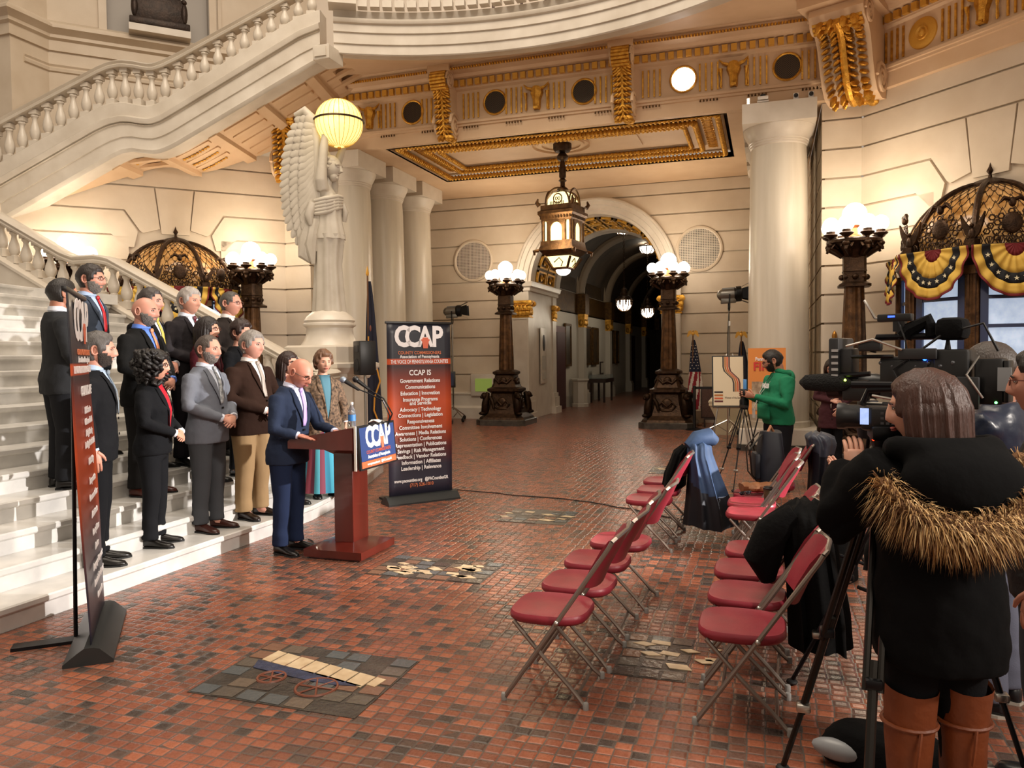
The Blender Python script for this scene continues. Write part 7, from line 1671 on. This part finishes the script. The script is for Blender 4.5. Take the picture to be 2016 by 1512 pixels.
# back rows first
person('person at far left in a charcoal suit, seen from behind with dark cropped hair', (-5.75, 5.0, stepz(4)), radians(62), 1.80, 1.12, .3, hair='crop', hc='#18110d', jacket='#2a2b2d', trousers='#1e1f22', arms='front_low', yaw=radians(8), shoes='#0f0d0c', beard='#2c211b', skin='#b77d64')
person('person in a blue grey suit and bright red tie, glasses and grey goatee', (-6.2, 5.72, stepz(5)), radians(14), 1.84, 1.0, .1, hair='short', hc='#231813', jacket='#3d4552', trousers='#2a2e38', shirt='#a9bfe0', tie='#b3131f', beard='#7b736c', glasses='#4a2c20', arms='back', yaw=radians(6), skin='#c98d77')
person('person with grey combed hair and dark beard in profile, black suit and silver tie', (-4.95, 4.6, stepz(1)), radians(38), 1.80, 1.0, .05, hair='short', hc='#55504d', jacket='#17181b', trousers='#141518', shirt='#a9bdd6', tie='#7f8a93', beard='#3c322c', arms='side', yaw=radians(2), skin='#cc917c')
person('bald person with full grey beard, blue shirt and orange tie in a black suit', (-5.5, 5.66, stepz(3)), radians(8), 1.84, 1.08, .35, hair='bald', hc='#5a5049', jacket='#161616', trousers='#1d1c1c', shirt='#5d83d8', tie='#e0916a', beard='#77706a', arms='clasp', shoes='#4a2119', yaw=radians(4), skin='#c58c78')
person('person with dark grey swept hair and yellow tie half hidden behind the bald bearded one', (-5.85, 6.1, stepz(4)), radians(12), 1.80, 1.08, .3, hair='high', hc='#3f3733', jacket='#131418', trousers='#15161a', shirt='#d3d6dc', tie='#d8c05c', arms='clasp', skin='#cd9480')
person('person with thick curly black hair, glasses and red turtleneck under a black suit', (-4.97, 5.2, stepz(1)), radians(24), 1.66, 1.0, .1, 1, hair='curly', hc='#120c0a', jacket='#16171a', trousers='#17181b', inner='#c3142a', glasses='#3a3230', arms='clasp', vdepth=1.0, skin='#d39c82', lip='#a8483f', hem=.84)
person('person with short silver hair, dark pinstripe suit and striped red tie', (-5.72, 6.5, stepz(4)), radians(-4), 1.83, 1.08, .3, hair='short', hc='#a59c94', jacket='#2b282b', trousers='#222024', shirt='#d5deea', tie='#7d1620', tpat='#1a1d30', arms='clasp', skin='#cd957e', yaw=radians(2))
person('person with long dark hair tied back and glasses in a maroon jacket', (-5.38, 6.35, stepz(3)), radians(12), 1.68, .95, 0, 1, hair='long', hc='#1a0f0c', jacket='#3d1018', trousers='#17151a', inner='#3d1018', glasses='#5a2f1e', arms='clasp', skin='#cf987f', lip='#a04a44', hem=.85)
person('person in a light grey suit with patterned silver tie, greying beard and brown shoes', (-4.93, 5.82, stepz(1)), radians(2), 1.81, 1.05, .15, hair='receding', hc='#4d423b', jacket='#696d76', trousers='#44464a', shirt='#c9cfdc', tie='#c5c9cc', tpat='#4f565c', beard='#857d77', arms='clasp', shoes='#3a1c16', skin='#cf9782')
person('tall person with short grey hair and glasses in a dark brown suit at the back', (-5.85, 7.3, stepz(4)), radians(6), 1.86, 1.05, .15, hair='receding', hc='#4c4640', jacket='#241e1b', trousers='#201b19', shirt='#dad5cf', tie='#5a4030', glasses='#5b2f22', arms='clasp', skin='#c88d78')
person('person with short brown hair, black jacket over a teal striped top', (-5.42, 6.92, stepz(3)), radians(2), 1.66, .95, .1, 1, hair='pixie', hc='#2a150d', jacket='#101114', trousers='#141519', inner='#1d7a78', arms='clasp', skin='#d49d86', lip='#b05a52', hem=.84)
person('person with grey hair in a brown corduroy blazer and khaki trousers', (-4.9, 6.42, stepz(1)), radians(-4), 1.86, 1.15, .55, hair='short', hc='#8c857e', jacket='#2c1c15', trousers='#9a7f5c', shirt='#e2dfda', tie='#a79d94', arms='clasp', shoes='#1d100c', skin='#d59c89')
person('person with long wavy brown hair and dark glasses, magenta top and black cardigan', (-4.92, 7.05, stepz(1)), radians(-12), 1.66, 1.0, .3, 1, hair='long', hc='#2d1811', jacket='#14141a', trousers='#17171c', inner='#8a2458', glasses='#14100f', arms='clasp', vdepth=.98, skin='#d6a089', lip='#a14550', hem=.78)
t, HX, k, LN = person('person with short light brown hair in a snakeskin print cardigan and striped long skirt', (-4.83, 7.62, stepz(1)), radians(-38), 1.66, 1.02, .35, 1, hair='pixie', hc='#6e4c33', jacket='#4a3a30', trousers=None, inner='#4f7d8f', arms='side', vdepth=.95, hem=.55, skin='#d9a48c', lip='#b5635a', skirt=['#3f9ab5', '#8c3b4a', '#6b2f45', '#57b0c4', '#7a3a4c', '#2f7f9c'], jmat=mat('snakeskin_print', '#8f745c', .85, var=1, vs=34, col2='#1c1613'))
person('bald person with glasses in a navy suit and lilac tie speaking at the lectern', (-4.12, 5.9, 0), radians(-4), 1.79, 1.03, .12, hair='bald', hc='#4a3528', jacket='#252e42', trousers='#1d2740', shirt='#cfd3ea', tie='#b9a0dc', glasses='#16120f', arms='lectern', pitch=radians(20), lean=radians(7), yaw=radians(-2), skin='#cf8a74', lip='#9a4f48', armpts={-1: ((.07, -.28, 1.13), (.27, -.2, 1.1), (.95, .1, -.1), (0, 0, -1), (0, 1, 0)), 1: ((.12, .29, 1.13), (.36, .2, 1.11), (.95, -.1, -.05), (0, 0, -1), (0, -1, 0))})
# ---- person in the green hoodie
GRN = mat('green_sweatshirt', '#0f7550', .9, bump=.15, bs=90)
gp = (.12, 10.35, 0)
t, HX, k, LN = person('stout bearded person with glasses in a green hoodie looking at a small camera', gp, radians(203), 1.80, 1.34, 1.1, hair='short', hc='#1c130e', jacket='#0f7550', jmat=GRN, trousers='#1c1d22', shirt=None, collar=False, beard='#2c1b12', glasses='#1a1512', hem=.84, pitch=radians(16), yaw=radians(-22), skin='#c48b72', shoes='#1a1a1c', armpts={-1: ((.05, -.34, 1.1), (.36, -.12, 1.2), (.85, .3, .25), (0, .8, .2), (0, 0, 1)), 1: ((.05, .34, 1.1), (.36, .1, 1.2), (.85, -.3, .25), (0, -.8, .2), (0, 0, 1))})
m = M().tube([(.06*cos(a)*1.35-.05, .115*sin(a), 1.5+.03*cos(a)) for a in [2*pi*q/22 for q in range(22)]], .034, 10, closed=True).ell((-.13, 0, 1.44), (.075, .13, .1), 14, 10); m.build('hood', GRN, t)
m = M().loft([[Vector((.05+.2*cos(a), .27*sin(a), z)) for a in [-.75+1.5*j/12 for j in range(13)]] for z in (.92, .97, 1.05, 1.1)], False, False); o = m.build('pocket', GRN, t); o.modifiers.new('t', 'SOLIDIFY').thickness = .02
for a in (-.03, .03): m = M().tube([(.09, a, 1.47), (.14, a*1.1, 1.4), (.15, a*1.1, 1.33)], .004, 5); m.build('drawstring', mat('dark_green_cord', '#0b4a34', .8), t)
textm([('EAGLES', .075, frame((.168, .0, 1.335), (0, 1, 0), (-.1, 0, 1), (1, 0, .1)), .004, .8)], WHT, t, 'chest_lettering')
m = M().box((.27, -.13, .98), (.008, .075, .12)).tube([(.08, -.07, 1.46), (.2, -.11, 1.25), (.27, -.13, 1.04)], .004, 5).tube([(.08, .07, 1.46), (.2, -.05, 1.25), (.27, -.13, 1.04)], .004, 5); m.build('badge', mat('white_badge', '#d9d9d4', .5), t)
hd = thing('handheld_camera', 'small camera rig with blue screen held by the person in green', 'camera', (gp[0]-.42, gp[1]-.18, 1.2), radians(203))
m = M().box((0, 0, .06), (.06, .14, .08), bev=.01).tube([(0, 0, .02), (0, 0, -.1)], .016, 8).box((0, .0, -.12), (.04, .18, .03)); m.build('rig', BLACK, hd); m = M().box((-.01, .02, .16), (.02, .075, .13), bev=.004); m.build('screen', mat('pale_blue_screen', '#3d6f9c', .3, emis=.3, ecol='#5a90c0'), hd)
tripod((gp[0]-.42, gp[1]+.12, 1.12), [(-.65, 10.2), (-.1, 10.9), (-.42, 10.05)], 'thin black light tripod in front of the person in green', BLACKM, None, .011, 'light_tripod')
# ---- person reading a phone behind the cameras
MRC = mat('maroon_knit', '#3a1019', .9, bump=.2, bs=100)
wp = (.93, 12.75, 0)
t, HX, k, LN = person('person in a maroon cardigan and black cropped trousers holding a phone', wp, radians(-100), 1.68, .95, 0, 1, hair='long', hc='#231510', jacket='#3a1019', jmat=MRC, trousers='#101114', inner='#cfc6bb', shirt=None, vdepth=.95, hem=.62, pitch=radians(24), skin='#d29c86', shoes='#141414', armpts={-1: ((.03, -.25, 1.12), (.2, .02, 1.08), (.3, .9, -.1), (-.6, 0, -.4), (0, 0, 1)), 1: ((.0, .26, 1.1), (.2, .12, .95), (.6, -.3, -.7), (-.5, -.5, 0), (1, 0, 0))})
for s in (-1, 1): m = M().tube([(-.01, s*.095, .05), (-.01, s*.095, .2)], [.04, .045], 12); m.build('bare_ankle', skinmat('#d29c86'), t)
ph = thing('mobile_phone', 'white mobile phone in the hand of the person in maroon', 'phone', (wp[0]+.09, wp[1]-.25, .84), radians(-100)); m = M().box((0, 0, 0), (.012, .07, .14), R(radians(30), 'Y'), bev=.004); m.build('case', WHITE, ph)
# ---- person operating the small camcorder, seen from behind in a fur-hooded coat
COAT = mat('black_parka', '#050506', .9, bump=.15, bs=25, spec=.12)
fp = (.545, 2.90, 0); frz = radians(112)
t, HX, k, LN = person('person with long auburn hair in a black parka with fur hood and brown boots', fp, frz, 1.69, .98, .1, 1, hair='long', hc='#3f1f12', jacket='#0c0c0f', jmat=COAT, trousers='#0e0e11', shirt=None, collar=False, hem=.80, pitch=radians(4), skin='#cf9a82', shoes='#6d3417', lip='#a8584f', yaw=radians(56), armpts={1: ((.12, .3, 1.18), (.2, .2, 1.385), (.2, -.05, .97), (.9, -.2, -.1), (0, -1, 0)), -1: ((.16, -.28, 1.17), (.36, .08, 1.36), (.7, .7, .1), (0, .3, .8), (0, 0, 1))})
m = M()
zz = [(.70, .19, .2), (.8, .195, .21), (.92, .19, .205), (1.05, .175, .195), (1.2, .165, .19), (1.32, .15, .185), (1.4, .12, .165), (1.46, .1, .12)]
m.loft([[Vector((-.0+rx*sup(a, .9)[0], ry*sup(a, .9)[1], z)) for a in [2*pi*j/30 for j in range(30)]] for z, rx, ry in zz])
for s in (-1, 1):
    el = Vector((.12, .3, 1.18)) if s > 0 else Vector((.16, -.28, 1.17)); wr = Vector((.2, .2, 1.385)) if s > 0 else Vector((.36, .08, 1.36)); sh = Vector((-.01, s*.175, 1.37))
    m.tube([sh, sh.lerp(el, .5), el, el.lerp(wr, .5), el.lerp(wr, .82)], [.1, .095, .085, .075, .062], 16)
me = remesh(m, .016, 5)
for v in me.vertices: v.co += v.normal*(.012*noise.noise(Vector((v.co.x*6, v.co.y*6, v.co.z*11)))+.004*noise.noise(v.co*24))
me.materials.append(COAT); me.polygons.foreach_set('use_smooth', [True]*len(me.polygons)); o = bpy.data.objects.new('parka', me); COL.objects.link(o); o.parent = t
m = M()
hood = [(-.06-.14*sin(a*.5+.0)-.0, .2*cos(a), 1.43-.15*sin(a)) for a in [pi*q/16 for q in range(17)]]
m.ell((-.13, 0, 1.33), (.11, .21, .13), 18, 12).tube([(.06, .12, 1.42), (-.03, .16, 1.43), (-.1, .12, 1.43), (-.13, 0, 1.43), (-.1, -.12, 1.43), (-.03, -.16, 1.43), (.06, -.12, 1.42)], .045, 12)
me = remesh(m, .016, 8); me.materials.append(COAT); me.polygons.foreach_set('use_smooth', [True]*len(me.polygons)); o = bpy.data.objects.new('hood', me); COL.objects.link(o); o.parent = t
m = M(); rr = random.Random(12)
rim = [Vector((-.19*sin(a)**.6-.05,   .235*cos(a), 1.36-.155*sin(a)**.8+.03*cos(a)*-1)) for a in [pi*q/60 for q in range(61)]]
for i in range(4200):
    q = rr.random()*59.9; i0 = int(q); c = rim[i0].lerp(rim[i0+1], q-i0); tn = (rim[i0+1]-rim[i0]).normalized(); a = rr.uniform(0, 2*pi)
    u = Vector((-1, 0, .2)).cross(tn).normalized(); n_ = tn.cross(u); d = (u*cos(a)+n_*sin(a)+tn*rr.uniform(-.5, .5)).normalized(); L_ = rr.uniform(.05, .1); p0_ = c+d*.02
    e_ = p0_+d*L_*.6; e_ = e_+Vector((0, 0, -.012)); f_ = p0_+d*L_+Vector((0, 0, -.045)); sd = d.cross(Vector((.3, .5, .8))).normalized()*.0026; m.mat(rr.choice((0, 0, 1, 1, 2)))
    m.add([p0_-sd, p0_+sd, e_+sd*.7, e_-sd*.7, f_], [(0, 1, 2, 3), (3, 2, 4)])
m.mat(1); m.tube(rim, .03, 8)
fo_ = m.build('fur_trim', [mat('fur_tan', '#b08a58', .9), mat('fur_brown', '#6b4a2c', .9), mat('fur_pale', '#d3b483', .9)], t, 0); fo_['kind'] = 'stuff'
BOOT = mat('tan_leather', '#7a3c19', .5, bump=.25, bs=18, var=1, vs=5, col2='#5e2b10')
for s in (-1, 1):
    m = M().loft([[Vector((.0+rx*cos(a), s*.1+rx*.95*sin(a), z+.02*cos(a))) for a in [2*pi*j/20 for j in range(20)]] for z, rx in ((.05, .055), (.12, .058), (.2, .06), (.32, .075), (.45, .082), (.58, .09), (.66, .097))]+[[Vector((.0+.088*cos(a), s*.1+.086*sin(a), .65+.02*cos(a))) for a in [2*pi*j/20 for j in range(20)]]], False)
    for v in m.v: v += Vector((.008*noise.noise(v*14), .008*noise.noise(v*14+Vector((5, 0, 0))), 0))
    m.v = [p*.95 for p in m.v]; b_ = m.build('boot_shaft', BOOT, t)
    m = M().tube([(.09*cos(a), s*.1+.09*sin(a), .52) for a in [2*pi*q/18 for q in range(18)]], .008, 6, closed=True).tube([(-.09, s*.1+.01, .52), (-.11, s*.1+.03, .46), (-.1, s*.1+.03, .40)], .006, 5); m.v = [p*.95 for p in m.v]; m.build('boot_strap', BOOT, b_)
# ---- people at the right edge
op_ = (1.06, 4.28, 0)
person('person with cropped grey hair in a shiny navy jacket operating the large television camera', op_, radians(150), 1.80, 1.12, .3, hair='crop', hc='#3d332d', jacket='#1d2436', jmat=mat('shiny_navy_nylon', '#1c2334', .35, bump=.2, bs=12), trousers='#5d6070', shirt=None, collar=False, hem=.86, skin='#9c6a55', shoes='#16161a', yaw=radians(8), sock=1, armpts={1: ((.16, .27, 1.2), (.36, .2, 1.36), (.8, -.2, .4), (0, -.8, 0), (0, 0, 1)), -1: ((.12, -.28, 1.15), (.34, -.16, 1.3), (.8, .2, .3), (0, .8, 0), (0, 0, 1))})
person('person in a quilted black jacket and dark jeans cut off by the right edge', (1.045, 3.42, 0), radians(158), 1.76, 1.1, .4, hair='short', hc='#1a1310', jacket='#0e0f11', jmat=mat('quilted_black', '#0e0f11', .6, bump=.5, bs=18), trousers='#33363c', shirt=None, collar=False, hem=.82, skin='#c98d77', glasses='#5a2a20', shoes='#131316', arms='side')
